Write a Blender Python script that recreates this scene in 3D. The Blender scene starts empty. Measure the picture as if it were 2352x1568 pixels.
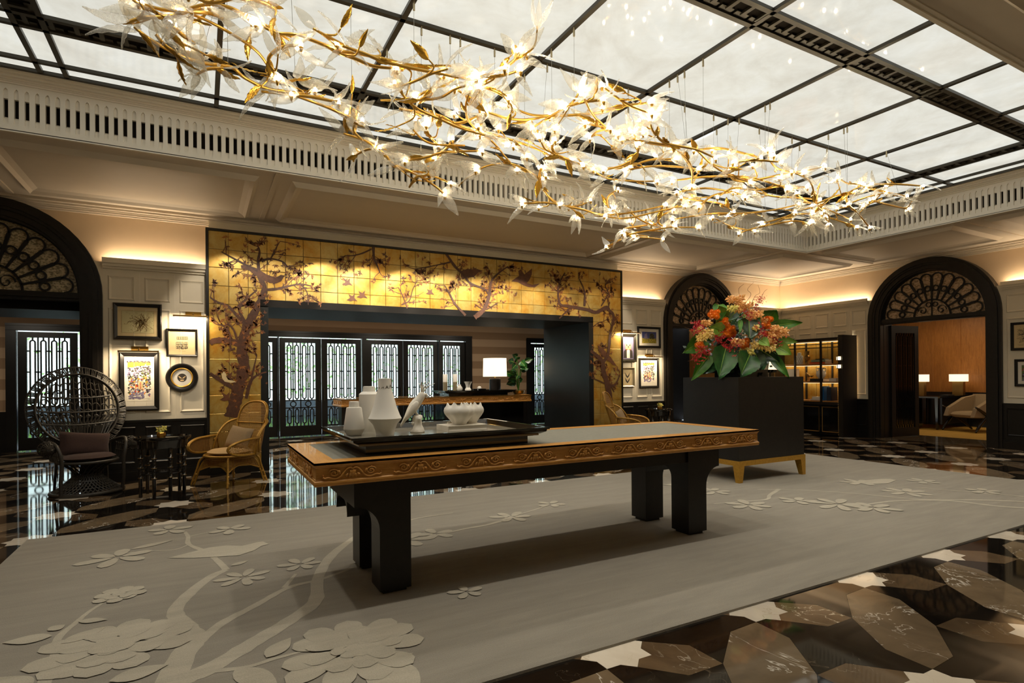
import bpy, bmesh, math, random
from mathutils import Vector, Matrix
random.seed(11)
PI = math.pi
C = bpy.context.scene.collection
SC = bpy.context.scene

# ------------------------------------------------------------------ camera
CAMZ = 1.4
FPX, PXC, PYC = 1309.05, 1176.0, 862.94        # focal length and principal point, in the 2352 x 1568 frame
def _axes(yaw, pitch, roll):
    yaw, pitch, roll = math.radians(yaw), math.radians(pitch), math.radians(roll)
    fw = Vector((math.cos(yaw)*math.cos(pitch), math.sin(yaw)*math.cos(pitch), math.sin(pitch)))
    rt = Vector((math.sin(yaw), -math.cos(yaw), 0)); dn = fw.cross(rt)
    c, s = math.cos(roll), math.sin(roll)
    return c*rt+s*dn, -s*rt+c*dn, fw
RT, DN, FW = _axes(61.448, .096, .477)
cam_d = bpy.data.cameras.new('camera'); cam = bpy.data.objects.new('camera', cam_d); C.objects.link(cam)
cam_d.sensor_width = 36; cam_d.lens = FPX/2352*36; cam_d.shift_y = (PYC-784)/2352; cam_d.clip_start = .05; cam_d.clip_end = 200
cam.matrix_world = Matrix(((RT.x, -DN.x, -FW.x, 0), (RT.y, -DN.y, -FW.y, 0), (RT.z, -DN.z, -FW.z, CAMZ), (0, 0, 0, 1)))
SC.camera = cam
# measuring helpers: a photo position taken to a known real plane of the room
def _ray(u, v): return RT*((u-PXC)/FPX)+DN*((v-PYC)/FPX)+FW
def onZ(u, v, z):
    q = _ray(u, v); t = (z-CAMZ)/q.z; return Vector((q.x*t, q.y*t, z))
def onY(u, v, y):
    q = _ray(u, v); t = y/q.y; return Vector((q.x*t, y, CAMZ+q.z*t))
def onX(u, v, x):
    q = _ray(u, v); t = x/q.x; return Vector((x, q.y*t, CAMZ+q.z*t))
def proj(p):
    d = Vector(p)-Vector((0, 0, CAMZ)); w = d.dot(FW)
    if w < .05: return None
    return PXC+FPX*d.dot(RT)/w, PYC+FPX*d.dot(DN)/w, w

# ------------------------------------------------------------------ view, world
SC.view_settings.view_transform = 'Standard'; SC.view_settings.look = 'None'
SC.view_settings.gamma = 1; SC.view_settings.exposure = 0.28; SC.view_settings.use_curve_mapping = False
SC.cycles.max_bounces = 7; SC.cycles.diffuse_bounces = 4; SC.cycles.glossy_bounces = 3; SC.cycles.transparent_max_bounces = 14
SC.cycles.transmission_bounces = 4; SC.cycles.use_adaptive_sampling = True; SC.cycles.adaptive_threshold = .025; SC.cycles.caustics_reflective = False; SC.cycles.caustics_refractive = False
SC.cycles.sample_clamp_indirect = 4.0
SC.cycles.use_denoising = True
world = bpy.data.worlds.new('daylight'); SC.world = world; world.use_nodes = True
_bg = world.node_tree.nodes['Background']; _bg.inputs[0].default_value = (.78, .90, 1.0, 1); _bg.inputs[1].default_value = 3.6

def lamp(name, kind, loc, power, col=(1, 1, 1), size=.1, size_y=None, rot=None, aim=None, spot=None, blend=.5, shape='RECTANGLE'):
    d = bpy.data.lights.new(name, kind); d.energy = power; d.color = col
    if kind == 'AREA':
        d.shape = shape; d.size = size
        if size_y is not None and shape in ('RECTANGLE', 'ELLIPSE'): d.size_y = size_y
    elif kind == 'SPOT': d.shadow_soft_size = size; d.spot_size = math.radians(spot); d.spot_blend = blend
    else: d.shadow_soft_size = size
    o = bpy.data.objects.new(name, d); C.objects.link(o); o.location = loc
    if rot: o.rotation_euler = rot
    if aim is not None: o.rotation_euler = (Vector(aim)-Vector(loc)).to_track_quat('-Z', 'Y').to_euler()
    return o
WARM = (1.0, .79, .54); SOFT = (1.0, .87, .70)
# LED strips lying in the cove behind the panelling (facing up)
for x0, x1 in ((-7.4, -3.58), (-1.16, .06), (7.78, 9.0), (11.42, 12.95)):
    lamp('cove_strip', 'AREA', ((x0+x1)/2, 9.555, 3.03), 6.5*(x1-x0), WARM, x1-x0, .03, (PI, 0, 0))
for y0, y1 in ((7.36, 9.45), (-.9, 4.88)):
    lamp('cove_strip', 'AREA', (13.055, (y0+y1)/2, 3.03), 6.5*(y1-y0), WARM, .03, y1-y0, (PI, 0, 0))
# ceiling spots washing the gilded portal
for x, pw in ((.42, 130), (1.05, 230), (1.75, 330), (2.45, 380), (3.15, 400), (3.85, 400), (4.55, 380), (5.25, 330), (5.95, 230), (6.7, 130), (7.3, 90)):
    lamp('portal_spot', 'SPOT', (x, 7.70, 3.79), pw, SOFT, .05, aim=(x, 9.42, 2.30), spot=49, blend=.38)
# downlights set into the ladder beams of the luminous ceiling
for y in (3.12, 5.93):
    for k in range(8): lamp('beam_downlight', 'SPOT', (-.57+1.31*k, y, 4.30), 46, (1, .92, .80), .06, rot=(0, 0, 0), spot=118, blend=.6)
for y in (3.9, 5.15): lamp('beam_downlight', 'SPOT', (9.31, y, 4.30), 46, (1, .92, .80), .06, rot=(0, 0, 0), spot=118, blend=.6)
# added unseen fill lights for the foyer beyond the portal, the study and lounge
for x in (-3.5, 0.3, 2.4, 4.6, 6.8):
    lamp('foyer_fill', 'AREA', (x, 11.75, 2.97), 30, SOFT, .35, .35)
for y, pw in ((4.6, 9), (6.2, 12), (7.6, 9)):
    lamp('study_fill', 'AREA', (16.4, y, 2.95), pw, (1, .80, .52), .3, .3)
lamp('lounge_fill', 'AREA', (11.5, 12.4, 2.9), 2, SOFT, .4, .4)

# ------------------------------------------------------------------ materials
def srgb(r, g, b):
    f = lambda c: (c/255/12.92) if c/255 <= .04045 else ((c/255+.055)/1.055)**2.4
    return (f(r), f(g), f(b))
MATS = {}
class NT:
    def __init__(s, name):
        s.m = bpy.data.materials.new(name); s.m.use_nodes = True; s.t = s.m.node_tree
        s.b = s.t.nodes['Principled BSDF']; s.out = s.t.nodes['Material Output']; MATS[name] = s.m
    def n(s, kind, **kw):
        nd = s.t.nodes.new(kind)
        for k, v in kw.items():
            if k in nd.inputs: nd.inputs[k].default_value = v
            else: setattr(nd, k, v)
        return nd
    def l(s, a, b): s.t.links.new(a, b)
    def coords(s, scale=(1, 1, 1), kind='Object', rot=(0, 0, 0)):
        tc = s.n('ShaderNodeTexCoord'); mp = s.n('ShaderNodeMapping'); mp.inputs['Scale'].default_value = scale; mp.inputs['Rotation'].default_value = rot
        s.l(tc.outputs[kind], mp.inputs['Vector']); return mp.outputs['Vector']
    def wcoords(s, scale=(1, 1, 1)):
        g = s.n('ShaderNodeNewGeometry'); mp = s.n('ShaderNodeMapping'); mp.inputs['Scale'].default_value = scale
        s.l(g.outputs['Position'], mp.inputs['Vector']); return mp.outputs['Vector']
    def noise(s, vec, scale, detail=4, rough=.55, dist=0):
        nd = s.n('ShaderNodeTexNoise', Scale=scale, Detail=detail, Roughness=rough, Distortion=dist); s.l(vec, nd.inputs['Vector']); return nd.outputs['Fac']
    def ramp(s, fac, stops):
        r = s.n('ShaderNodeValToRGB'); e = r.color_ramp.elements
        while len(e) > len(stops): e.remove(e[-1])
        while len(e) < len(stops): e.new(1)
        for q, (p, c) in zip(e, stops): q.position = p; q.color = (*c, 1) if len(c) == 3 else c
        s.l(fac, r.inputs['Fac']); return r.outputs['Color']
    def mix(s, fac, a, b, mode='MIX'):
        m = s.n('ShaderNodeMix', data_type='RGBA', blend_type=mode)
        for sock, val in ((m.inputs[0], fac), (m.inputs[6], a), (m.inputs[7], b)):
            if hasattr(val, 'is_linked'): s.l(val, sock)
            elif isinstance(val, (int, float)): sock.default_value = val
            else: sock.default_value = (*val, 1)
        return m.outputs[2]
    def bump(s, h, strength=.2, dist=.01):
        b = s.n('ShaderNodeBump', Strength=strength, Distance=dist); s.l(h, b.inputs['Height']); s.l(b.outputs['Normal'], s.b.inputs['Normal'])
    def base(s, c):
        if hasattr(c, 'is_linked'): s.l(c, s.b.inputs['Base Color'])
        else: s.b.inputs['Base Color'].default_value = (*c, 1)
    def set(s, rough=.5, metal=0, spec=.5, coat=0, emit=None, estr=0, trans=0, ior=None, sheen=0):
        i = s.b.inputs; i['Roughness'].default_value = rough; i['Metallic'].default_value = metal; i['Specular IOR Level'].default_value = spec
        i['Coat Weight'].default_value = coat; i['Coat Roughness'].default_value = .05; i['Transmission Weight'].default_value = trans; i['Sheen Weight'].default_value = sheen
        if ior: i['IOR'].default_value = ior
        if emit: i['Emission Color'].default_value = (*emit, 1); i['Emission Strength'].default_value = estr
def plain(name, col, rough=.5, metal=0, spec=.5, var=.08, vscale=6, bump=0, bscale=60, **kw):
    """a paint / lacquer / metal with a little natural variation"""
    k = NT(name); v = k.wcoords()
    if var:
        f = k.noise(v, vscale); lo = tuple(c*(1-var) for c in col); hi = tuple(min(1, c*(1+var)) for c in col)
        k.base(k.ramp(f, [(.3, lo), (.7, hi)]))
    else: k.base(col)
    k.set(rough, metal, spec, **kw)
    if bump: k.bump(k.noise(v, bscale, 3), bump, .004)
    return k
def wood(name, c1, c2, scale=(1, 14, 14), rough=.4, spec=.4, coat=0, bump=.05, kind='Object'):
    k = NT(name); v = k.coords(scale, kind)
    f = k.noise(v, 3.0, 6, .6, 1.2); g = k.noise(v, 22, 2, .5)
    k.base(k.mix(.25, k.ramp(f, [(.3, c1), (.7, c2)]), k.ramp(g, [(.35, c1), (.65, c2)]))); k.set(rough, 0, spec, coat); k.bump(g, bump, .003)
    return k
def emit(name, col, s, rough=.4):
    k = NT(name); k.base(tuple(c*.8 for c in col)); k.set(rough, emit=col, estr=s); return k

plain('cream_paint', srgb(222, 212, 190), .5, var=.02)
plain('ceiling_paint', srgb(212, 201, 184), .55, var=.015)
plain('frieze_paint', srgb(236, 228, 212), .5, var=.015)
plain('cove_wall_paint', srgb(214, 190, 158), .6, var=.02)
plain('black_lacquer', srgb(22, 20, 18), .32, spec=.45, var=.15)
plain('black_gloss', srgb(14, 13, 12), .10, spec=.6, var=.1, coat=.4)
plain('black_wood', srgb(30, 26, 22), .38, spec=.35, var=.2, vscale=20)
plain('charcoal_iron', srgb(24, 21, 18), .42, metal=.3, var=.1)
plain('portal_lining', srgb(20, 24, 26), .28, spec=.5, var=.25, vscale=2.5)
plain('matt_black', srgb(20, 18, 16), .6, spec=.15, var=.15)
plain('dark_bronze', srgb(52, 48, 38), .38, metal=.35, var=.15)
plain('brass', srgb(176, 134, 62), .28, metal=1, var=.08)
plain('old_brass', srgb(150, 118, 66), .35, metal=.9, var=.1)
plain('gold_metal', srgb(218, 172, 80), .30, metal=.75, var=.06)
plain('gold_leaf_metal', srgb(240, 190, 78), .22, metal=.8, var=.1, vscale=30, bump=.5, bscale=90)
plain('gilded_wood', srgb(188, 142, 52), .42, metal=.5, var=.15, vscale=40)
plain('white_ceramic', srgb(240, 236, 226), .5, spec=.4, var=.02)
plain('white_bisque', srgb(236, 230, 216), .6, spec=.3, var=.03, bump=.15, bscale=120)
plain('steel_wire', srgb(150, 148, 140), .35, metal=.9, var=0)
plain('dark_void', srgb(30, 25, 20), .8, spec=.1, var=.2)
plain('plum_fabric', srgb(62, 46, 42), .9, spec=.15, var=.12, vscale=80, bump=.4, bscale=300, sheen=.1)
plain('tan_fabric', srgb(190, 158, 112), .9, spec=.15, var=.06, vscale=60, bump=.3, bscale=250)
plain('grey_fabric', srgb(150, 128, 98), .9, spec=.15, var=.08, vscale=60, bump=.3, bscale=250)
plain('black_rattan', srgb(56, 52, 46), .45, spec=.4, var=.2, vscale=60)
plain('gold_rattan', srgb(168, 126, 48), .34, spec=.5, metal=.4, var=.2, vscale=60)
plain('paper_white', srgb(226, 218, 202), .7, spec=.2, var=.01)
plain('paper_cream', srgb(205, 184, 140), .7, spec=.2, var=.03)
plain('felt_grey', srgb(128, 126, 114), .7, spec=.25, var=.08, vscale=40, bump=.3, bscale=200)
plain('tray_floor', srgb(120, 116, 104), .18, spec=.5, var=.05)

# ------------------------------------------------------------------ special materials
def _special():
    # marbles
    def marble(name, c1, c2, vein, vw, rough=.045, vs=1.6, vm=.9):
        k = NT(name); oi = k.n('ShaderNodeObjectInfo'); g = k.n('ShaderNodeNewGeometry')
        ad = k.n('ShaderNodeVectorMath', operation='ADD'); sc = k.n('ShaderNodeVectorMath', operation='SCALE'); sc.inputs['Scale'].default_value = 37.0
        cb = k.n('ShaderNodeCombineXYZ'); k.l(oi.outputs['Random'], cb.inputs[0]); k.l(oi.outputs['Random'], cb.inputs[1]); k.l(cb.outputs[0], sc.inputs[0])
        k.l(g.outputs['Position'], ad.inputs[0]); k.l(sc.outputs[0], ad.inputs[1]); v = ad.outputs[0]
        cloud = k.ramp(k.noise(v, 3.2, 6, .6, .8), [(.3, c1), (.7, c2)])
        n1 = k.noise(v, vs, 5, .6, 1.5); m = k.n('ShaderNodeMath', operation='SUBTRACT'); k.l(n1, m.inputs[0]); m.inputs[1].default_value = .5
        a = k.n('ShaderNodeMath', operation='ABSOLUTE'); k.l(m.outputs[0], a.inputs[0])
        msk = k.ramp(a.outputs[0], [(0, (1, 1, 1)), (vw, (0, 0, 0))])
        n2 = k.ramp(k.noise(v, 2.2, 3), [(.42, (0, 0, 0)), (.54, (vm, vm, vm))])
        mm = k.mix(1.0, msk, n2, 'MULTIPLY')
        col = k.mix(mm, cloud, vein)
        hs = k.n('ShaderNodeHueSaturation'); mr = k.n('ShaderNodeMapRange'); mr.inputs[3].default_value = .72; mr.inputs[4].default_value = 1.22
        k.l(oi.outputs['Random'], mr.inputs[0]); k.l(mr.outputs[0], hs.inputs['Value']); k.l(col, hs.inputs['Color'])
        k.base(hs.outputs[0]); k.set(rough, 0, .55)
        k.bump(k.noise(g.outputs['Position'], 3.0, 2), .012, .01)
    marble('marble_brown', srgb(84, 68, 50), srgb(112, 92, 68), srgb(190, 178, 158), .006)
    marble('marble_taupe', srgb(100, 85, 65), srgb(128, 110, 86), srgb(222, 214, 200), .0065, vs=1.1, vm=1.0)
    marble('marble_black', srgb(15, 12, 10), srgb(32, 27, 22), srgb(120, 105, 85), .003, vm=.35)
    marble('marble_cream', srgb(216, 204, 184), srgb(234, 224, 206), srgb(205, 190, 165), .01)
    # carpet: cut pile ground and carved motif
    for nm, c in (('carpet_ground', srgb(148, 142, 129)), ('carpet_motif', srgb(182, 175, 157))):
        k = NT(nm); v = k.wcoords((1, 1, 1)); st = k.wcoords((.7, 5, 1))
        lo = tuple(x*.66 for x in c); hi = tuple(min(1, x*1.22) for x in c)
        f = k.noise(st, 2.2, 6, .65, .3); g = k.noise(v, 170, 3)
        col = k.mix(.5, k.ramp(f, [(.25, lo), (.75, hi)]), k.ramp(g, [(.2, lo), (.8, hi)]))
        k.base(col); k.set(.95, 0, .1, sheen=.25); k.bump(g, .5, .006)
    # gilded tile: silver-gold leaf with rust bloom, differing tile by tile
    k = NT('gilded_tile'); oi = k.n('ShaderNodeObjectInfo'); v = k.wcoords()
    f = k.noise(v, 4.5, 7, .68, .4); g = k.noise(v, 1.1, 3)
    a = k.ramp(f, [(.38, srgb(206, 168, 82)), (.56, srgb(196, 148, 56)), (.70, srgb(186, 112, 24))])
    b = k.ramp(f, [(.38, srgb(186, 166, 104)), (.62, srgb(168, 138, 62))])
    r = k.ramp(oi.outputs['Random'], [(.25, (0, 0, 0)), (.75, (1, 1, 1))])
    r2 = k.mix(.5, r, k.ramp(g, [(.35, (0, 0, 0)), (.65, (1, 1, 1))]))
    k.base(k.mix(r2, a, b)); k.set(.34, .55, .5); k.bump(k.noise(v, 60, 3), .06, .003)
    # painted sepia
    plain('sepia_paint', srgb(92, 52, 26), .5, var=.3, vscale=18)
    plain('sepia_bark', srgb(76, 44, 26), .5, var=.3, vscale=30)
    plain('sepia_light', srgb(140, 84, 34), .5, var=.3, vscale=30)
    # backlit onyx panels of the luminous ceiling
    k = NT('luminous_onyx'); v = k.wcoords(); f = k.noise(v, 1.3, 7, .62, 1.2); g = k.noise(v, 5, 5, .6, .8)
    e = k.mix(.3, k.ramp(f, [(.30, (.68, .65, .56)), (.52, (.82, .81, .72)), (.72, (.90, .91, .85))]), k.ramp(g, [(.3, (.66, .63, .54)), (.7, (.90, .90, .83))]))
    k.base((.10, .10, .09)); k.set(.035, 0, .35); k.l(e, k.b.inputs['Emission Color']); k.b.inputs['Emission Strength'].default_value = .75
    # mottled antique glass in the fanlights
    for nm, c1, c2, sc in (('antique_glass', srgb(120, 108, 84), srgb(206, 190, 154), 26), ('amber_glass', srgb(150, 120, 88), srgb(216, 186, 150), 18)):
        k = NT(nm); v = k.wcoords((1, 1, 1.6)); f = k.noise(v, sc, 5, .6, .6)
        k.base(k.ramp(f, [(.42, c1), (.55, c2)])); k.set(.3, 0, .5)
    # clear panes
    k = NT('clear_glass'); tr = k.n('ShaderNodeBsdfTransparent'); tr.inputs[0].default_value = (.93, .98, .96, 1); gl = k.n('ShaderNodeBsdfGlossy', Roughness=.02)
    lw = k.n('ShaderNodeFresnel', IOR=1.45); mx = k.n('ShaderNodeMixShader'); k.l(lw.outputs[0], mx.inputs[0]); k.l(tr.outputs[0], mx.inputs[1]); k.l(gl.outputs[0], mx.inputs[2]); k.l(mx.outputs[0], k.out.inputs[0])
    # cast crystal leaf: mostly clear, picks up the lamps in its ribs
    k = NT('crystal'); v = k.coords((1, 1, 1)); tr = k.n('ShaderNodeBsdfTransparent'); tr.inputs[0].default_value = (.97, .95, .90, 1)
    gl = k.n('ShaderNodeBsdfGlossy', Roughness=.12); tl = k.n('ShaderNodeBsdfTranslucent'); tl.inputs[0].default_value = (.96, .93, .86, 1)
    df = k.n('ShaderNodeBsdfDiffuse'); df.inputs[0].default_value = (.9, .88, .82, 1)
    wv = k.noise(k.coords((1, 1, 1)), 75, 2); bp = k.n('ShaderNodeBump', Strength=.6, Distance=.01); k.l(wv, bp.inputs['Height'])
    for nd in (gl, tl, df): k.l(bp.outputs[0], nd.inputs['Normal'])
    m1 = k.n('ShaderNodeMixShader'); m1.inputs[0].default_value = .5; k.l(tl.outputs[0], m1.inputs[1]); k.l(df.outputs[0], m1.inputs[2])
    m2 = k.n('ShaderNodeMixShader'); m2.inputs[0].default_value = .30; k.l(m1.outputs[0], m2.inputs[1]); k.l(gl.outputs[0], m2.inputs[2])
    fr = k.n('ShaderNodeLayerWeight', Blend=.42); fac = k.ramp(fr.outputs['Facing'], [(0, (.22,)*3), (.6, (.42,)*3), (1, (.88,)*3)])
    fac2 = k.mix(1.0, fac, k.ramp(wv, [(.35, (.6,)*3), (.65, (1.2,)*3)]), 'MULTIPLY')
    m3 = k.n('ShaderNodeMixShader'); k.l(fac2, m3.inputs[0]); k.l(tr.outputs[0], m3.inputs[1]); k.l(m2.outputs[0], m3.inputs[2]); k.l(m3.outputs[0], k.out.inputs[0])
    emit('bulb_glow', (1.0, .84, .58), 110)
    emit('lamp_shade_lit', (1.0, .86, .62), 1.05)
    emit('lamp_shade_far', (1.0, .80, .52), 1.2)
    emit('led_line', (1.0, .74, .44), 2.2)
    emit('sconce_glow', (1.0, .78, .5), 5)
    # striped wall covering of the foyer
    k = NT('striped_wallpaper'); g = k.n('ShaderNodeNewGeometry'); sp = k.n('ShaderNodeSeparateXYZ'); k.l(g.outputs['Position'], sp.inputs[0])
    w = k.n('ShaderNodeMath', operation='PINGPONG'); w.inputs[1].default_value = .205; k.l(sp.outputs[2], w.inputs[0])
    a2 = k.n('ShaderNodeMath', operation='MODULO'); a2.inputs[1].default_value = .41; k.l(sp.outputs[2], a2.inputs[0])
    gt = k.n('ShaderNodeMath', operation='GREATER_THAN'); gt.inputs[1].default_value = .205; k.l(a2.outputs[0], gt.inputs[0])
    k.base(k.mix(gt.outputs[0], srgb(150, 122, 94), srgb(186, 158, 128))); k.set(.7, 0, .2)
    # woods
    wood('oak', srgb(176, 116, 46), srgb(220, 164, 84), (2, 16, 16), .38, .4, .15)
    wood('oak_end', srgb(176, 116, 46), srgb(220, 164, 84), (16, 2, 16), .38, .4, .15)
    wood('panel_oak', srgb(130, 82, 34), srgb(172, 112, 50), (10, 10, 1.0), .45, .35, kind='Object')
    wood('shelf_oak', srgb(150, 100, 46), srgb(190, 136, 72), (2, 16, 16), .45)
    # woven cane (see-through grid of strands)
    for nm, c, s in (('cane_gold', srgb(150, 108, 46), 1.0), ('cane_black', srgb(24, 22, 20), 1.0)):
        k = NT(nm); k.base(c); k.set(.5, .1, .4)
    # leaves and flowers
    def leafm(name, c1, c2, sc=9):
        k = NT(name); v = k.coords((1, 1, 1)); f = k.noise(v, sc, 4); k.base(k.ramp(f, [(.3, c1), (.7, c2)])); k.set(.34, 0, .5); k.b.inputs['Subsurface Weight'].default_value = 0
    leafm('leaf_deep', srgb(22, 62, 26), srgb(48, 104, 42)); leafm('leaf_mid', srgb(52, 108, 34), srgb(92, 150, 52)); leafm('leaf_lime', srgb(104, 150, 48), srgb(150, 186, 84)); leafm('leaf_dark', srgb(20, 44, 24), srgb(38, 72, 36)); leafm('leaf_grey', srgb(72, 104, 84), srgb(98, 130, 108))
    leafm('petal_peach', srgb(224, 148, 72), srgb(240, 186, 110), 40); leafm('petal_yellow', srgb(230, 186, 86), srgb(244, 216, 130), 40); leafm('petal_orange', srgb(222, 104, 14), srgb(244, 142, 30), 40); leafm('petal_red', srgb(168, 18, 28), srgb(214, 44, 50), 40); leafm('petal_lime', srgb(206, 196, 84), srgb(238, 222, 128), 40)
    leafm('twig_brown', srgb(96, 66, 44), srgb(140, 100, 66), 20)
    # outdoors
    for nm, c1, c2, sc in (('hedge_leaves', srgb(90, 140, 60), srgb(214, 236, 170), 9), ('paving', srgb(196, 200, 206), srgb(226, 230, 236), 3), ('grass_green', srgb(76, 124, 48), srgb(150, 196, 92), 8), ('planter_stone', srgb(70, 76, 84), srgb(96, 104, 112), 4), ('white_render', srgb(226, 226, 224), srgb(240, 240, 238), 3)):
        k = NT(nm); v = k.wcoords(); k.base(k.ramp(k.noise(v, sc, 6, .7), [(.38, c1), (.62, c2)])); k.set(.85, 0, .2)
_special()

# ------------------------------------------------------------------ mesh helpers
class MB:
    def __init__(s): s.v = []; s.f = []
    def add(s, vs, fs):
        o = len(s.v); s.v += [tuple(p) for p in vs]; s.f += [tuple(i+o for i in f) for f in fs]; return s
    def box(s, x0, x1, y0, y1, z0, z1):
        return s.add([(x0, y0, z0), (x1, y0, z0), (x1, y1, z0), (x0, y1, z0), (x0, y0, z1), (x1, y0, z1), (x1, y1, z1), (x0, y1, z1)],
                     [(3, 2, 1, 0), (4, 5, 6, 7), (0, 1, 5, 4), (1, 2, 6, 5), (2, 3, 7, 6), (3, 0, 4, 7)])
    def taper(s, r0, z0, r1, z1):     # two rectangles (x0,x1,y0,y1) joined
        (a, b, c, d), (e, f, g, h) = r0, r1
        return s.add([(a, c, z0), (b, c, z0), (b, d, z0), (a, d, z0), (e, g, z1), (f, g, z1), (f, h, z1), (e, h, z1)],
                     [(3, 2, 1, 0), (4, 5, 6, 7), (0, 1, 5, 4), (1, 2, 6, 5), (2, 3, 7, 6), (3, 0, 4, 7)])
    def bar(s, p, q, w, h, up=(0, 0, 1)):
        p, q = Vector(p), Vector(q); d = (q-p).normalized(); u = Vector(up)
        sd = d.cross(u)
        if sd.length < 1e-5: sd = d.cross(Vector((1, 0, 0)))
        sd.normalize(); u = sd.cross(d).normalized(); a, b = sd*(w/2), u*(h/2)
        return s.add([p-a-b, p+a-b, p+a+b, p-a+b, q-a-b, q+a-b, q+a+b, q-a+b], [(0, 1, 2, 3), (7, 6, 5, 4), (4, 5, 1, 0), (5, 6, 2, 1), (6, 7, 3, 2), (7, 4, 0, 3)])
    def prism(s, poly, fn, d0, d1):   # 2-D polygon, fn(a, b, depth) -> point
        n = len(poly); A = [fn(a, b, d0) for a, b in poly]; B = [fn(a, b, d1) for a, b in poly]
        return s.add(A+B, [tuple(range(n))[::-1], tuple(range(n, 2*n))]+[(i, (i+1) % n, n+(i+1) % n, n+i) for i in range(n)])
    def tube(s, path, r, n=6, closed=False, flat=None):
        P = [Vector(p) for p in path]; m = len(P)
        R = r if isinstance(r, (list, tuple)) else [r]*m
        t0 = (P[1]-P[0]).normalized(); ref = Vector((0, 0, 1)) if abs(t0.z) < .9 else Vector((1, 0, 0))
        u = t0.cross(ref).normalized(); base = len(s.v); rings = []
        for i in range(m):
            if closed: t = (P[(i+1) % m]-P[i-1])
            else: t = (P[min(i+1, m-1)]-P[max(i-1, 0)])
            if t.length < 1e-9: t = t0.copy()
            t.normalize(); u = (u-t*u.dot(t))
            if u.length < 1e-6: u = t.orthogonal()
            u.normalize(); w = t.cross(u)
            fl = flat or 1
            rings.append([P[i]+u*(R[i]*math.cos(2*PI*k/n))+w*(R[i]*fl*math.sin(2*PI*k/n)) for k in range(n)])
        vs = [p for g in rings for p in g]; fs = []
        for i in range(m if closed else m-1):
            a, b = i*n, ((i+1) % m)*n
            fs += [(a+k, a+(k+1) % n, b+(k+1) % n, b+k) for k in range(n)]
        if not closed: fs += [tuple(range(n))[::-1], tuple(range((m-1)*n, m*n))]
        return s.add(vs, fs)
    def lathe(s, prof, n=24, c=(0, 0, 0), sx=1, sy=1, a0=0, lobes=None):
        vs = []; m = len(prof)
        for r, z in prof:
            for k in range(n):
                a = a0+2*PI*k/n; rr = r*(lobes(a, z) if lobes else 1)
                vs.append((c[0]+rr*math.cos(a)*sx, c[1]+rr*math.sin(a)*sy, c[2]+z))
        fs = [(i*n+k, i*n+(k+1) % n, (i+1)*n+(k+1) % n, (i+1)*n+k) for i in range(m-1) for k in range(n)]
        if prof[0][0] > 1e-5: fs.append(tuple(range(n))[::-1])
        if prof[-1][0] > 1e-5: fs.append(tuple(range((m-1)*n, m*n)))
        return s.add(vs, fs)
    def ball(s, c, r, n=8, m=5, sc=(1, 1, 1)):
        vs = [(c[0], c[1], c[2]-r*sc[2])]
        for i in range(1, m):
            ph = -PI/2+PI*i/m
            vs += [(c[0]+r*sc[0]*math.cos(ph)*math.cos(2*PI*k/n), c[1]+r*sc[1]*math.cos(ph)*math.sin(2*PI*k/n), c[2]+r*sc[2]*math.sin(ph)) for k in range(n)]
        vs.append((c[0], c[1], c[2]+r*sc[2])); t = len(vs)-1
        fs = [(0, 1+(k+1) % n, 1+k) for k in range(n)]
        for i in range(m-2):
            a, b = 1+i*n, 1+(i+1)*n; fs += [(a+k, a+(k+1) % n, b+(k+1) % n, b+k) for k in range(n)]
        a = 1+(m-2)*n; fs += [(a+k, a+(k+1) % n, t) for k in range(n)]
        return s.add(vs, fs)
    def ring(s, c, r, w, fn, n=24, d0=0, d1=.02, a0=0, a1=2*PI):   # flat annulus (sector) with thickness; fn(a,b,depth)
        closed = abs(a1-a0-2*PI) < 1e-6; m = n if closed else n+1; vs = []
        for k in range(m):
            a = a0+(a1-a0)*k/n
            for rr in (r-w/2, r+w/2):
                for d in (d0, d1): vs.append(fn(c[0]+rr*math.cos(a), c[1]+rr*math.sin(a), d))
        fs = []
        for k in range(n):
            i, j = k*4, ((k+1) % m)*4
            fs += [(i, i+2, j+2, j), (i+1, j+1, j+3, i+3), (i, j, j+1, i+1), (i+2, i+3, j+3, j+2)]
        if not closed: fs += [(0, 1, 3, 2), ((m-1)*4, (m-1)*4+2, (m-1)*4+3, (m-1)*4+1)]
        return s.add(vs, fs)
    def mesh(s, name, mat, smooth=False):
        me = bpy.data.meshes.new(name); me.from_pydata(s.v, [], s.f); me.validate(); me.update()
        if mat: me.materials.append(MATS[mat] if isinstance(mat, str) else mat)
        if smooth:
            me.polygons.foreach_set('use_smooth', [True]*len(me.polygons))
            if smooth is not True: me.set_sharp_from_angle(angle=math.radians(smooth))
        return me
    def build(s, name, mat, parent=None, smooth=False, loc=None, rz=0):
        o = bpy.data.objects.new(name, s.mesh(name, mat, smooth)); C.objects.link(o)
        if parent: o.parent = parent
        if loc: o.location = loc
        if rz: o.rotation_euler.z = rz
        return o
def fix(o):
    bm = bmesh.new(); bm.from_mesh(o.data); bmesh.ops.recalc_face_normals(bm, faces=bm.faces); bm.to_mesh(o.data); bm.free(); return o
def link(name, me, parent=None, loc=(0, 0, 0), rot=None, scale=None):
    o = bpy.data.objects.new(name, me); C.objects.link(o)
    if parent: o.parent = parent
    o.location = loc
    if rot is not None:
        if hasattr(rot, 'to_euler'): o.rotation_euler = rot.to_euler()
        else: o.rotation_euler = rot
    if scale is not None: o.scale = scale if hasattr(scale, '__len__') else (scale,)*3
    return o
def thing(name, label, cat, loc=(0, 0, 0), rz=0, group=None):
    o = bpy.data.objects.new(name, None); C.objects.link(o); o.empty_display_size = .1; o.location = loc; o.rotation_euler = (0, 0, rz)
    o['label'] = label; o['category'] = cat
    if group: o['group'] = group
    return o
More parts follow.
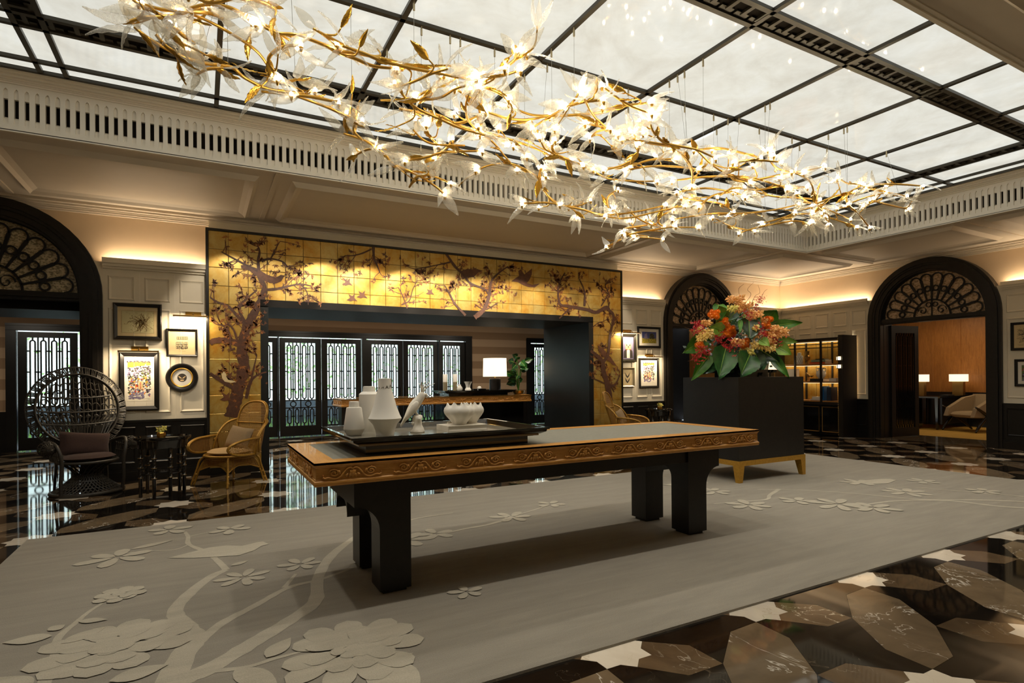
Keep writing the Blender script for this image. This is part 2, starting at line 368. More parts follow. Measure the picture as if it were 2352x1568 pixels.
def tag(o, label, cat, group=None):
    o['label'] = label; o['category'] = cat
    if group: o['group'] = group
    return o
def struct(o, label, cat=None):
    o['kind'] = 'structure'; o['label'] = label
    if cat: o['category'] = cat
    return o
def stuff(o): o['kind'] = 'stuff'; return o
def copy_tree(o, parent=None):
    c = o.copy(); C.objects.link(c); c.parent = parent
    for ch in o.children: copy_tree(ch, c)
    return c
def bez(pts, n=8):
    """smooth Catmull-Rom through points"""
    P = [Vector(p) for p in pts]; out = []
    for i in range(len(P)-1):
        p0, p1, p2, p3 = P[max(i-1, 0)], P[i], P[i+1], P[min(i+2, len(P)-1)]
        for k in range(n):
            t = k/n; out.append(.5*((2*p1)+(p2-p0)*t+(2*p0-5*p1+4*p2-p3)*t*t+(3*p1-p0-3*p2+p3)*t**3))
    out.append(P[-1]); return out
YP = lambda a, b, d: (a, d, b)     # polygon in X,Z with depth along Y
XP = lambda a, b, d: (d, a, b)     # polygon in Y,Z with depth along X
ZP = lambda a, b, d: (a, b, d)

# ================================================================== FLOOR
WY, WX = 9.5, 13.0           # faces of the panelled back wall and side wall
CEIL = 3.8                   # low ceiling
CPX0, CPX1, CPY0, CPY1 = -1.355, 9.29, 2.345, 6.42
def make_floor():
    fl = MB().box(-8, 13.3, -2, 15.0, -.12, -.006).build('floor', 'marble_black'); struct(fl, 'polished marble floor with cream stars among dark brown polygons', 'floor')
    x0, px, y0, py = -1.34, 1.0575, 1.29, 1.03
    t = .187; d = t*.7071; vr = t*.765
    tip = [(t*math.cos(PI/4*k), t*math.sin(PI/4*k)) for k in range(8)]
    val = [(vr*math.cos(PI/4*k+PI/8), vr*math.sin(PI/4*k+PI/8)) for k in range(8)]
    star = [p for k in range(8) for p in (tip[k], val[k])]
    neg = lambda P: [(-a, -b) for a, b in P]; sw = lambda P: [(b, a) for a, b in P][::-1]
    Q = [tip[0], (.36, -.15), (.36, -.36), (.15, -.36), tip[6], val[6], tip[7], val[7]][::-1]
    band = [(-d, -d), (-.345, -.145), (-.64, -.36), (-.855, -.655), (-1+d, -1+d), (-.655, -.855), (-.36, -.64), (-.145, -.345)]
    bl = [(-1+t, 0), (-.64, -.15), (-.64, -.36), (-.345, -.145), (-d, -d), val[4], (-t, 0), (-.36, .15), (-.36, .36), (-.655, .145), (-1+d, d), (-1+val[0][0], val[0][1])]
    kinds = [('star_tile', 'marble_cream', star), ('taupe_tile', 'marble_taupe', band), ('brown_tile', 'marble_brown', Q), ('brown_tile', 'marble_brown', neg(Q)),
             ('black_tile', 'marble_black', bl), ('black_tile', 'marble_black', sw(bl))]
    pieces = {}
    for ki, (nm, mat, poly) in enumerate(kinds):
        cx = sum(p[0] for p in poly)/len(poly); cy = sum(p[1] for p in poly)/len(poly)
        loc = [((a-cx)*px*.9965, (b-cy)*py*.9965) for a, b in poly]
        n = len(loc); me = MB().add([(a, b, 0) for a, b in loc]+[(a, b, -.006) for a, b in loc], [tuple(range(n))]+[(i, n+i, n+(i+1) % n, (i+1) % n) for i in range(n)]).mesh(nm, mat)
        for i in range(-6, 15):
            for j in range(-3, 14):
                X, Y = x0+(i+cx)*px, y0+(j+cy)*py
                pts = [(X+a, Y+b) for a, b in loc]
                if all(CPX0 < a < CPX1 and CPY0 < b < CPY1 for a, b in pts): continue
                if X > 13.4 or Y > 14.6 or X < -7.6 or Y < -1.6: continue
                q = [proj((a, b, 0)) for a, b in pts]; area = 0
                if all(q):
                    us = [k[0] for k in q]; vs = [k[1] for k in q]
                    if max(us) > 0 and min(us) < 2352 and min(vs) < 1568: area = (max(us)-min(us))*(max(vs)-min(vs))
                hidden = Y > 9.9 and not (X < 9 and (.6 < X < 7 or X < -.8))
                pieces.setdefault(nm, []).append((0 if hidden else area, X, Y, me, loc, mat))
    for nm, L in pieces.items():
        L.sort(key=lambda k: -k[0]); rest = MB()
        for r, (area, X, Y, me, loc, mat) in enumerate(L):
            if r < 280 and area > 60: link(nm, me, fl, (X, Y, 0))
            else: rest.add([(X+a, Y+b, 0) for a, b in loc], [tuple(range(len(loc)))])
        stuff(rest.build(nm+'s_beyond', L[0][5], fl))
    return fl
FLOOR = make_floor()

# ------------------------------------------------------------------ carpet with carved blossom motif
_pz = [0]
def ribbon(mb, pts, w0, w1, z, wob=0, n=6):
    _pz[0] = (_pz[0]+1) % 40; z = z-.0025+.00006*_pz[0]
    P = bez([(p.x, p.y, z) for p in pts], n); m = len(P); L = []; R = []
    for i, p in enumerate(P):
        t = (P[min(i+1, m-1)]-P[max(i-1, 0)]).normalized(); s = Vector((-t.y, t.x, 0)); w = (w0+(w1-w0)*i/(m-1))*(1+wob*random.uniform(-1, 1))
        L.append(p+s*w/2); R.append(p-s*w/2)
    mb.add(L+R, [(i, i+1, m+i+1, m+i) for i in range(m-1)])
def petal(mb, c, a, ln, wd, z, n=7, blunt=.75, full=False):
    _pz[0] = (_pz[0]+1) % 40; z = z+.00006*_pz[0]
    """leaf/petal outline on the ground plane from base point c in direction a"""
    dx, dy = math.cos(a), math.sin(a); P = []
    for k in range(n+1):
        s = k/n; w = wd/2*(math.sqrt(max(0, 1-(2*s-1)**2))*(.55+.45*s) if full else math.sin(PI*s**blunt)); P.append((c[0]+dx*ln*s-dy*w, c[1]+dy*ln*s+dx*w, z))
    for k in range(n-1, 0, -1):
        s = k/n; w = wd/2*(math.sqrt(max(0, 1-(2*s-1)**2))*(.55+.45*s) if full else math.sin(PI*s**blunt)); P.append((c[0]+dx*ln*s+dy*w, c[1]+dy*ln*s-dx*w, z))
    mb.add(P, [tuple(range(len(P)))])
def make_carpet():
    z = .012
    t = thing('carpet', 'large grey hand-tufted carpet with carved branch and blossom motif under the long table', 'carpet', (0, 0, 0))
    m = MB(); r = .012
    m.taper((CPX0, CPX1, CPY0, CPY1), 0, (CPX0+r*.3, CPX1-r*.3, CPY0+r*.3, CPY1-r*.3), z); m.build('carpet_ground', 'carpet_ground', t)
    g = lambda *pp: [onZ(u, v, z) for u, v in pp]; zz = z+.0035
    def part(nm, mb): mb.build(nm, 'carpet_motif', t)
    br = [([(360, 1640), (418, 1507), (449, 1466), (418, 1431), (403, 1400), (439, 1359), (485, 1324), (520, 1308)], .14, .055),
          ([(520, 1308), (500, 1288), (474, 1267), (434, 1250), (432, 1232), (424, 1221)], .05, .03),
          ([(454, 1477), (510, 1431), (587, 1390), (663, 1349), (740, 1329), (811, 1303)], .07, .03),
          ([(370, 1620), (408, 1568), (485, 1533), (587, 1472), (663, 1426), (724, 1380), (730, 1329), (755, 1283), (796, 1247), (840, 1220)], .13, .06),
          ([(653, 1349), (679, 1318)], .035, .02), ([(85, 1640), (102, 1568), (127, 1507), (133, 1466), (173, 1431), (204, 1405), (235, 1385)], .06, .02),
          ([(370, 1600), (393, 1568), (459, 1545), (561, 1533), (633, 1512), (709, 1492)], .05, .02), ([(434, 1250), (400, 1262), (330, 1266), (250, 1274)], .02, .015),
          ([(434, 1232), (480, 1222), (540, 1216)], .02, .012),
          ([(2400, 1168), (2300, 1163), (2180, 1150), (2060, 1150), (1960, 1163)], .07, .03), ([(2400, 1154), (2250, 1148), (2120, 1147), (1960, 1133), (1840, 1125), (1740, 1124)], .05, .02),
          ([(2352, 1140), (2250, 1132), (2110, 1120), (2040, 1119)], .04, .015), ([(1790, 1123), (1768, 1137), (1760, 1147), (1700, 1152), (1640, 1157)], .05, .025), ([(1180, 1187), (1120, 1205), (1060, 1216), (960, 1240)], .05, .03), ([(1160, 1190), (1210, 1176), (1260, 1160)], .03, .02), ([(880, 1210), (960, 1190), (1040, 1178)], .035, .02)]
    for pts, a, b in br:
        m = MB(); ribbon(m, g(*pts), a, b, zz, .10); part('carved_branch', m)
    def bloom(u, v, R, n=5, seed=0, rings=1, ctr=True):
        rnd = random.Random(seed); c = onZ(u, v, z); m = MB(); a0 = rnd.uniform(0, 6)
        for q in range(rings):
            rr = R*(1-.34*q); k = n if q == 0 else max(4, n-2*q)
            for i in range(k):
                a = a0+q*.5+2*PI*i/k+rnd.uniform(-.12, .12); f = .10 if q == 0 and rings == 1 else .30
                petal(m, (c.x+math.cos(a)*rr*f, c.y+math.sin(a)*rr*f), a, rr*(1-f)*rnd.uniform(.85, 1.1), rr*((5.6 if rings > 1 else 3.0)/k), zz+.0018*q+(.0009*(i % 2) if rings > 1 else 0), 9, .62, True)
        if rings > 1: petal(m, (c.x-R*.3, c.y), 0, R*.6, R*.55, zz+.004, 8, 1)
        part('carved_blossom', m)
    for s, (u, v, R, n, rg) in enumerate([(811, 1490, .37, 11, 3), (262, 1484, .36, 10, 3), (273, 1366, .15, 8, 2), (560, 1326, .19, 7, 1), (690, 1296, .17, 6, 1), (270, 1280, .26, 6, 1), (388, 1217, .2, 5, 1), (528, 1216, .18, 5, 1), (1072, 1360, .12, 5, 1),
                                          (935, 1240, .24, 6, 1), (1000, 1226, .18, 5, 1), (1175, 1187, .22, 6, 1), (1265, 1158, .16, 5, 1), (1720, 1160, .26, 6, 1), (1925, 1158, .3, 7, 1), (2005, 1166, .26, 6, 1), (2080, 1130, .28, 7, 1), (1975, 1108, .24, 6, 1), (2120, 1105, .2, 5, 1), (1640, 1128, .22, 6, 1), (1830, 1150, .2, 5, 1), (2260, 1128, .2, 5, 1)]):
        bloom(u, v, R, n, s+3, rg)
    for u, v, u2, v2, wd in [(612, 1512, 668, 1466, .11), (120, 1462, 5, 1478, .12), (140, 1480, 246, 1440, .11), (180, 1428, 248, 1424, .07), (250, 1567, 388, 1527, .13), (110, 1450, 150, 1436, .09), (860, 1522, 950, 1500, .07), (858, 1526, 965, 1590, .24), (540, 1536, 640, 1580, .14), (120, 1560, 235, 1520, .1), (66, 1580, 0, 1556, .12), (300, 1262, 400, 1240, .09), (530, 1300, 570, 1288, .06)]:
        a, b = onZ(u, v, z), onZ(u2, v2, z); m = MB(); petal(m, (a.x, a.y), math.atan2(b.y-a.y, b.x-a.x), (b-a).length, wd, zz, 8, .8); part('carved_leaf', m)
    m = MB(); c = onZ(505, 1267, z)      # carved bird on the branch
    P = g((385, 1282), (440, 1268), (480, 1258), (520, 1253), (556, 1254), (590, 1246), (604, 1244), (618, 1250), (600, 1254), (585, 1264), (548, 1276), (500, 1279), (440, 1282))
    m.add([(p.x, p.y, zz) for p in P], [tuple(range(len(P)))]); part('carved_bird', fix_mb(m))
    for (u, v, s) in ((2010, 1104, 1), (1580, 1110, .8)):
        m = MB(); P = g((u-60, v+3), (u-20, v-1), (u+15, v-4), (u+36, v-4), (u+48, v-1), (u+30, v+6), (u-10, v+8)); m.add([(p.x, p.y, zz) for p in P], [tuple(range(len(P)))]); part('carved_bird', m)
def fix_mb(m): return m
make_carpet()

# ================================================================== WALLS
AR_R, AR_IN, AR_Z = 1.2, .95, 2.55          # arch casing: outer radius, inner radius, springing height
ARCH_L, ARCH_M, ARCH_S = -2.38, 10.2, 6.11  # arch centres (X, X on the back wall; Y on the side wall)
def wall_cols(mb, fn, a0, a1, z0, z1, d0, d1, holes):
    """wall slab from a0 to a1, z0 to z1, with arched holes (centre, radius); fn maps (a, z, depth)"""
    cuts = {a0, a1}
    for c, r in holes:
        for k in range(25):
            a = c-r+2*r*k/24
            if a0 < a < a1: cuts.add(a)
    cuts = sorted(cuts)
    def low(a):
        for c, r in holes:
            if abs(a-c) <= r+1e-6: return AR_Z+math.sqrt(max(0, r*r-(a-c)**2))
        return -1
    for a, b in zip(cuts, cuts[1:]):
        inside = any(abs((a+b)/2-c) < r for c, r in holes)
        la, lb = (max(z0, low(a)), max(z0, low(b))) if inside else (z0, z0)
        if la >= z1 and lb >= z1: continue
        la, lb = min(la, z1), min(lb, z1)
        mb.prism([(a, la), (b, lb), (b, z1), (a, z1)], fn, d0, d1)
def rect_ring(mb, fn, a0, a1, b0, b1, w, d0, d1):
    """mitred moulding around a rectangle: outer edge at depth d0, raised crest d1"""
    O = [(a0, b0), (a1, b0), (a1, b1), (a0, b1)]; I = [(a0+w, b0+w), (a1-w, b0+w), (a1-w, b1-w), (a0+w, b1-w)]
    M = [(a0+w*.35, b0+w*.35), (a1-w*.35, b0+w*.35), (a1-w*.35, b1-w*.35), (a0+w*.35, b1-w*.35)]; N = [(a0+w*.6, b0+w*.6), (a1-w*.6, b0+w*.6), (a1-w*.6, b1-w*.6), (a0+w*.6, b1-w*.6)]
    md = d0+(d1-d0)*.45
    vs = [fn(a, b, d0) for a, b in O]+[fn(a, b, d1) for a, b in M]+[fn(a, b, md) for a, b in N]+[fn(a, b, d0) for a, b in I]; fs = []
    for q in range(3):
        for k in range(4): fs.append((q*4+k, q*4+(k+1) % 4, q*4+4+(k+1) % 4, q*4+4+k))
    mb.add(vs, fs)
WAIN = .84; SHELF = 3.02
def make_wall(name, fn, face, up, segs, arches, a_lo, a_hi, label, sgn=1):
    """face = panel plane, up = set-back plane of the upper wall (sgn: direction away from the room)"""
    m = MB()
    for a, b in segs: m.prism([(a, 0), (b, 0), (b, SHELF), (a, SHELF)], fn, face, face+.3*sgn)
    for c in arches:    # spandrels of the panel zone
        wall_cols(m, fn, c-1.1, c+1.1, 2.0, SHELF, face, face+.3*sgn, [(c, 1.1)])
    w = m.build(name, 'cream_paint'); struct(w, label, 'wall')
    m = MB(); wall_cols(m, fn, a_lo, a_hi, SHELF, CEIL+.1, up, up+.2*sgn, [(c, 1.1) for c in arches]); m.build('upper_wall', 'cove_wall_paint', w)
    return w
back = make_wall('wall_back', YP, WY, WY+.12, [(-7.5, ARCH_L-1.1), (ARCH_L+1.1, .12), (7.72, ARCH_M-1.1), (ARCH_M+1.1, 13.3)], [ARCH_L, ARCH_M], -7.5, 13.3, 'cream panelled back wall with gilded portal and two dark arches')
MB().box(.1, 7.74, WY+.02, WY+.3, 2.6, CEIL).build('portal_backing', 'cream_paint', back)
side = make_wall('wall_right', XP, WX, WX+.12, [(-2, ARCH_S-1.1), (ARCH_S+1.1, 9.8)], [ARCH_S], -2, 9.8, 'cream panelled side wall with one dark arch')
fr = MB().box(-7.5, 13.3, -1.9, -1.7, 0, CEIL).build('wall_front', 'cream_paint'); struct(fr, 'cream wall behind the viewer, opposite the gilded portal', 'wall')
lf = MB().box(-7.7, -7.5, -1.9, 15, 0, CEIL).build('wall_left', 'cream_paint'); struct(lf, 'cream end wall opposite the bookcase wall', 'wall')
def wall_dress(w, fn, face, segs, s):
    """shelf lip hiding the cove lamps, panel mouldings, black wainscot and skirting; s = -1 points into the room"""
    for a, b, cols in segs:
        m = MB(); m.prism([(a, SHELF-.02), (b, SHELF-.02), (b, SHELF+.05), (a, SHELF+.05)], fn, face+s*.05, face+s*.085)
        m.prism([(a, SHELF-.06), (b, SHELF-.06), (b, SHELF), (a, SHELF)], fn, face+.02, face+s*.06); m.prism([(a, SHELF-.09), (b, SHELF-.09), (b, SHELF-.06), (a, SHELF-.06)], fn, face+.02, face+s*.03)
        m.build('cove_shelf', 'cream_paint', w)
        m = MB(); m.prism([(a, .0), (b, .0), (b, WAIN), (a, WAIN)], fn, face+.02, face+s*.022); m.prism([(a, WAIN-.03), (b, WAIN-.03), (b, WAIN), (a, WAIN)], fn, face, face+s*.035)
        m.build('wainscot', 'black_lacquer', w)
        m = MB(); m.prism([(a, 0), (b, 0), (b, .13), (a, .13)], fn, face, face+s*.045); m.prism([(a, .13), (b, .13), (b, .16), (a, .16)], fn, face, face+s*.033); m.build('skirting', 'black_lacquer', w)
        cw = (b-a)/cols
        for k in range(cols):
            p, q = a+cw*k+.055, a+cw*(k+1)-.055
            if q-p < .12: continue
            for z0, z1 in ((2.50, 2.84), (.93, 2.40)):
                m = MB(); rect_ring(m, fn, p, q, z0, z1, .045, face-.001*s, face+s*.014); m.build('panel_moulding', 'cream_paint', w)
            m = MB(); rect_ring(m, fn, p, q, .24, WAIN-.09, .035, face+s*.02, face+s*.034); m.build('panel_moulding', 'black_lacquer', w)
            if k: m = MB(); m.prism([(a+cw*k-.002, WAIN), (a+cw*k+.002, WAIN), (a+cw*k+.002, 2.9), (a+cw*k-.002, 2.9)], fn, face, face+s*.0015); m.build('panel_joint', 'frieze_paint', w)
wall_dress(back, YP, WY, [(-7.5, ARCH_L-AR_R, 9), (ARCH_L+AR_R, .09, 3), (7.75, ARCH_M-AR_R, 3), (ARCH_M+AR_R, WX, 4)], -1)
wall_dress(side, XP, WX, [(ARCH_S+AR_R, WY, 5), (-1.7, ARCH_S-AR_R, 14)], -1)
# cornice between wall and ceiling
for nm, fn, face, a0, a1 in (('trim_1', YP, WY+.12, -7.5, WX+.12), ('trim_2', XP, WX+.12, -1.7, WY+.12)):
    m = MB()
    for z0, z1, d in ((3.68, 3.70, .03), (3.70, 3.725, .055), (3.725, 3.74, .07), (3.74, 3.765, .11), (3.765, 3.80, .16)): m.prism([(a0, z0), (a1, z0), (a1, z1), (a0, z1)], fn, face, face-d)
    struct(m.build(nm, 'ceiling_paint'), 'stepped plaster cornice along the '+('portal wall' if nm == 'trim_1' else 'bookcase wall'), 'cornice')

# ================================================================== CEILING
VX0, VX1, VY0, VY1 = -2.37, 10.455, 2.02, 7.05      # well of the luminous ceiling
def make_ceiling():
    m = MB()
    for r in ((-7.5, 13.3, VY1+.03, 9.8), (-7.5, 13.3, -1.9, VY0-.03), (-7.5, VX0-.03, VY0-.03, VY1+.03), (VX1+.03, 13.3, VY0-.03, VY1+.03)): m.box(*r, CEIL, CEIL+.12)
    c = m.build('ceiling', 'ceiling_paint'); struct(c, 'low plaster ceiling with coffers around a luminous panelled well', 'ceiling')
    # coffer mouldings
    cof = [(-5.2, -2.3, 7.35, 9.2), (-1.93, .62, 7.35, 9.2), (.98, 6.72, 7.35, 9.2), (7.05, 9.72, 7.35, 9.2), (10.15, 12.5, 7.35, 9.2), (10.75, 12.5, 4.7, 6.95), (10.75, 12.5, 1.9, 4.3), (10.75, 12.5, -1.2, 1.5), (-1.9, 3.8, -1.3, 1.7), (4.3, 10.2, -1.3, 1.7), (-7.1, -2.7, 2.2, 6.9)]
    for a, b, d, e in cof:
        m = MB(); rect_ring(m, ZP, a, b, d, e, .15, CEIL+.001, CEIL-.055); m.build('coffer_moulding', 'ceiling_paint', c)
    for a, b, d, e in ((.77, .83, 7.1, 9.4), (6.86, 6.92, 7.1, 9.4), (9.9, 9.96, 7.1, 9.4), (-2.15, -2.09, 7.1, 9.4)):
        MB().box(a, b, d, e, CEIL-.018, CEIL+.01).build('coffer_rib', 'ceiling_paint', c)
    for d, e in ((7.1, 7.16), (4.48, 4.54)): MB().box(10.6, 12.8, d, e, CEIL-.018, CEIL+.01).build('coffer_rib', 'ceiling_paint', c)
    # bead under the well
    m = MB()
    for w, z0, z1 in ((.03, CEIL-.02, CEIL), (.06, CEIL-.008, CEIL)):
        m.box(VX0-w, VX1+w, VY1, VY1+w, z0, z1); m.box(VX0-w, VX1+w, VY0-w, VY0, z0, z1); m.box(VX0-w, VX0, VY0, VY1, z0, z1); m.box(VX1, VX1+w, VY0, VY1, z0, z1)
    m.build('well_bead', 'frieze_paint', c)
    # fluted frieze: bands, recessed backs, dark air slots, and each fin on its own
    G0, G1, S0, S1, T0 = 3.85, 4.19, 3.905, 4.095, 4.235
    def run(fn, a0, a1, y, s, tag_):
        m = MB(); m.prism([(a0, CEIL), (a1, CEIL), (a1, G0), (a0, G0)], fn, y, y+s*.05); m.prism([(a0, G1), (a1, G1), (a1, T0), (a0, T0)], fn, y, y+s*.05); m.build('frieze_band', 'frieze_paint', c)
        m = MB(); m.prism([(a0, G0), (a1, G0), (a1, S0), (a0, S0)], fn, y+s*.016, y+s*.05); m.prism([(a0, S1), (a1, S1), (a1, G1), (a0, G1)], fn, y+s*.016, y+s*.05); m.build('flute_back', 'frieze_paint', c)
        m = MB(); m.prism([(a0, G0), (a1, G0), (a1, T0), (a0, T0)], fn, y+s*.052, y+s*.08); m.build('air_slot', 'dark_void', c)
        n = round((a1-a0)/.0785); p = (a1-a0)/n; hw = p*.27
        poly = [(-hw, G0), (hw, G0), (hw, G1-.03), (hw+.006, G1-.012), (p/2, G1), (-p/2, G1), (-hw-.006, G1-.012), (-hw, G1-.03)]
        me = MB().prism(poly, fn, 0, s*.05).mesh('fin', 'frieze_paint')
        rest = MB()
        for k in range(n+1):
            a = a0+p*k
            if tag_ in 'bs': link('frieze_fin', me, c, fn(a, 0, y))
            else: rest.prism([(a+q, z) for q, z in poly], fn, y, y+s*.05)
        if rest.v: stuff(rest.build('frieze_fins_beyond', 'frieze_paint', c))
        m = MB()      # crown
        for z0, z1, d in ((4.235, 4.25, .015), (4.25, 4.26, .03), (4.26, 4.275, .05), (4.275, 4.295, .085), (4.295, 4.31, .12), (4.31, 4.325, .15), (4.325, 4.35, .175)): m.prism([(a0-.0, z0), (a1, z0), (a1, z1), (a0, z1)], fn, y-s*d, y+s*.05)
        m.build('crown_moulding', 'frieze_paint', c)
    run(YP, VX0, VX1, VY1, 1, 'b'); run(XP, VY0, VY1, VX1, 1, 's'); run(YP, VX0, VX1, VY0, -1, 'f'); run(XP, VY0, VY1, VX0, -1, 'l')
    # luminous ceiling: mullion grid and panes
    zg = 4.365
    fx0, fx1, fy0, fy1 = VX0+.17, VX1-.17, VY0+.17, VY1-.17
    lx0, lx1, ly0, ly1 = -1.225, 9.315, 3.12, 5.93       # centres of the wide ladder beams
    hw = .1
    xb = [.155, 1.46, 2.76, 4.07, 5.37, 6.69, 7.99]
    thin = .022
    def bar(x0, x1, y0, y1, nm='mullion'): MB().box(x0, x1, y0, y1, 4.315, 4.345).build(nm, 'dark_bronze', c); 
    for x in xb: bar(x-thin, x+thin, fy0, fy1)
    for y in (4.5, 6.66, 2.38): bar(fx0, fx1, y-thin, y+thin)
    for x in (-1.93, 10.015): bar(x-thin, x+thin, fy0, fy1)
    for x in (lx0, lx1):
        for s in (-1, 1): bar(x+s*hw-thin, x+s*hw+thin, fy0, fy1)
    for y in (ly0, ly1):
        for s in (-1, 1): bar(fx0, fx1, y+s*hw-thin, y+s*hw+thin)
    bar(fx0-.05, fx1+.05, fy1-.02, fy1+.03, 'perimeter_frame'); bar(fx0-.05, fx1+.05, fy0-.03, fy0+.02, 'perimeter_frame'); bar(fx1-.02, fx1+.03, fy0, fy1, 'perimeter_frame'); bar(fx0-.03, fx0+.02, fy0, fy1, 'perimeter_frame')
    # ladder beams: dark recessed plates with cross rungs
    def ladder(fn, a0, a1, b, nm):
        m = MB(); m.prism([(a0, b-hw), (a1, b-hw), (a1, b+hw), (a0, b+hw)], fn, 4.345, 4.36); m.build('ladder_plate', 'dark_void', c)
        n = int((a1-a0)/.17); me = MB().prism([(-.018, -hw), (.018, -hw), (.018, hw*.45), (-.018, hw*.45)], fn, 4.318, 4.34).mesh('ladder_rung', 'dark_bronze')
        me2 = MB().prism([(-.07, hw*.25), (.07, hw*.25), (.07, hw*.8), (-.07, hw*.8)], fn, 4.330, 4.342).mesh('ladder_fin', 'dark_bronze')
        for k in range(n):
            a = a0+(k+.5)*(a1-a0)/n
            link('ladder_rung', me, c, (a, b, 0) if fn is ZP else (b, a, 0)); link('ladder_plate_fin', me2, c, (a, b, 0) if fn is ZP else (b, a, 0))
    ZQ = lambda a, b, d: (b, a, d)
    ladder(ZP, lx0-hw, lx1+hw, ly0, 'a'); ladder(ZP, lx0-hw, lx1+hw, ly1, 'a'); ladder(ZQ, ly0+hw, ly1-hw, lx0, 'b'); ladder(ZQ, ly0+hw, ly1-hw, lx1, 'b')
    xs = [fx0-.03, -1.93, lx0-hw, lx0+hw]+xb+[lx1-hw, lx1+hw, 10.015, fx1+.03]; ys = [fy0-.03, 2.38, ly0-hw, ly0+hw, 4.5, ly1-hw, ly1+hw, 6.66, fy1+.03]
    for i in range(len(xs)-1):
        for j in range(len(ys)-1):
            lad_x = i in (2, len(xs)-4) and ly0-hw-.01 <= (ys[j]+ys[j+1])/2 <= ly1+hw+.01; lad_y = (j in (2, 5)) and lx0-hw-.01 <= (xs[i]+xs[i+1])/2 <= lx1+hw+.01
            if lad_x or lad_y: continue
            MB().box(xs[i]+.004, xs[i+1]-.004, ys[j]+.004, ys[j+1]-.004, zg-.012, zg).build('luminous_pane', 'luminous_onyx', c)
    MB().box(VX0-.2, VX1+.2, VY0-.2, VY1+.2, 4.42, 4.5).build('ceiling_void_lid', 'dark_void', c)
    return c
CEILING = make_ceiling()

# ================================================================== GILDED PORTAL
GY = 9.42; GX0, GX1, GZ1 = .094, 7.745, 3.58; OX0, OX1, OZ = .885, 6.92, 2.507; PDEPTH = 11.15
def gpt(u, v, d=.0): p = onY(u, v, GY); return Vector((p.x, GY-.0025-d, p.z))
def ribbon_y(mb, pts, w0, w1, d, n=6, wob=.12):
    P = bez(pts, n); m = len(P); L = []; R = []
    for i, p in enumerate(P):
        t = (P[min(i+1, m-1)]-P[max(i-1, 0)])
        if t.length < 1e-6: t = Vector((1, 0, 0))
        t.normalize(); s = Vector((-t.z, 0, t.x)); w = (w0+(w1-w0)*i/(m-1))*(1+wob*random.uniform(-1, 1))
        L.append(Vector((p.x, GY-d, p.z))+s*w/2); R.append(Vector((p.x, GY-d, p.z))-s*w/2)
    mb.add(L+R, [(m+i, m+i+1, i+1, i) for i in range(m-1)])
def in_gold(p): return GX0+.04 < p.x < GX1-.04 and .12 < p.z < GZ1-.03 and not (OX0-.02 < p.x < OX1+.02 and p.z < OZ+.03)
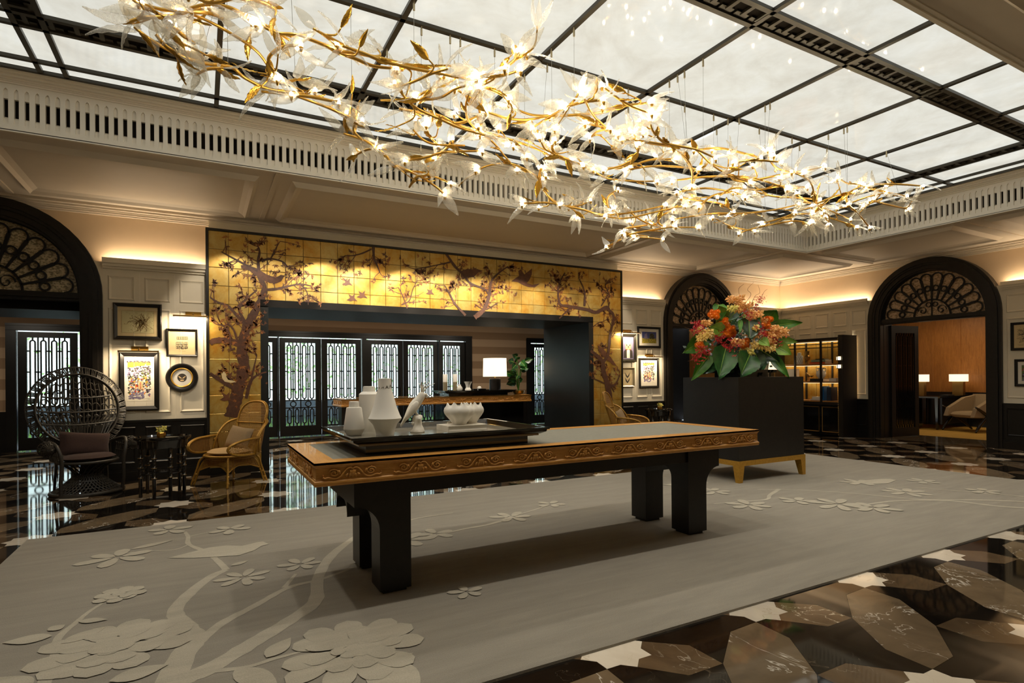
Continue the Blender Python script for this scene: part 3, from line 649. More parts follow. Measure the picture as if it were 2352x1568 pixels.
def make_portal():
    t = thing('gilded_portal', 'wide gilded tile portal painted with blossoming trees and birds', 'portal', (0, 0, 0))
    xs = [GX0+(OX0-GX0)*k/3 for k in range(3)]+[OX0+(OX1-OX0)*k/23 for k in range(23)]+[OX1+(GX1-OX1)*k/3 for k in range(4)]
    rh = (GZ1-OZ)/4; zs = [GZ1-rh*k for k in range(14)]
    me = {}
    for i in range(len(xs)-1):
        for j in range(13):
            a, b, z1, z0 = xs[i], xs[i+1], zs[j], max(zs[j+1], .1)
            if a >= OX0-.01 and b <= OX1+.01 and j >= 4: continue
            w, h = round(b-a, 3), round(z1-z0, 3)
            if (w, h) not in me:
                g = .0022; q = .004; W, H = w/2-g, h/2-g
                m = MB(); m.add([(-W, .02, -H), (W, .02, -H), (W, .02, H), (-W, .02, H), (-W, .002, -H), (W, .002, -H), (W, .002, H), (-W, .002, H), (-W+q, 0, -H+q), (W-q, 0, -H+q), (W-q, 0, H-q), (-W+q, 0, H-q)],
                                [(8, 9, 10, 11), (4, 5, 9, 8), (5, 6, 10, 9), (6, 7, 11, 10), (7, 4, 8, 11), (0, 1, 5, 4), (1, 2, 6, 5), (2, 3, 7, 6), (3, 0, 4, 7)])
                me[(w, h)] = m.mesh('gilded_tile', 'gilded_tile')
            link('gilded_tile', me[(w, h)], t, ((a+b)/2, GY, (z1+z0)/2))
    m = MB(); m.box(GX0, OX0, GY+.012, WY, .1, GZ1); m.box(OX1, GX1, GY+.012, WY, .1, GZ1); m.box(OX0, OX1, GY+.012, WY, OZ, GZ1); m.build('tile_ground', 'sepia_bark', t)
    m = MB(); m.box(GX0-.035, GX0, GY-.012, WY+.03, 0, GZ1+.035); m.box(GX1, GX1+.035, GY-.012, WY+.03, 0, GZ1+.035); m.box(GX0, GX1, GY-.012, WY+.03, GZ1, GZ1+.035); m.build('edge_frame', 'black_lacquer', t)
    MB().box(GX0, OX0+.01, GY-.01, WY, 0, .1).build('pier_base', 'black_lacquer', t); MB().box(OX1-.01, GX1, GY-.01, WY, 0, .1).build('pier_base', 'black_lacquer', t)
    MB().box(OX0-.1, OX0+.012, GY-.004, PDEPTH, 0, OZ).build('jamb_lining', 'portal_lining', t); MB().box(OX1-.012, OX1+.1, GY-.004, PDEPTH, 0, OZ).build('jamb_lining', 'portal_lining', t)
    MB().box(OX0-.1, OX1+.1, GY-.004, PDEPTH, OZ-.012, OZ+.1).build('lintel_lining', 'matt_black', t)
    # painted trees
    rnd = random.Random(5)
    T = [([(532, 958), (537, 935), (548, 893), (560, 843), (555, 801), (562, 767), (570, 742), (587, 714), (600, 686), (607, 663), (598, 638), (590, 624)], .19, .06), ([(596, 634), (593, 601), (596, 576), (588, 556)], .05, .015),
         ([(553, 792), (525, 782), (495, 782), (482, 788)], .09, .07), ([(565, 744), (551, 716), (553, 700), (570, 683), (590, 666)], .05, .02), ([(562, 744), (542, 722), (523, 702), (500, 694), (483, 683)], .05, .02), ([(607, 666), (638, 663), (663, 657), (691, 652), (715, 657)], .045, .015), ([(691, 654), (705, 671), (708, 700)], .02, .01),
         ([(601, 600), (621, 594), (649, 601), (660, 613)], .03, .02), ([(622, 594), (632, 573), (643, 554)], .025, .01), ([(482, 857), (511, 876), (545, 896)], .04, .06), ([(565, 915), (576, 876), (593, 860), (612, 854)], .05, .02), ([(576, 876), (584, 840), (590, 815)], .03, .012), ([(550, 786), (545, 781), (537, 758), (523, 742)], .04, .02), ([(540, 800), (530, 800), (527, 765), (512, 748), (500, 745)], .03, .02), ([(592, 622), (560, 606), (530, 590), (508, 578)], .04, .012),
         ([(857, 562), (859, 593), (865, 607), (872, 625)], .05, .015), ([(853, 572), (831, 582), (809, 587), (792, 587)], .03, .012), ([(922, 700), (940, 690), (948, 664), (958, 645)], .022, .01), ([(935, 708), (925, 680), (915, 660)], .02, .01),
         ([(1090, 729), (1112, 709), (1123, 679), (1128, 647), (1144, 628), (1166, 612)], .09, .02), ([(1024, 582), (1045, 612), (1064, 631), (1080, 650), (1112, 664), (1122, 676)], .05, .03), ([(1034, 602), (997, 610), (954, 618)], .03, .012), ([(1069, 724), (1045, 698), (1032, 674), (1021, 655)], .05, .015), ([(1144, 695), (1117, 711)], .015, .025), ([(1090, 698), (1105, 708), (1112, 709)], .012, .02),
         ([(1400, 925), (1396, 888), (1385, 851), (1383, 829), (1356, 805)], .16, .06), ([(1384, 832), (1396, 813), (1401, 768), (1409, 727), (1398, 712)], .07, .06), ([(1398, 712), (1391, 706), (1369, 717), (1348, 711), (1305, 703), (1286, 698), (1281, 669), (1286, 647), (1297, 626)], .09, .02), ([(1310, 706), (1284, 731)], .04, .025), ([(1342, 703), (1342, 669), (1329, 639)], .05, .015), ([(1380, 703), (1396, 674), (1390, 655), (1400, 640)], .03, .01), ([(1396, 888), (1412, 883), (1423, 861)], .06, .03), ([(1358, 754), (1372, 742), (1386, 738)], .02, .01), ([(1357, 835), (1370, 828), (1380, 826)], .02, .03), ([(1388, 880), (1370, 872), (1357, 868)], .03, .015), ([(1410, 900), (1400, 880)], .02, .03)]
    tips = []
    for pts, a, b in T:
        P = [gpt(u, v) for u, v in pts]; m = MB(); ribbon_y(m, P, a, b, .003+.00003*len(tips), 6, .14); m.build('painted_branch', 'sepia_bark', t)
        S = bez(P, 5); L = sum((S[i+1]-S[i]).length for i in range(len(S)-1)); n = int(L/.085)
        for k in range(n):
            i = rnd.randrange(int(len(S)*.2), len(S)-1); tips.append((S[i], (S[i+1]-S[i]).normalized()))
        tips.append((S[-1], (S[-1]-S[-2]).normalized()))
    tw = MB(); bl = [MB(), MB()]; nb = 0; blooms = []
    def blossom(mb, p, r):
        k = rnd.choice((3, 4, 5)); a0 = rnd.uniform(0, 6)
        for i in range(k):
            a = a0+(i-k/2)*rnd.uniform(.5, .9); ln = r*rnd.uniform(.7, 1.2); w = ln*.32; dx, dz = math.cos(a), math.sin(a)
            pt = lambda s, o: (p.x+dx*ln*s-dz*o, GY-.0045, p.z+dz*ln*s+dx*o)
            mb.add([pt(0, 0), pt(.45, w/2), pt(1, 0), pt(.45, -w/2)], [(3, 2, 1, 0)])
    for p, d in tips:
        for q in range(rnd.choice((1, 1, 2))):
            a = math.atan2(d.z, d.x)+rnd.choice((-1, 1))*rnd.uniform(.4, 1.4); ln = rnd.uniform(.08, .3)
            mid = p+Vector((math.cos(a)*ln*.5+rnd.uniform(-.03, .03), 0, math.sin(a)*ln*.5)); e = p+Vector((math.cos(a)*ln, 0, math.sin(a)*ln+rnd.uniform(-.02, .07)))
            if not in_gold(e): continue
            ribbon_y(tw, [p, mid, e], .014, .006, .0034, 3)
            for f in (e, mid, (e+mid)/2, e+Vector((rnd.uniform(-.07, .07), 0, rnd.uniform(-.05, .07)))):
                if in_gold(f) and rnd.random() < .8: blooms.append(f)
    for x in range(46):     # loose sprays over the lintel
        f = Vector((rnd.uniform(GX0+.1, GX1-.1), 0, rnd.uniform(2.6, 3.5)))
        if in_gold(f) and rnd.random() < .5: blooms += [f, f+Vector((.06, 0, .03)), f+Vector((-.05, 0, .05))]; ribbon_y(tw, [f+Vector((0, 0, -.1)), f], .008, .005, .0034, 3)
    stuff(tw.build('painted_twigs', 'sepia_paint', t))
    for i, f in enumerate(blooms): blossom(bl[i % 2], f, rnd.uniform(.035, .065))
    stuff(bl[0].build('painted_blossoms', 'sepia_paint', t)); stuff(bl[1].build('painted_pale_blossoms', 'sepia_light', t))
    # painted birds
    def bird(pts, mat='sepia_paint'):
        P = [gpt(u, v) for u, v in pts]; m = MB(); m.add([(p.x, GY-.0055, p.z) for p in P], [tuple(range(len(P)))]); m.build('painted_bird', mat, t)
    bird([(553, 609), (566, 608), (590, 616), (612, 630), (632, 637), (640, 634), (645, 631), (650, 632), (656, 633), (651, 637), (646, 646), (634, 651), (620, 650), (606, 644), (590, 634), (570, 620), (554, 616)])
    bird([(1174, 646), (1186, 637), (1192, 634), (1190, 622), (1196, 619), (1204, 630), (1212, 624), (1222, 616), (1221, 630), (1216, 642), (1210, 650), (1222, 654), (1240, 651), (1228, 660), (1214, 659), (1202, 655), (1190, 648)])
    bird([(1060, 622), (1072, 618), (1096, 618), (1110, 622), (1098, 626), (1088, 636), (1070, 638), (1062, 642), (1058, 634)])
    bird([(1372, 793), (1378, 796), (1390, 806), (1404, 822), (1416, 840), (1408, 838), (1394, 826), (1382, 816), (1376, 804)])
    for cx, cy, s in ((797, 650, 1), (808, 686, 1), (831, 679, 1), (519, 914, 1.2), (987, 672, .8)):
        bird([(cx-12*s, cy+3*s), (cx-4*s, cy-2*s), (cx-8*s, cy-11*s), (cx+1*s, cy-6*s), (cx+7*s, cy-12*s), (cx+6*s, cy-2*s), (cx+13*s, cy+6*s), (cx+4*s, cy+4*s), (cx-3*s, cy+6*s)])
    bird([(509, 859), (514, 853), (519, 858), (521, 866), (531, 872), (543, 877), (530, 879), (516, 876), (510, 868)], 'paper_cream'); bird([(519, 864), (528, 858), (534, 853), (531, 866), (538, 874), (524, 872)])
make_portal()

# ================================================================== FOYER BEYOND, WITH LATTICE DOORS
DY = 14.5
def make_foyer():
    w = MB().box(-7.5, 13.3, DY, DY+.2, 2.52, 3.0)
    gaps = [(-3.36, 0.9), (1.16, 6.61), (8.37, 11.2)]; prev = -7.5
    for a, b in gaps: w.box(prev, a, DY, DY+.2, 0, 2.52); prev = b
    w.box(prev, 13.3, DY, DY+.2, 0, 2.52)
    wf = w.build('wall_foyer', 'striped_wallpaper'); struct(wf, 'striped foyer wall around the lattice doors beyond the portal', 'wall')
    prev = -7.5
    for a, b in gaps+[(9.2, 9.2)]:
        if a-prev > .05: MB().box(prev, a, DY-.02, DY+.01, 0, .8).build('dado', 'black_lacquer', wf)
        prev = b
    c = MB().box(-7.5, 13.3, 9.75, DY+.2, 3.0, 3.1).build('ceiling_foyer', 'ceiling_paint'); struct(c, 'plain foyer ceiling beyond the portal', 'ceiling')
    e = MB().box(8.9, 9.1, 9.8, 11.3, 0, 3.0).build('wall_foyer_end', 'black_lacquer'); struct(e, 'dark partition between foyer and side lounge', 'wall')
    # wall stubs that line the passages between the lobby wall and the foyer
    m = MB()
    m.box(-1.1, OX0-.1, WY+.3, PDEPTH, 0, 3.0); m.box(OX1+.1, 8.9, WY+.3, PDEPTH, 0, 3.0); m.box(-7.5, ARCH_L-1.1, WY+.3, PDEPTH, 0, 3.0); m.box(OX0-.1, OX1+.1, WY+.3, PDEPTH, OZ+.1, 3.0); m.box(ARCH_L-1.1, ARCH_L+1.28, WY+.3, PDEPTH, 2.36, 3.0)
    struct(m.build('wall_passage', 'matt_black'), 'dark blocks lining the passages from lobby to foyer', 'wall')
make_foyer()
def capsule(mb, fn, cx, w, z0, z1, d0, d1, t):
    r = w/2; n = 8; O = []; I = []
    for rr, L in ((r, O), (r-t, I)):
        L += [(cx+rr*math.cos(PI*k/n), z1-r+rr*math.sin(PI*k/n)) for k in range(n+1)]+[(cx+rr*math.cos(PI+PI*k/n), z0+r+rr*math.sin(PI+PI*k/n)) for k in range(n+1)]
    m = len(O); vs = [fn(a, b, d0) for a, b in O]+[fn(a, b, d0) for a, b in I]+[fn(a, b, d1) for a, b in O]+[fn(a, b, d1) for a, b in I]; fs = []
    for i in range(m):
        j = (i+1) % m; fs += [(i, j, m+j, m+i), (2*m+j, 2*m+i, 3*m+i, 3*m+j), (m+i, m+j, 3*m+j, 3*m+i), (j, i, 2*m+i, 2*m+j)]
    mb.add(vs, fs)
def lattice(mb, fn, a0, a1, z0, z1, ncol, d0, d1, t=.02):
    H = z1-z0; zA, zB, zC = z0+H*.335, z0+H*.27, z0+H*.235; cw = (a1-a0)/ncol; R = lambda a, b, c, e: mb.prism([(a, c), (b, c), (b, e), (a, e)], fn, d0, d1)
    zl, zu = z0+H*.216, z0+H*.306
    R(a0, a1, zl-t/2, zl+t/2); R(a0, a1, zu-t/2, zu+t/2)
    for k in range(ncol):
        cx = a0+cw*(k+.5); w = cw*.62
        capsule(mb, fn, cx, w, zu+H*.012, z1-H*.022, d0, d1, t); capsule(mb, fn, cx, w, z0+H*.022, zl-H*.012, d0, d1, t)
        for p, q in ((z1-H*.025, z1), (z0, z0+H*.025), (zu, zu+H*.014), (zl-H*.014, zl)): R(cx-t/2, cx+t/2, p, q)
        if k: R(a0+cw*k-t/2, a0+cw*k+t/2, zu, z1); R(a0+cw*k-t/2, a0+cw*k+t/2, z0, zl)
        for zz in (z0+H*.44, z0+H*.655, z0+H*.865, z0+H*.115): R(a0+cw*k, cx-w/2+.002, zz-t/2, zz+t/2); R(cx+w/2-.002, a0+cw*(k+1), zz-t/2, zz+t/2)
    nc = max(1, ncol//2)
    for k in range(nc):
        cx = a0+(a1-a0)*(k+.5)/nc; mb.ring((cx, (zl+zu)/2), (zu-zl)*.36, t, fn, 14, d0, d1)
        if k: R(a0+(a1-a0)*k/nc-t/2, a0+(a1-a0)*k/nc+t/2, zl, zu)
DOORN = [0]
def lattice_leaf(kind, fn, a0, a1, g0, g1, z0, z1, gz0, gz1, ncol, d, label, handle=None, t=.027, par=None):
    DOORN[0] += 1; nm = '%s_%d' % (kind, DOORN[0]); th = .05
    m = MB(); P = lambda a, b, c, e, x0=0, x1=th: m.prism([(a, c), (b, c), (b, e), (a, e)], fn, d+x0, d+x1)
    P(a0, g0, z0, z1); P(g1, a1, z0, z1); P(g0, g1, z0, gz0); P(g0, g1, gz1, z1)
    o = m.build(nm, 'black_lacquer'); struct(o, label, 'door' if kind == 'door' else 'window')
    m = MB(); lattice(m, fn, g0, g1, gz0, gz1, ncol, d+.012, d+.03, t); m.build('lattice', 'charcoal_iron', o)
    m = MB(); m.prism([(g0, gz0), (g1, gz0), (g1, gz1), (g0, gz1)], fn, d+.032, d+.037); m.build('pane', 'clear_glass', o)
    if handle is not None: m = MB(); m.prism([(handle-.012, .85), (handle+.012, .85), (handle+.012, 1.15), (handle-.012, 1.15)], fn, d-.05, d-.03); m.prism([(handle-.008, .9), (handle+.008, .9), (handle+.008, .93), (handle-.008, .93)], fn, d-.03, d+.005); m.build('pull_handle', 'dark_bronze', o)
    return o
GZA, GZB = .267, 2.262
lattice_leaf('door', YP, -3.19, -2.235, -3.047, -2.364, .02, 2.375, GZA, GZB, 4, DY+.03, 'lattice door leaf seen through the arch behind the peacock chair')
lattice_leaf('door', YP, -2.2, -1.25, -2.06, -1.38, .02, 2.375, GZA, GZB, 4, DY+.03, 'lattice door leaf half hidden by the edge of the arch')
lattice_leaf('window', YP, 1.2, 1.575, 1.25, 1.464, .02, 2.375, GZA, GZB, 1, DY+.03, 'narrow lattice sidelight at the portal edge behind the rattan chair')
lattice_leaf('door', YP, 1.62, 2.575, 1.753, 2.439, .02, 2.375, GZA, GZB, 4, DY+.03, 'lattice door leaf nearest the gold rattan chair, garden paving behind', 2.52)
lattice_leaf('door', YP, 2.585, 3.55, 2.722, 3.417, .02, 2.375, GZA, GZB, 4, DY+.03, 'lattice door leaf behind the white vases, second of the pair', 2.64)
lattice_leaf('door', YP, 3.69, 4.645, 3.825, 4.511, .02, 2.375, GZA, GZB, 4, DY+.03, 'lattice door leaf behind the tall marbled vase', 4.59)
lattice_leaf('door', YP, 4.655, 5.625, 4.79, 5.492, .02, 2.375, GZA, GZB, 4, DY+.03, 'lattice door leaf behind the cockatoo figure', 4.71)
lattice_leaf('window', YP, 5.67, 6.42, 5.775, 6.276, .02, 2.375, GZA, GZB, 3, DY+.03, 'lattice sidelight behind the two pillar candles')
lattice_leaf('door', YP, 8.52, 9.5, 8.67, 9.36, .02, 2.375, GZA, GZB, 4, DY+.03, 'lattice door leaf beside the dark portal jamb, right of the potted plant')
m = MB()
for a, b in ((-3.36, -3.2), (-1.24, -1.1), (1.16, 1.2), (1.578, 1.605), (3.565, 3.675), (5.632, 5.668), (6.42, 6.61), (8.37, 8.51), (9.51, 9.65)): m.box(a, b, DY-.04, DY+.12, 0, 2.4)
for a, b in ((-3.36, .9), (1.16, 6.61), (8.37, 11.2)): m.box(a, b, DY-.04, DY+.12, 2.395, 2.52); m.box(a, b, DY-.06, DY-.03, 2.49, 2.535)
struct(m.build('trim_6', 'black_lacquer'), 'black frames around the foyer doors', 'door frame')

# ------------------------------------------------------------------ outdoors behind the doors
def make_garden():
    rnd = random.Random(3)
    o = MB().box(-10, 16, DY+.12, 17.6, -.12, -.02).build('pavement_outside', 'paving'); struct(o, 'pale paving outside the lattice doors', 'pavement')
    o = MB().box(-10, 16, 17.0, 17.25, -.02, .78).build('planter_wall', 'planter_stone'); tag(o, 'low grey planter wall outside the lattice doors', 'planter')
    m = MB()
    for k in range(900):
        x, y = rnd.uniform(-8, 14), rnd.uniform(16.4, 16.95); h = rnd.uniform(.2, .5); a = rnd.uniform(-.15, .15)
        m.add([(x-.012, y, -.02), (x+.012, y, -.02), (x+a, y, h)], [(0, 1, 2)])
    g = m.build('grass', 'grass_green'); stuff(g); tag(g, 'strip of tall grass before the planter wall outside', 'grass')
    m = MB()
    for k in range(9000):
        x, y, z = rnd.uniform(-9, 15), rnd.uniform(17.25, 18.6), .8+3.2*rnd.random()**1.0; s = rnd.uniform(.05, .1)
        if rnd.random() < .45+.4*math.sin(x*1.7+1)*math.sin(z*1.3+x): 
            u = Vector((rnd.uniform(-1, 1), rnd.uniform(-1, 1), rnd.uniform(-1, 1))).normalized()*s; w = u.orthogonal().normalized()*s*.5; p = Vector((x, y, z))
            m.add([p-u, p+w, p+u, p-w], [(0, 1, 2, 3)])
    h = m.build('foliage', 'hedge_leaves'); stuff(h); tag(h, 'loose leafy hedge above the planter wall outside', 'hedge')
    o = MB().box(-12, 18, 20.5, 20.7, -.1, 5).build('wall_garden', 'white_render'); struct(o, 'white garden wall behind the hedge', 'wall')
make_garden()

# ================================================================== ARCHES
def arch_band(mb, fn, c, r0, r1, d0, d1, zs=AR_Z, n=28):
    I = [(c+r0, 0)]+[(c+r0*math.cos(PI*k/n), zs+r0*math.sin(PI*k/n)) for k in range(n+1)]+[(c-r0, 0)]
    O = [(c+r1, 0)]+[(c+r1*math.cos(PI*k/n), zs+r1*math.sin(PI*k/n)) for k in range(n+1)]+[(c-r1, 0)]
    m = len(I); vs = [fn(a, b, d0) for a, b in I]+[fn(a, b, d0) for a, b in O]+[fn(a, b, d1) for a, b in I]+[fn(a, b, d1) for a, b in O]; fs = []
    for i in range(m-1): fs += [(i, i+1, m+i+1, m+i), (2*m+i+1, 2*m+i, 3*m+i, 3*m+i+1), (i+1, i, 2*m+i, 2*m+i+1), (m+i, m+i+1, 3*m+i+1, 3*m+i)]
    fs += [(0, m, 3*m, 2*m), (m-1, 3*m-1, 4*m-1, 2*m-1)]; mb.add(vs, fs)
def make_arch(idx, fn, face, c, label, glass):
    t = bpy.data.objects.new('trim_%d' % idx, None); C.objects.link(t); struct(t, label, 'arch')
    m = MB()
    for r0, r1, d in ((1.15, 1.2, .06), (1.09, 1.15, .09), (1.05, 1.09, .075), (.975, 1.05, .055), (.945, .975, .03)): arch_band(m, fn, c, r0, r1, face-d, face+.14)
    m.build('casing', 'black_wood', t, 40)
    m = MB(); arch_band(m, fn, c, .94, 1.1, face+.1, face+.42); m.build('reveal', 'black_wood', t, 40)
    m = MB(); m.prism([(c-.95, 2.47), (c+.95, 2.47), (c+.95, 2.575), (c-.95, 2.575)], fn, face+.02, face+.2); m.prism([(c-.95, 2.5), (c+.95, 2.5), (c+.95, 2.55), (c-.95, 2.55)], fn, face-.005, face+.02); m.build('transom', 'black_wood', t)
    # fanlight ironwork: hub, spokes, petals, rings, scrolls
    d0, d1 = face+.07, face+.10; N = 12; zc = 2.575; hub = .33; m = MB(); tw = .022; pol = lambda r, a: (c+r*math.cos(a), zc+r*math.sin(a))
    m.ring((c, zc), hub, .028, fn, 24, d0, d1, 0, PI)
    da = PI/N; rs = .76; sr = rs*math.sin(da/2)/(1)  # petal head radius
    for k in range(N+1):
        a = k*da; p, q = pol(hub, a), pol(rs, a); nx, nz = -math.sin(a), math.cos(a); w0, w1 = .012, .022
        if 0 < k < N: m.prism([(p[0]-nx*w0, p[1]-nz*w0), (q[0]-nx*w1, q[1]-nz*w1), (q[0]+nx*w1, q[1]+nz*w1), (p[0]+nx*w0, p[1]+nz*w0)], fn, d0, d1)
    for k in range(N):
        a = (k+.5)*da; cc = pol(rs+.01, a); m.ring(cc, sr*.98, tw, fn, 12, d0, d1, a-PI/2-.15, a+PI/2+.15)
        rr = .565; m.ring(pol(rr, a), rr*math.sin(da/2)*.72, .02, fn, 12, d0-.004, d1+.004)
    m.ring((c, zc), .925, .03, fn, 40, d0, d1, 0, PI)
    for s in (-1, 1):
        sp = []
        for k in range(26):
            th = k/25*2.6*PI; r = .10*(1-k/25*.85); sp.append((c+s*(.17+r*math.cos(th)*.9), zc+.11+r*math.sin(th)))
        for (p, q) in zip(sp, sp[1:]): m.prism([(p[0]-.006, p[1]-.006), (q[0]-.006, q[1]-.006), (q[0]+.006, q[1]+.006), (p[0]+.006, p[1]+.006)], fn, d0, d1)
        m.ring((c+s*.06, zc+.23), .045, .012, fn, 12, d0, d1)
    m.prism([(c-.008, zc), (c+.008, zc), (c+.008, zc+.33), (c-.008, zc+.33)], fn, d0, d1)
    m.build('fan_tracery', 'charcoal_iron', t)
    n = 32; m = MB(); P = [(c+.945*math.cos(PI*k/n), 2.575+.93*math.sin(PI*k/n)) for k in range(n+1)]; m.prism(P, fn, face+.115, face+.125); m.build('fan_pane', glass, t)
    return t
make_arch(3, YP, WY, ARCH_L, 'black arched doorway casing with fanlight beside the peacock chair', 'antique_glass')
make_arch(4, YP, WY, ARCH_M, 'black arched doorway casing with fanlight behind the flower arrangement', 'amber_glass')
make_arch(5, XP, WX, ARCH_S, 'black arched doorway casing with fanlight leading to the study', 'amber_glass')

# ================================================================== STUDY beyond the side arch, LOUNGE beyond the back arch
def make_rooms():
    BX = 17.6
    m = MB().box(BX, BX+.2, 2.5, 9.4, 0, 3.1); w = m.build('wall_study', 'black_lacquer'); struct(w, 'study end wall panelled in honey oak above black dado', 'wall')
    for k in range(11):
        y = 2.6+.62*k; MB().box(BX-.03, BX, y+.004, y+.616, .9, 3.0).build('oak_board', 'panel_oak', w); MB().box(BX-.045, BX-.03, y-.03, y+.03, .9, 3.0).build('oak_batten', 'panel_oak', w)
    struct(MB().box(13.4, BX, 9.2, 9.4, 0, 3.1).build('wall_study_side', 'panel_oak'), 'oak side wall of the study beyond the arch', 'wall')
    struct(MB().box(13.4, BX, 2.5, 2.7, 0, 3.1).build('wall_study_near', 'panel_oak'), 'hidden oak side wall of the study', 'wall')
    struct(MB().box(13.3, BX+.2, 2.5, 9.4, 3.0, 3.15).build('ceiling_study', 'ceiling_paint'), 'plain ceiling of the study', 'ceiling')
    struct(MB().box(13.0, 14.35, 4.9, 7.35, -.05, .001).build('floor_threshold', 'marble_taupe'), 'brown marble threshold slab in the study arch', 'floor')
    k = plain('straw_carpet', srgb(176, 138, 66), .9, spec=.1, var=.15, vscale=5); 
    struct(MB().box(14.3, BX, 2.5, 9.4, -.05, .004).build('floor_study', 'straw_carpet'), 'straw yellow carpet of the study', 'floor')
    # lounge behind the arch next to the bookcase
    struct(MB().box(9.1, 14.2, 13.2, 13.4, 0, 3.0).build('wall_lounge', 'matt_black'), 'black end wall of the dim lounge behind the back arch', 'wall')
    struct(MB().box(13.6, 13.8, 9.8, 13.3, 0, 3.0).build('wall_lounge_side', 'panel_oak'), 'oak side wall of the dim lounge', 'wall')
make_rooms()
def arch_leaf(fn_label, hinge, ang, width, label, par=None):
    DOORN[0] += 1; o = thing('door_%d' % DOORN[0], label, 'door', (hinge[0], hinge[1], 0), ang); o['kind'] = 'structure'; d = 0; th = .05; g = .12
    m = MB(); P = lambda a, b, c, e: m.prism([(a, c), (b, c), (b, e), (a, e)], YP, -th/2, th/2)
    P(0, g, .01, 2.46); P(width-g, width, .01, 2.46); P(g, width-g, .01, .2); P(g, width-g, 2.3, 2.46); m.build('leaf_frame', 'black_wood', o)
    m = MB(); lattice(m, YP, g, width-g, .2, 2.3, 4, -.015, .015, .022); m.build('lattice', 'black_gloss', o)
    m = MB(); m.prism([(g, .2), (width-g, .2), (width-g, 2.3), (g, 2.3)], YP, -.004, .004); m.build('pane', 'black_gloss', o)
arch_leaf('s', (13.32, 7.035), math.radians(-9), .84, 'black lattice door leaf standing open in the study arch')
arch_leaf('m', (9.28, 9.84), math.radians(82), .86, 'black lattice door leaf standing open in the back arch')
arch_leaf('l', (ARCH_L+.92, 9.86), math.radians(97), .86, 'black door leaf folded open inside the arch by the peacock chair')

# ================================================================== LONG OAK TABLE
def scroll_mesh(L=.36, H=.05, r=.0062, n=5):
    """carved foliage scroll: two spirals, a wave tendril and a palmette, mirrored; lies in X-Z, proud towards -Y"""
    m = MB()
    for s in (-1, 1):
        P = [(.475, -.30), (.44, -.42), (.40, -.36), (.36, -.40), (.28, -.5), (.20, -.36), (.14, .02), (.09, .34), (.04, .42), (.0, .30)]
        m.tube(bez([(s*a*L, -.004, b*H) for a, b in P], 4), r, n)
        sp = [(s*(.30+.085*(1-k/16*.8)*math.cos(.3+k/16*3.2*PI))*L, -.004, (.02+.38*(1-k/16*.8)*math.sin(.3+k/16*3.2*PI))*H) for k in range(17)]; m.tube(sp, r*.9, n)
        m.ball((s*.30*L, -.003, .02*H), .0055, 6, 4); m.ball((s*.12*L, -.003, -.22*H), .005, 6, 4); m.ball((s*.47*L, -.003, -.12*H), .0045, 6, 4)
        for a, b, c, d in ((.2, -.1, .24, .3), (.07, -.1, .12, -.42), (.03, -.05, .055, -.5)): m.tube([(s*a*L, -.004, b*H), (s*(a+c)/2*L, -.004, (b+d)/2*H+.004), (s*c*L, -.002, d*H)], [r*.6, r*1.5, r*.4], n)
    for a in (-.05, -.025, 0, .025, .05): m.tube([(0, -.002, -.42*H), (a*L*.7, -.005, .05*H), (a*L, -.002, .45*H-abs(a)*H*3)], [r*.6, r*1.3, r*.4], n)
    return m
def oak_table(name, label, x0, x1, y0, y1, zt, ap, legs, tint='felt_grey'):
    cx, cy = (x0+x1)/2, (y0+y1)/2; t = thing(name, label, 'table', (cx, cy, 0)); hx, hy = (x1-x0)/2, (y1-y0)/2; b = .13
    for s in (-1, 1):
        m = MB(); m.prism([(-hx, s*hy), (hx, s*hy), (hx-b, s*(hy-b)), (-hx+b, s*(hy-b))][::s], ZP, zt-.02, zt); m.build('top_border', 'oak', t)
        m = MB(); m.prism([(s*hx, -hy), (s*hx, hy), (s*(hx-b), hy-b), (s*(hx-b), -hy+b)][::s], ZP, zt-.02, zt); m.build('top_border', 'oak_end', t)
    MB().box(-hx+b-.001, hx-b+.001, -hy+b-.001, hy-b+.001, zt-.02, zt-.0015).build('leather_inset', tint, t)
    h = ap
    prof = [(0, 0), (0, -.10), (.025, -.15), (.05, -.20), (.075, -.24), (.075, -.70), (.05, -.72), (.05, -.76), (0, -.80), (-.012, -.87), (0, -.95), (.03, -1.0)]   # (inset in units of .4h, height in h)
    vs = []; fs = []; k = len(prof)
    for i, q in prof:
        o = i*1.6*h*.6
        vs += [(-hx+o, -hy+o, zt+q*h), (hx-o, -hy+o, zt+q*h), (hx-o, hy-o, zt+q*h), (-hx+o, hy-o, zt+q*h)]
    for j in range(k-1):
        for e in range(4): fs.append((j*4+e, (j+1)*4+e, (j+1)*4+(e+1) % 4, j*4+(e+1) % 4))
    fs.append(tuple((k-1)*4+e for e in range(4))); MB().add(vs, fs).build('carved_apron', 'oak', t)
    o = .075*1.6*h*.6; me = scroll_mesh(H=h*.47).mesh('carved_scroll', 'oak', True); n = int((2*hx-.1)/.385); zc = zt-h*.48
    for q in range(n):
        x = -hx+o+(q+.5)*(2*hx-2*o)/n; link('carved_scroll', me, t, (x, -hy+o, zc)); 
    n2 = max(2, int((2*hy-.1)/.385))
    for q in range(n2):
        y = -hy+o+(q+.5)*(2*hy-2*o)/n2; link('carved_scroll', me, t, (-hx+o, y, zc), (0, 0, -PI/2)); link('carved_scroll', me, t, (hx-o, y, zc), (0, 0, PI/2))
    return t, zt-h
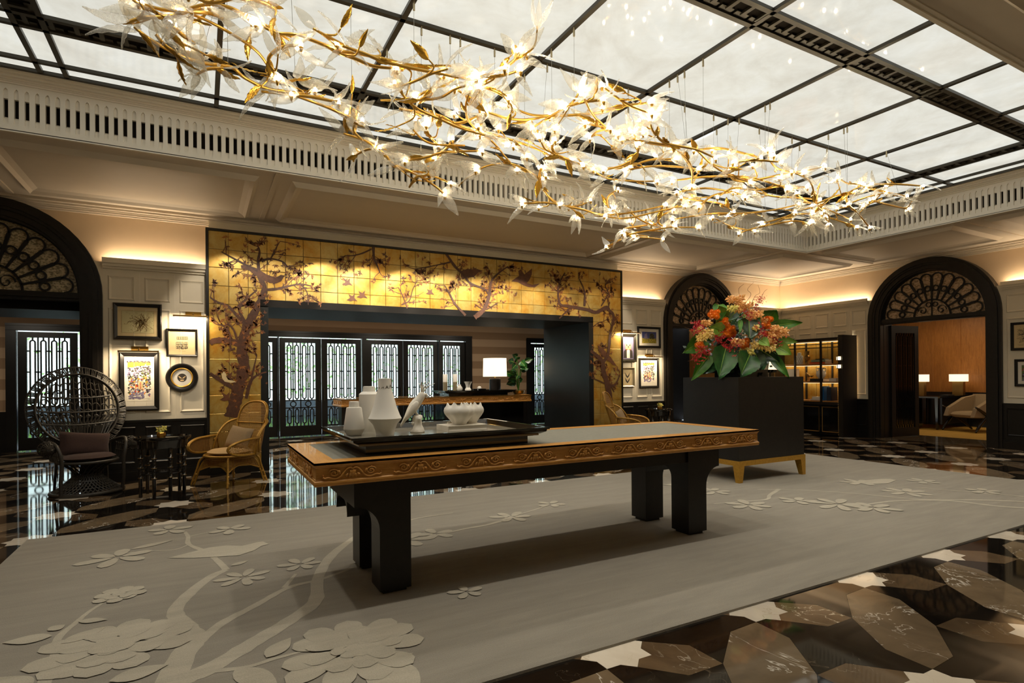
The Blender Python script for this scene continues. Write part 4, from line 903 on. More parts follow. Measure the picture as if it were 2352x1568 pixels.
def end_frame(t, xa, xb, out, ya, yb, lw, ztop, zb=.59, zl=.43):
    """pair of square legs with an arch between and a quarter-round flare towards 'out' (+1/-1)"""
    xo = xb if out > 0 else xa; xi = xa if out > 0 else xb; r = zb-zl; n = 8
    side = [(xi, zl), (xo, zl)]+[(xo+out*r*(1-math.cos(PI/2*k/n)), zl+r*math.sin(PI/2*k/n)) for k in range(1, n+1)]+[(xo+out*r, ztop), (xi, ztop)]
    for y0, y1 in ((ya, ya+lw), (yb-lw, yb)):
        m = MB(); m.box(xa, xb, y0, y1, .035, zl); m.prism(side, YP, y0, y1); m.build('leg', 'black_wood', t)
        MB().box(xa+.025, xb-.025, y0+.025, y1-.025, .0125, .035).build('foot_block', 'black_wood', t)
    ga, gb = ya+lw, yb-lw; rr = .1
    poly = [(ga, zb-rr)]+[(ga+rr*(1-math.cos(PI/2*k/6)), zb-rr+rr*math.sin(PI/2*k/6)) for k in range(1, 7)]+[(gb-rr*math.sin(PI/2*k/6)-0*rr, zb-rr*(1-math.cos(PI/2*k/6))) if 0 else (gb-rr*(1-math.sin(PI/2*k/6)), zb-rr+rr*math.cos(PI/2*k/6)) for k in range(0, 7)]+[(gb, ztop), (ga, ztop)]
    m = MB(); m.prism(poly, XP, min(xi, xo+out*r), max(xi, xo+out*r)); m.build('arched_stretcher', 'black_wood', t)
TX0, TX1, TY0, TY1, TZ = .558, 4.33, 3.39, 4.54, .915
tb, zap = oak_table('long_table', 'long oak table with carved apron, grey leather top and black block legs on the carpet', TX0, TX1, TY0, TY1, TZ, .137, None)
tcx, tcy = (TX0+TX1)/2, (TY0+TY1)/2
end_frame(tb, .99-tcx, 1.196-tcx, -1, 3.6-tcy, 4.345-tcy, .205, zap+.004); end_frame(tb, 3.685-tcx, 3.9-tcx, 1, 3.6-tcy, 4.345-tcy, .205, zap+.004)
MB().box(1.196-tcx, 3.685-tcx, 3.62-tcy, 4.325-tcy, .645, zap+.004).build('rail', 'black_wood', tb)

# ------------------------------------------------------------------ tray and what stands in it
def stepped_tray(name, label, bx0, bx1, by0, by1, z0, z1, over, inside='tray_floor', group=None):
    cx, cy = (bx0+bx1)/2, (by0+by1)/2; t = thing(name, label, 'tray', (cx, cy, z0), 0, group); hx, hy = (bx1-bx0)/2, (by1-by0)/2; H = z1-z0; o = over
    prof = [(0, 0), (0, .42), (.25, .46), (.25, .54), (.55, .60), (.85, .74), (.88, .86), (1, .88), (1, 1), (.82, 1), (.55, .70), (.5, .68)]
    vs = []; fs = []
    for i, q in prof: e = i*o; vs += [(-hx-e, -hy-e, q*H), (hx+e, -hy-e, q*H), (hx+e, hy+e, q*H), (-hx-e, hy+e, q*H)]
    for j in range(len(prof)-1):
        for e in range(4): fs.append((j*4+e, j*4+(e+1) % 4, (j+1)*4+(e+1) % 4, (j+1)*4+e))
    fs.append((3, 2, 1, 0)); MB().add(vs, fs).build('tray_body', 'black_gloss', t)
    e = .5*o; MB().box(-hx-e, hx+e, -hy-e, hy+e, .5*H, .685*H).build('tray_floor', inside, t)
    return t, z0+.685*H
tray, TF = stepped_tray('display_tray', 'black lacquer stepped tray with mirror-grey floor on the long table', .908, 2.09, 3.61, 4.39, TZ, 1.035, .118)
def pot(name, label, cat, prof, mat, loc, n=36, smooth=35, group=None, **kw):
    o = MB().lathe(prof, n, **kw).build(name, mat, None, smooth, loc); return tag(o, label, cat, group)
K = .245
pot('angular_vase', 'short white angular vase, smallest of the trio in the black tray', 'vase', [(.045, 0), (.05, .002), (.072, .042), (.073, .048), (.053, .19), (.05, .197), (.036, .2), (.033, .238), (.028, .24), (.026, .2), (.03, .05), (0, .045)], 'white_ceramic', (.94, 4.06, TF))
pot('angular_vase', 'taller white angular vase standing behind the marbled vase', 'vase', [(.06, 0), (.068, .03), (.078, .06), (.076, .28), (.06, .295), (.048, .3), (.044, .338), (.036, .34), (.034, .3), (.05, .1), (0, .08)], 'white_ceramic', (1.12, 4.34, TF))
mv = pot('marbled_vase', 'tall white marble vase with flared waist and grey vein', 'vase', [(.062, 0), (.066, .03), (.084, .075), (.112, .108), (.116, .118), (.104, .14), (.082, .20), (.066, .26), (.052, .31), (.046, .34), (.045, .398), (.040, .400), (.038, .34), (.05, .2), (.06, .05), (0, .04)], 'white_ceramic', (1.135, 3.97, TF))
m = MB(); P = []
for k in range(22):
    a = -2.9+k*.125; P.append((.0478*math.cos(a), .0478*math.sin(a), .325+.012*math.sin(k*1.3)+.02*(k/22)+.006*math.sin(k*2.9)))
m.tube(P, .0018, 4); m.tube([(x, y, z-.012+.004*math.sin(i*2)) for i, (x, y, z) in enumerate(P[4:16])], .0012, 4); m.build('grey_vein', 'felt_grey', mv)
# cockatoo on its stump
ck = thing('cockatoo_figure', 'white bisque cockatoo figurine with raised crest perched on a stump', 'figurine', (1.37, 4.02, TF), -.25)
def blob(mb, path, n=12):
    """lofted ellipses (x,y,z, rx, ry) stacked along a path"""
    vs = []; m = len(path)
    for i, (x, y, z, rx, ry) in enumerate(path):
        a = Vector(path[max(0, i-1)][:3]); b = Vector(path[min(m-1, i+1)][:3]); t = (b-a).normalized(); u = Vector((0, 1, 0)); w = t.cross(u).normalized(); u = w.cross(t)
        vs += [Vector((x, y, z))+w*rx*math.cos(2*PI*k/n)+u*ry*math.sin(2*PI*k/n) for k in range(n)]
    fs = [(i*n+k, i*n+(k+1) % n, (i+1)*n+(k+1) % n, (i+1)*n+k) for i in range(m-1) for k in range(n)]+[tuple(range(n))[::-1], tuple(range((m-1)*n, m*n))]
    mb.add(vs, fs)
m = MB(); blob(m, [(-.100, 0, .045, .004, .008), (-.095, 0, .06, .008, .014), (-.075, 0, .09, .012, .02), (-.05, 0, .125, .022, .027), (-.028, 0, .155, .032, .034), (-.005, 0, .19, .038, .038), (.018, 0, .222, .036, .036), (.036, 0, .243, .029, .029), (.048, 0, .262, .029, .027), (.056, 0, .28, .026, .024), (.062, 0, .292, .016, .015), (.065, 0, .298, .004, .004)]); fix(m.build('body', 'white_bisque', ck, True))
m = MB(); blob(m, [(.066, 0, .277, .012, .012), (.082, 0, .276, .013, .011), (.092, 0, .268, .010, .008), (.094, 0, .257, .006, .005), (.090, 0, .249, .002, .002)]); fix(m.build('beak', 'white_bisque', ck, True))
m = MB()
for k, (dx, h) in enumerate(((-.012, .075), (.0, .085), (.016, .088), (.034, .085), (.052, .07))): m.tube(bez([(.052+dx*.25, (k % 2-.5)*.006, .29), (.055+dx*.7, (k % 2-.5)*.012, .29+h*.6), (.052+dx*1.9, 0, .29+h)], 4), [.006, .007, .0075, .008, .007, .006, .005, .004, .0015], 6, flat=.6)
m.build('crest', 'white_bisque', ck, True)
for s in (-1, 1):
    m = MB(); blob(m, [(-.085, s*.018, .085, .003, .003), (-.06, s*.027, .115, .012, .008), (-.03, s*.035, .155, .022, .009), (-.005, s*.037, .19, .026, .009), (.014, s*.033, .218, .018, .008), (.024, s*.028, .23, .004, .004)]); fix(m.build('wing', 'white_bisque', ck, True))
m = MB(); rn = random.Random(4)
m.lathe([(.050, 0), (.052, .008), (.040, .03), (.030, .06), (.032, .085), (.036, .10), (.030, .122), (.018, .13), (0, .13)], 14, (.022, 0, 0), lobes=lambda a, z: 1+.12*math.sin(3*a+z*60)+.08*math.sin(5*a-z*90)); m.ball((-.012, -.01, .07), .014); m.ball((.03, -.03, .1), .012); m.ball((.05, .0, .03), .016)
fix(m.build('stump', 'white_bisque', ck, True))
m = MB()
for s in (-1, 1): m.tube([(.0, s*.014, .165), (.014, s*.016, .14), (.026, s*.016, .126)], [.012, .008, .007], 6)
m.build('foot', 'white_bisque', ck, True)
# white book and lotus bowl on it
bk = thing('white_book', 'thick white book lying in the black tray under the lotus bowl', 'book', (1.765, 4.06, TF), .02)
MB().box(-.165, .165, -.11, .11, 0, .004).build('cover', 'paper_white', bk); MB().box(-.165, .165, -.11, .11, .036, .04).build('cover', 'paper_white', bk); MB().box(-.165, -.158, -.11, .11, .004, .036).build('spine', 'paper_white', bk); MB().box(-.158, .158, -.104, .104, .004, .036).build('pages', 'white_ceramic', bk)
lb = thing('lotus_bowl', 'white ceramic lotus-shaped bowl with pointed petals standing on the white book', 'bowl', (1.785, 4.07, TF+.04))
def lotus(R, zs):
    m = MB(); n = 72; P = [(.42, 0), (.46, .012), (.60, .035), (.83, .065), (.97, .09), (1.0, .108), (.96, .125), (.86, .138), (.80, .146)]; vs = []
    for i, (r, z) in enumerate(P):
        for k in range(n):
            a = 2*PI*k/n; c = abs(math.cos(4*a)); f = .90+.10*c**.6 if i > 1 else 1; zz = z*zs
            if i >= 7: zz += (.020 if i == 8 else .004)*zs*max(0, (c-.5)/.5)**2.2
            vs.append((R*r*f*math.cos(a), R*r*f*math.sin(a), zz))
    for i in range(len(P)-1, 0, -1):
        for k in range(n):
            x, y, z = vs[i*n+k]; vs.append((x*.93, y*.93, max(z-.001, .008)))
    m.add(vs, [(i*n+k, i*n+(k+1) % n, (i+1)*n+(k+1) % n, (i+1)*n+k) for i in range(len(vs)//n-1) for k in range(n)]+[tuple(range(n))[::-1]]); return m
lotus(.125, 1.0).build('front_bowl', 'white_ceramic', lb, 50, (-.045, -.02, 0)); lotus(.105, .98).build('rear_bowl', 'white_ceramic', lb, 50, (.085, .05, 0))

# ================================================================== PLINTH WITH FLOWERS
PX0, PX1, PY0, PY1, PZ = 6.03, 7.37, 5.02, 6.0, 1.37
pl = thing('plinth', 'tall black square plinth on a gilded frame with tapered legs, carrying flowers', 'plinth', ((PX0+PX1)/2, (PY0+PY1)/2, .012)); hx, hy = (PX1-PX0)/2, (PY1-PY0)/2
MB().box(-hx+.012, hx-.012, -hy+.012, hy-.012, .275, PZ-.012).build('plinth_body', 'black_wood', pl)
m = MB(); w = .035; m.box(-hx, hx, -hy, -hy+w, .215, .278); m.box(-hx, hx, hy-w, hy, .215, .278); m.box(-hx, -hx+w, -hy+w, hy-w, .215, .278); m.box(hx-w, hx, -hy+w, hy-w, .215, .278); m.build('gilded_frame', 'gilded_wood', pl)
for sx in (-1, 1):
    for sy in (-1, 1):
        m = MB(); a, b = .10, .062; X = lambda q: (sx*hx, sx*(hx-q)) if sx < 0 else (sx*(hx-q), sx*hx); Yy = lambda q: (sy*hy, sy*(hy-q)) if sy < 0 else (sy*(hy-q), sy*hy)
        m.taper((*X(b), *Yy(b)), 0, (*X(a), *Yy(a)), .216); m.build('leg', 'gilded_wood', pl)

FLX, FLY = 6.66, 5.5
def fl(u, v, d=0): return Vector((0, 0, CAMZ))+_ray(u, v)*(Vector((FLX, FLY, 0)).dot(FW)+d)
ft = thing('flower_arrangement', 'large arrangement of orchids, orange chrysanthemums and broad green leaves on the plinth', 'flowers', (0, 0, 0))
ft.location = (FLX, FLY, PZ)
FO = Vector((FLX, FLY, PZ))
# the arrangement stands on the plinth top
def vase_parts():
    MB().box(-.36, .36, -.30, .30, .06, .10).build('dish', 'black_gloss', ft); MB().box(-.28, .28, -.22, .22, 0, .06).build('dish_foot', 'black_gloss', ft); MB().lathe([(.12, .1), (.16, .14), (.17, .24), (.13, .28), (.11, .3)], 20).build('vase', 'black_gloss', ft, True)
vase_parts()
def big_leaf(a, b, wd, mat, sag=.12, lobed=0, ribs=7, nm='leaf', twist=0, par=ft, off=FO, up=Vector((0, 0, 1))):
    a, b = Vector(a)-off, Vector(b)-off; ax = b-a; L = ax.length; t = ax.normalized(); s = t.cross(-FW if twist == 0 else Vector((math.sin(twist), -math.cos(twist), .4))).normalized(); nrm = s.cross(t).normalized()
    n = 12; vs = []; h = 4
    for i in range(n+1):
        q = i/n; w = wd/2*(math.sin(PI*min(1, q*.93+.05)**.62)**.9)
        if lobed: w *= 1+lobed*math.sin(q*ribs*2*PI)*.5
        if i == n: w = .003
        c = a+t*L*q+up*(-sag*L*(q*q)+sag*.5*L*q)
        for k in range(-h, h+1):
            f = k/h; rib = .012*L*abs(math.sin((q*ribs-abs(f)*1.6)*PI)); vs.append(c+s*w*f+nrm*(abs(f)**1.5*wd*.16+rib*abs(f)))
    R = 2*h+1; m = MB(); m.add(vs, [(i*R+k, i*R+k+1, (i+1)*R+k+1, (i+1)*R+k) for i in range(n) for k in range(2*h)])
    o = m.build(nm, mat, par, True); 
    m = MB(); m.tube([vs[i*R+h]+nrm*.002 for i in range(n+1)], [.006*(1-i/n)+.0015 for i in range(n+1)], 5); m.build('midrib', 'leaf_lime', o); return o
LEAVES = [((1667, 800), (1650, 868), .36, 'leaf_deep', -.35), ((1665, 806), (1655, 862), .2, 'leaf_dark', -.2), ((1722, 815), (1700, 864), .34, 'leaf_deep', -.35), ((1735, 812), (1745, 850), .22, 'leaf_dark', -.25), ((1650, 700), (1655, 735), .2, 'leaf_mid', -.05), ((1665, 745), (1648, 698), .26, 'leaf_lime', -.05), ((1660, 760), (1627, 748), .2, 'leaf_lime', -.25), ((1620, 780), (1567, 808), .26, 'leaf_mid', -.1), ((1630, 815), (1587, 870), .2, 'leaf_mid', -.1), ((1632, 790), (1590, 775), .12, 'leaf_mid', .1), ((1755, 740), (1783, 708), .3, 'leaf_mid', .1), ((1765, 752), (1843, 737), .16, 'leaf_mid', -.05), ((1720, 735), (1722, 780), .3, 'leaf_dark', -.3), ((1780, 795), (1818, 814), .2, 'leaf_lime', -.15), ((1790, 782), (1832, 783), .12, 'leaf_lime', .05), ((1770, 815), (1812, 866), .14, 'leaf_mid', -.1), ((1775, 820), (1800, 860), .16, 'leaf_deep', -.05), ((1690, 715), (1672, 735), .14, 'leaf_grey', -.2), ((1700, 735), (1698, 765), .07, 'leaf_mid', -.35), ((1745, 780), (1768, 795), .14, 'leaf_lime', -.35), ((1640, 830), (1612, 858), .2, 'leaf_deep', .0), ((1712, 720), (1706, 738), .08, 'leaf_lime', -.2), ((1680, 790), (1640, 800), .26, 'leaf_dark', -.1), ((1740, 800), (1790, 830), .26, 'leaf_dark', -.1),
          ((1690, 790), (1625, 820), .3, 'leaf_dark', .35), ((1740, 790), (1800, 800), .3, 'leaf_deep', .4), ((1700, 740), (1660, 710), .25, 'leaf_deep', .4), ((1740, 740), (1780, 730), .25, 'leaf_deep', .35), ((1700, 800), (1690, 850), .3, 'leaf_deep', .5), ((1740, 800), (1750, 850), .3, 'leaf_deep', .5)]
for i, (a, b, w, mt, d) in enumerate(LEAVES): big_leaf(fl(*a, d), fl(*b, d-.12), w, mt, .10, .10 if w > .2 else .03)
rf = random.Random(9)
def orchid_mesh(mat, nm):
    m = MB()
    for k in range(5):
        a = PI/2+2*PI*k/5; ln = .055 if k not in (1, 4) else .06; w = .042 if k in (1, 4) else .028
        d = Vector((math.cos(a), 0, math.sin(a))); s = Vector((-math.sin(a), 0, math.cos(a)))
        m.add([d*.004, d*ln*.5+s*w/2+Vector((0, -.008, 0)), d*ln+Vector((0, .004, 0)), d*ln*.5-s*w/2+Vector((0, -.008, 0)), d*ln*.5+Vector((0, -.014, 0))], [(0, 1, 4), (1, 2, 4), (2, 3, 4), (3, 0, 4)])
    m.ball((0, -.014, -.006), .010, 6, 4); return m.mesh(nm, mat)
def mum_mesh():
    m = MB()
    for lay in range(4):
        n = 13-lay*2; el = .15+lay*.36
        for k in range(n):
            a = 2*PI*k/n+lay*.3; d = Vector((math.cos(a)*math.cos(el), -math.sin(el), math.sin(a)*math.cos(el))); s = d.cross(Vector((0, 1, 0))).normalized()*.008; ln = .052-.006*lay
            m.add([d*.008, d*ln*.6+s, d*ln, d*ln*.6-s], [(0, 1, 2, 3)])
    m.ball((0, -.018, 0), .02, 8, 5); return m.mesh('chrysanthemum', 'petal_orange')
def spray_mesh():
    m = MB(); r2 = random.Random(2)
    for k in range(34):
        c = Vector((r2.gauss(0, .055), r2.gauss(0, .04), r2.gauss(0, .045)))
        for q in range(4):
            d = Vector((r2.uniform(-1, 1), r2.uniform(-1, .3), r2.uniform(-1, 1))).normalized()*.022; s = d.cross(Vector((0, 1, .1))).normalized()*.005; m.add([c, c+d*.5+s, c+d, c+d*.5-s], [(0, 1, 2, 3)])
    return m.mesh('red_spray', 'petal_red')
MO = {'peach': orchid_mesh('petal_peach', 'orchid'), 'yellow': orchid_mesh('petal_yellow', 'orchid'), 'lime': orchid_mesh('petal_lime', 'orchid')}; MM = mum_mesh(); MR = spray_mesh()
face = math.atan2(-FLY, -FLX)+PI/2
def put(nm, me, u, v, d, sc=1, jit=.5): link(nm, me, ft, fl(u, v, d)-FO, (rf.uniform(-jit, jit)-.15, rf.uniform(-.6, .6), face+rf.uniform(-jit, jit)), sc*rf.uniform(.85, 1.15))
for u, v, n, kd, sp in [(1690, 692, 10, 'peach', 14), (1708, 706, 12, 'peach', 16), (1683, 709, 6, 'lime', 9), (1740, 726, 14, 'peach', 18), (1620, 763, 12, 'yellow', 16), (1612, 776, 6, 'yellow', 8), (1727, 756, 8, 'yellow', 12), (1732, 768, 6, 'peach', 10), (1788, 764, 14, 'peach', 18), (1780, 755, 5, 'peach', 8), (1696, 785, 7, 'peach', 10), (1718, 808, 8, 'lime', 12), (1742, 797, 8, 'yellow', 11), (1767, 785, 7, 'peach', 10), (1770, 798, 6, 'yellow', 8), (1625, 745, 4, 'peach', 8)]:
    for k in range(n): put('orchid', MO[kd], u+rf.uniform(-sp, sp), v+rf.uniform(-sp, sp)*.6, -.30+rf.uniform(-.1, .1), 1.05)
for u, v, n, sp in [(1640, 723, 7, 9), (1663, 742, 6, 9), (1674, 762, 11, 12), (1672, 746, 3, 6), (1764, 738, 5, 8), (1757, 745, 3, 5), (1763, 767, 3, 5), (1709, 788, 8, 10), (1608, 793, 6, 7), (1759, 748, 2, 4)]:
    for k in range(n): put('chrysanthemum', MM, u+rf.uniform(-sp, sp), v+rf.uniform(-sp, sp)*.8, -.28+rf.uniform(-.06, .06), .95)
for u, v in [(1605, 742), (1612, 752), (1598, 757), (1618, 800), (1610, 812), (1622, 808), (1600, 822), (1684, 777), (1688, 787), (1679, 795), (1655, 778), (1675, 801), (1749, 752), (1744, 758), (1777, 783), (1782, 778), (1655, 770), (1720, 720), (1716, 728), (1600, 745), (1754, 768)]: put('red_spray', MR, u, v, -.3+rf.uniform(-.08, .08), .9)
for u, v in [(1740, 690), (1748, 692), (1743, 683), (1735, 700), (1741, 706), (1753, 684), (1738, 711)]: put('red_spray', MR, u, v, .0, .45)
def twig(pts, r=.004):
    m = MB(); P = bez([fl(u, v, d)-FO for u, v, d in pts], 6); m.tube(P, [r*(1-.6*i/(len(P)-1)) for i in range(len(P))], 5); m.build('twig', 'twig_brown', ft, True)
for pts in ([(1705, 700, 0), (1700, 683, .05), (1697, 663, .05), (1709, 652, .0)], [(1712, 695, 0), (1725, 676, .02), (1717, 664, .05), (1731, 648, .05)], [(1724, 702, 0), (1734, 680, 0), (1745, 672, .05), (1741, 654, .05)], [(1734, 712, 0), (1745, 690, 0), (1755, 670, 0), (1763, 664, .0)], [(1640, 745, -.2), (1600, 741, -.2), (1570, 738, -.15)], [(1625, 760, -.2), (1590, 756, -.2), (1572, 751, -.2)], [(1700, 705, .0), (1690, 690, .1), (1693, 676, .1)], [(1640, 775, -.35), (1642, 786, -.4), (1622, 784, -.35)], [(1595, 826, -.2), (1580, 829, -.2)], [(1772, 745, -.1), (1786, 738, -.1)]): twig(pts)
stuffm = MB()
for k in range(420):
    p = fl(1692+rf.gauss(0, 14), 730+rf.gauss(0, 12), -.12+rf.uniform(-.1, .1))-FO; d = Vector((rf.uniform(-1, 1), rf.uniform(-1, 1), rf.uniform(-1, 1))).normalized()*.022; s = d.orthogonal().normalized()*.007; stuffm.add([p, p+d*.5+s, p+d, p+d*.5-s], [(0, 1, 2, 3)])
stuff(stuffm.build('filler_sprigs', 'leaf_deep', ft))
stuffm = MB()
for k in range(700):
    p = fl(1700+rf.gauss(0, 45), 780+rf.gauss(0, 28), .05+rf.uniform(-.2, .25))-FO; d = Vector((rf.uniform(-1, 1), rf.uniform(-1, 1), rf.uniform(-1, 1))).normalized()*.07; s = d.orthogonal().normalized()*.022; stuffm.add([p, p+d*.5+s, p+d, p+d*.5-s], [(0, 1, 2, 3)])
stuff(stuffm.build('filler_leaves', 'leaf_dark', ft))

# ================================================================== CHAIRS
def weave(mb, S, nu, nv, w, inside=lambda u, v: True, seg=10):
    """crossing flat strands on a surface S(u, v), u and v in 0..1"""
    def strand(f, k):
        pts = [f(i/seg) for i in range(seg+1)]
        for i in range(seg):
            (u0, v0), (u1, v1) = pts[i], pts[i+1]
            if not inside((u0+u1)/2, (v0+v1)/2): continue
            a, b = S(u0, v0), S(u1, v1); e = .01; du = (S(min(1, u0+e), v0)-S(max(0, u0-e), v0)); dv = (S(u0, min(1, v0+e))-S(u0, max(0, v0-e))); sd = (dv if k == 0 else du)
            if sd.length < 1e-7: continue
            sd = sd.normalized()*w/2; n = du.cross(dv); n = n.normalized()*w*.2*(1 if (i+k) % 2 else -1) if n.length > 1e-9 else Vector((0, 0, 0))
            mb.add([a-sd+n, b-sd-n, b+sd-n, a+sd+n], [(0, 1, 2, 3)])
    for j in range(nv): strand(lambda q, v=(j+.5)/nv: (q, v), 0)
    for j in range(nu): strand(lambda q, u=(j+.5)/nu: (u, q), 1)
def cushion(mb, hx, hy, h, n=10, p=.45, round_=False):
    vs = []; N = n+1
    for s in (1, -1):
        for i in range(N):
            for j in range(N):
                a, b = 2*i/n-1, 2*j/n-1
                if round_: q = max(abs(a), abs(b)); L = math.hypot(a, b) or 1; a, b = a/L*q, b/L*q; e = max(0, 1-q**4)
                else: e = max(0, (1-a**4)*(1-b**4))
                k = 1-.06*(1-abs(b))*(abs(a) > .9)-.06*(1-abs(a))*(abs(b) > .9) if not round_ else 1
                vs.append((a*hx*k, b*hy*k, s*h/2*e**p))
    fs = []
    for s in range(2):
        o = s*N*N
        for i in range(n):
            for j in range(n): q = (o+i*N+j, o+(i+1)*N+j, o+(i+1)*N+j+1, o+i*N+j+1); fs.append(q if s == 0 else q[::-1])
    mb.add(vs, fs); return mb
def rattan_chair(label, loc, rz, group):
    """front of the chair towards local -Y"""
    t = thing('rattan_armchair', label, 'chair', loc, rz, group); G = 'gold_rattan'; r = .0135
    feet = {(-1, -1): (-.33, -.32), (1, -1): (.33, -.32), (1, 1): (.31, .30), (-1, 1): (-.31, .30)}; SZ = .385
    for (sx, sy), (fx, fy) in feet.items():
        m = MB()
        for o in (-.016, .016):
            dx, dy = -sy*o*sx*0+o*(1 if sx*sy > 0 else -1)*.7, o*.7; k = .62
            P = bez([(fx+dx, fy+dy, 0), (fx*.93+dx, fy*.93+dy, .1), (fx*.84+dx, fy*.84+dy, .22), (fx*.74+dx*2, fy*.74+dy*2, .32), (fx*.52+dx*4, fy*.52+dy*4, SZ-.005)], 4); m.tube(P, r, 7)
        for z, q in ((.06, .97), (.14, .91)): m.tube([(fx*q-.02, fy*q, z), (fx*q+.02, fy*q, z)], .016, 6)
        m.build('leg', G, t, True)
    F = [feet[k] for k in ((-1, -1), (1, -1), (1, 1), (-1, 1))]
    for i in range(4):      # webs of cane between neighbouring legs
        a, b = Vector((*F[i], 0)), Vector((*F[(i+1) % 4], 0)); mid = (a+b)/2; nin = -mid.normalized()
        def S(u, v, a=a, b=b, nin=nin):
            q = .86-.18*v; p = (a*q)*(1-u)+(b*q)*u; arch = .185+.075*math.sin(PI*u); z = arch+(SZ-.02-arch)*v; return Vector((p.x, p.y, z))+nin*.06*math.sin(PI*u)*(1-v)
        m = MB(); weave(m, S, 20, 11, .0075, seg=14); m.build('base_cane', 'cane_gold', t)
        m = MB(); m.tube([S(k/12, 0) for k in range(13)], .011, 6); m.tube([S(k/12, 1) for k in range(13)], .010, 6); m.build('base_rail', G, t, True)
    m = MB(); m.tube([(.33*math.cos(2*PI*k/28), .31*math.sin(2*PI*k/28), SZ+.0) for k in range(28)], .017, 7, True); m.tube([(.31*math.cos(2*PI*k/28), .29*math.sin(2*PI*k/28), SZ-.028) for k in range(28)], .012, 6, True); m.lathe([(0, SZ-.005), (.32, SZ-.005), (.32, SZ+.005), (0, SZ+.006)], 24); m.build('seat_ring', G, t, True)
    # back: tall rounded panel, wings and arms
    def back(x, z): return Vector((x, .24+.20*(z-.42)/.66-.32*x*x, z))
    hw = lambda z: (.205+.055*(z-.42)/.4) if z < .9 else .26*math.sqrt(max(0, 1-((z-.9)/.185)**2))**.75
    m = MB(); weave(m, lambda u, v: back((2*u-1)*.265, .42+.66*v), 26, 34, .0078, lambda u, v: abs((2*u-1)*.265) < hw(.42+.66*v), 34); m.build('back_cane', 'cane_gold', t)
    zz = [.40+.05*k for k in range(11)]; m = MB()
    out = [back(-hw(z), z) for z in zz]+[back(-hw(.9+.185*math.sin(a)), .9+.185*math.sin(a)) for a in [PI/2*k/8 for k in range(1, 8)]]+[back(0, 1.085)]
    out2 = [Vector((-p.x, p.y, p.z)) for p in out[::-1]][1:]; full = out+out2
    m.tube(full, .014, 7); m.tube([p+Vector((0, .02, .006)) for p in full], .012, 6); m.tube([back(-hw(.79)+(2*hw(.79))*k/8, .79)+Vector((0, -.008, 0)) for k in range(9)], .011, 6); m.build('back_frame', G, t, True)
    for s in (-1, 1):
        # wing: from the back post curving forward to the arm
        def W(u, v, s=s):
            z = .44+.40*v; p0 = back(s*hw(z), z); p1 = Vector((s*(.40-.03*v), .06-.03*(1-v), z-.05-.04*v)); e = p0*(1-u)+p1*u; return e+Vector((s*.05*math.sin(PI*u), .05*math.sin(PI*u), 0))
        ins = lambda u, v: v < math.sqrt(max(0, 1-(max(0, u-.35)/.65)**2.2))
        m = MB(); weave(m, W, 13, 22, .0075, ins, 22); m.build('wing_cane', 'cane_gold', t)
        top = [W(0, 1)]+[W(u, math.sqrt(max(0, 1-(max(0, u-.35)/.65)**2.2))*.995) for u in [k/14 for k in range(1, 15)]]
        m = MB(); m.tube(top+[W(1, 0), W(.5, 0), W(0, 0)], .0135, 7); m.tube([p+Vector((s*.016, .012, .006)) for p in top], .011, 6); m.build('wing_frame', G, t, True)
        # arm: teardrop loop
        def A(u, v, s=s):
            y = .12-.47*u; z0, z1 = SZ+.02, SZ+.235-.03*u; return Vector((s*(.335+.07*math.sin(PI*(.25+.6*u))+.03*v), y, z0+(z1-z0)*v))
        insA = lambda u, v: (max(0, u-.5)/.5)**2+((v-.5)/.5)**2*(1 if u > .5 else 0) < 1
        m = MB(); weave(m, A, 22, 11, .0075, insA, 22); m.build('arm_cane', 'cane_gold', t)
        lo = [A(.5+.5*math.sin(a), .5-.5*math.cos(a)) for a in [PI*k/14 for k in range(15)]]
        loop = [A(0, 0), A(.25, 0)]+lo+[A(.25, 1), A(0, 1)]
        m = MB(); m.tube(loop, .016, 8); m.tube([p+Vector((-s*.018, .004, 0)) for p in loop], .012, 6); m.tube([A(0, 0), A(0, 1), W(1, .5)], .013, 6); m.build('arm_frame', G, t, True)
    m = cushion(MB(), .29, .27, .075, 12, .5, True); m.build('seat_cushion', 'tan_fabric', t, True, (0, -.01, SZ+.045))
    return t
rc = rattan_chair('gold rattan armchair with beige seat cushion standing before the left gilded pier', (.335, 8.60, 0), math.radians(-53), 'gold rattan armchairs')
tc = thing('throw_pillow', 'beige woven pillow resting on the gold rattan armchair beside the oval table', 'pillow', (.335+.11, 8.60+.07, .60), math.radians(-53), 'beige pillows')
m = cushion(MB(), .21, .15, .10, 12, .5); o = m.build('pillow_cover', 'grey_fabric', tc, True); o.rotation_euler = (math.radians(68), math.radians(6), 0)
rc2 = rattan_chair('gold rattan armchair half hidden behind the far end of the long table', (7.22, 8.62, 0), math.radians(38), 'gold rattan armchairs')
tc = thing('throw_pillow', 'beige pillow propped in the rattan armchair beyond the long table', 'pillow', (7.22-.08, 8.62+.09, .60), math.radians(38), 'beige pillows')
m = cushion(MB(), .21, .15, .10, 12, .5); o = m.build('pillow_cover', 'grey_fabric', tc, True); o.rotation_euler = (math.radians(68), math.radians(-6), 0)

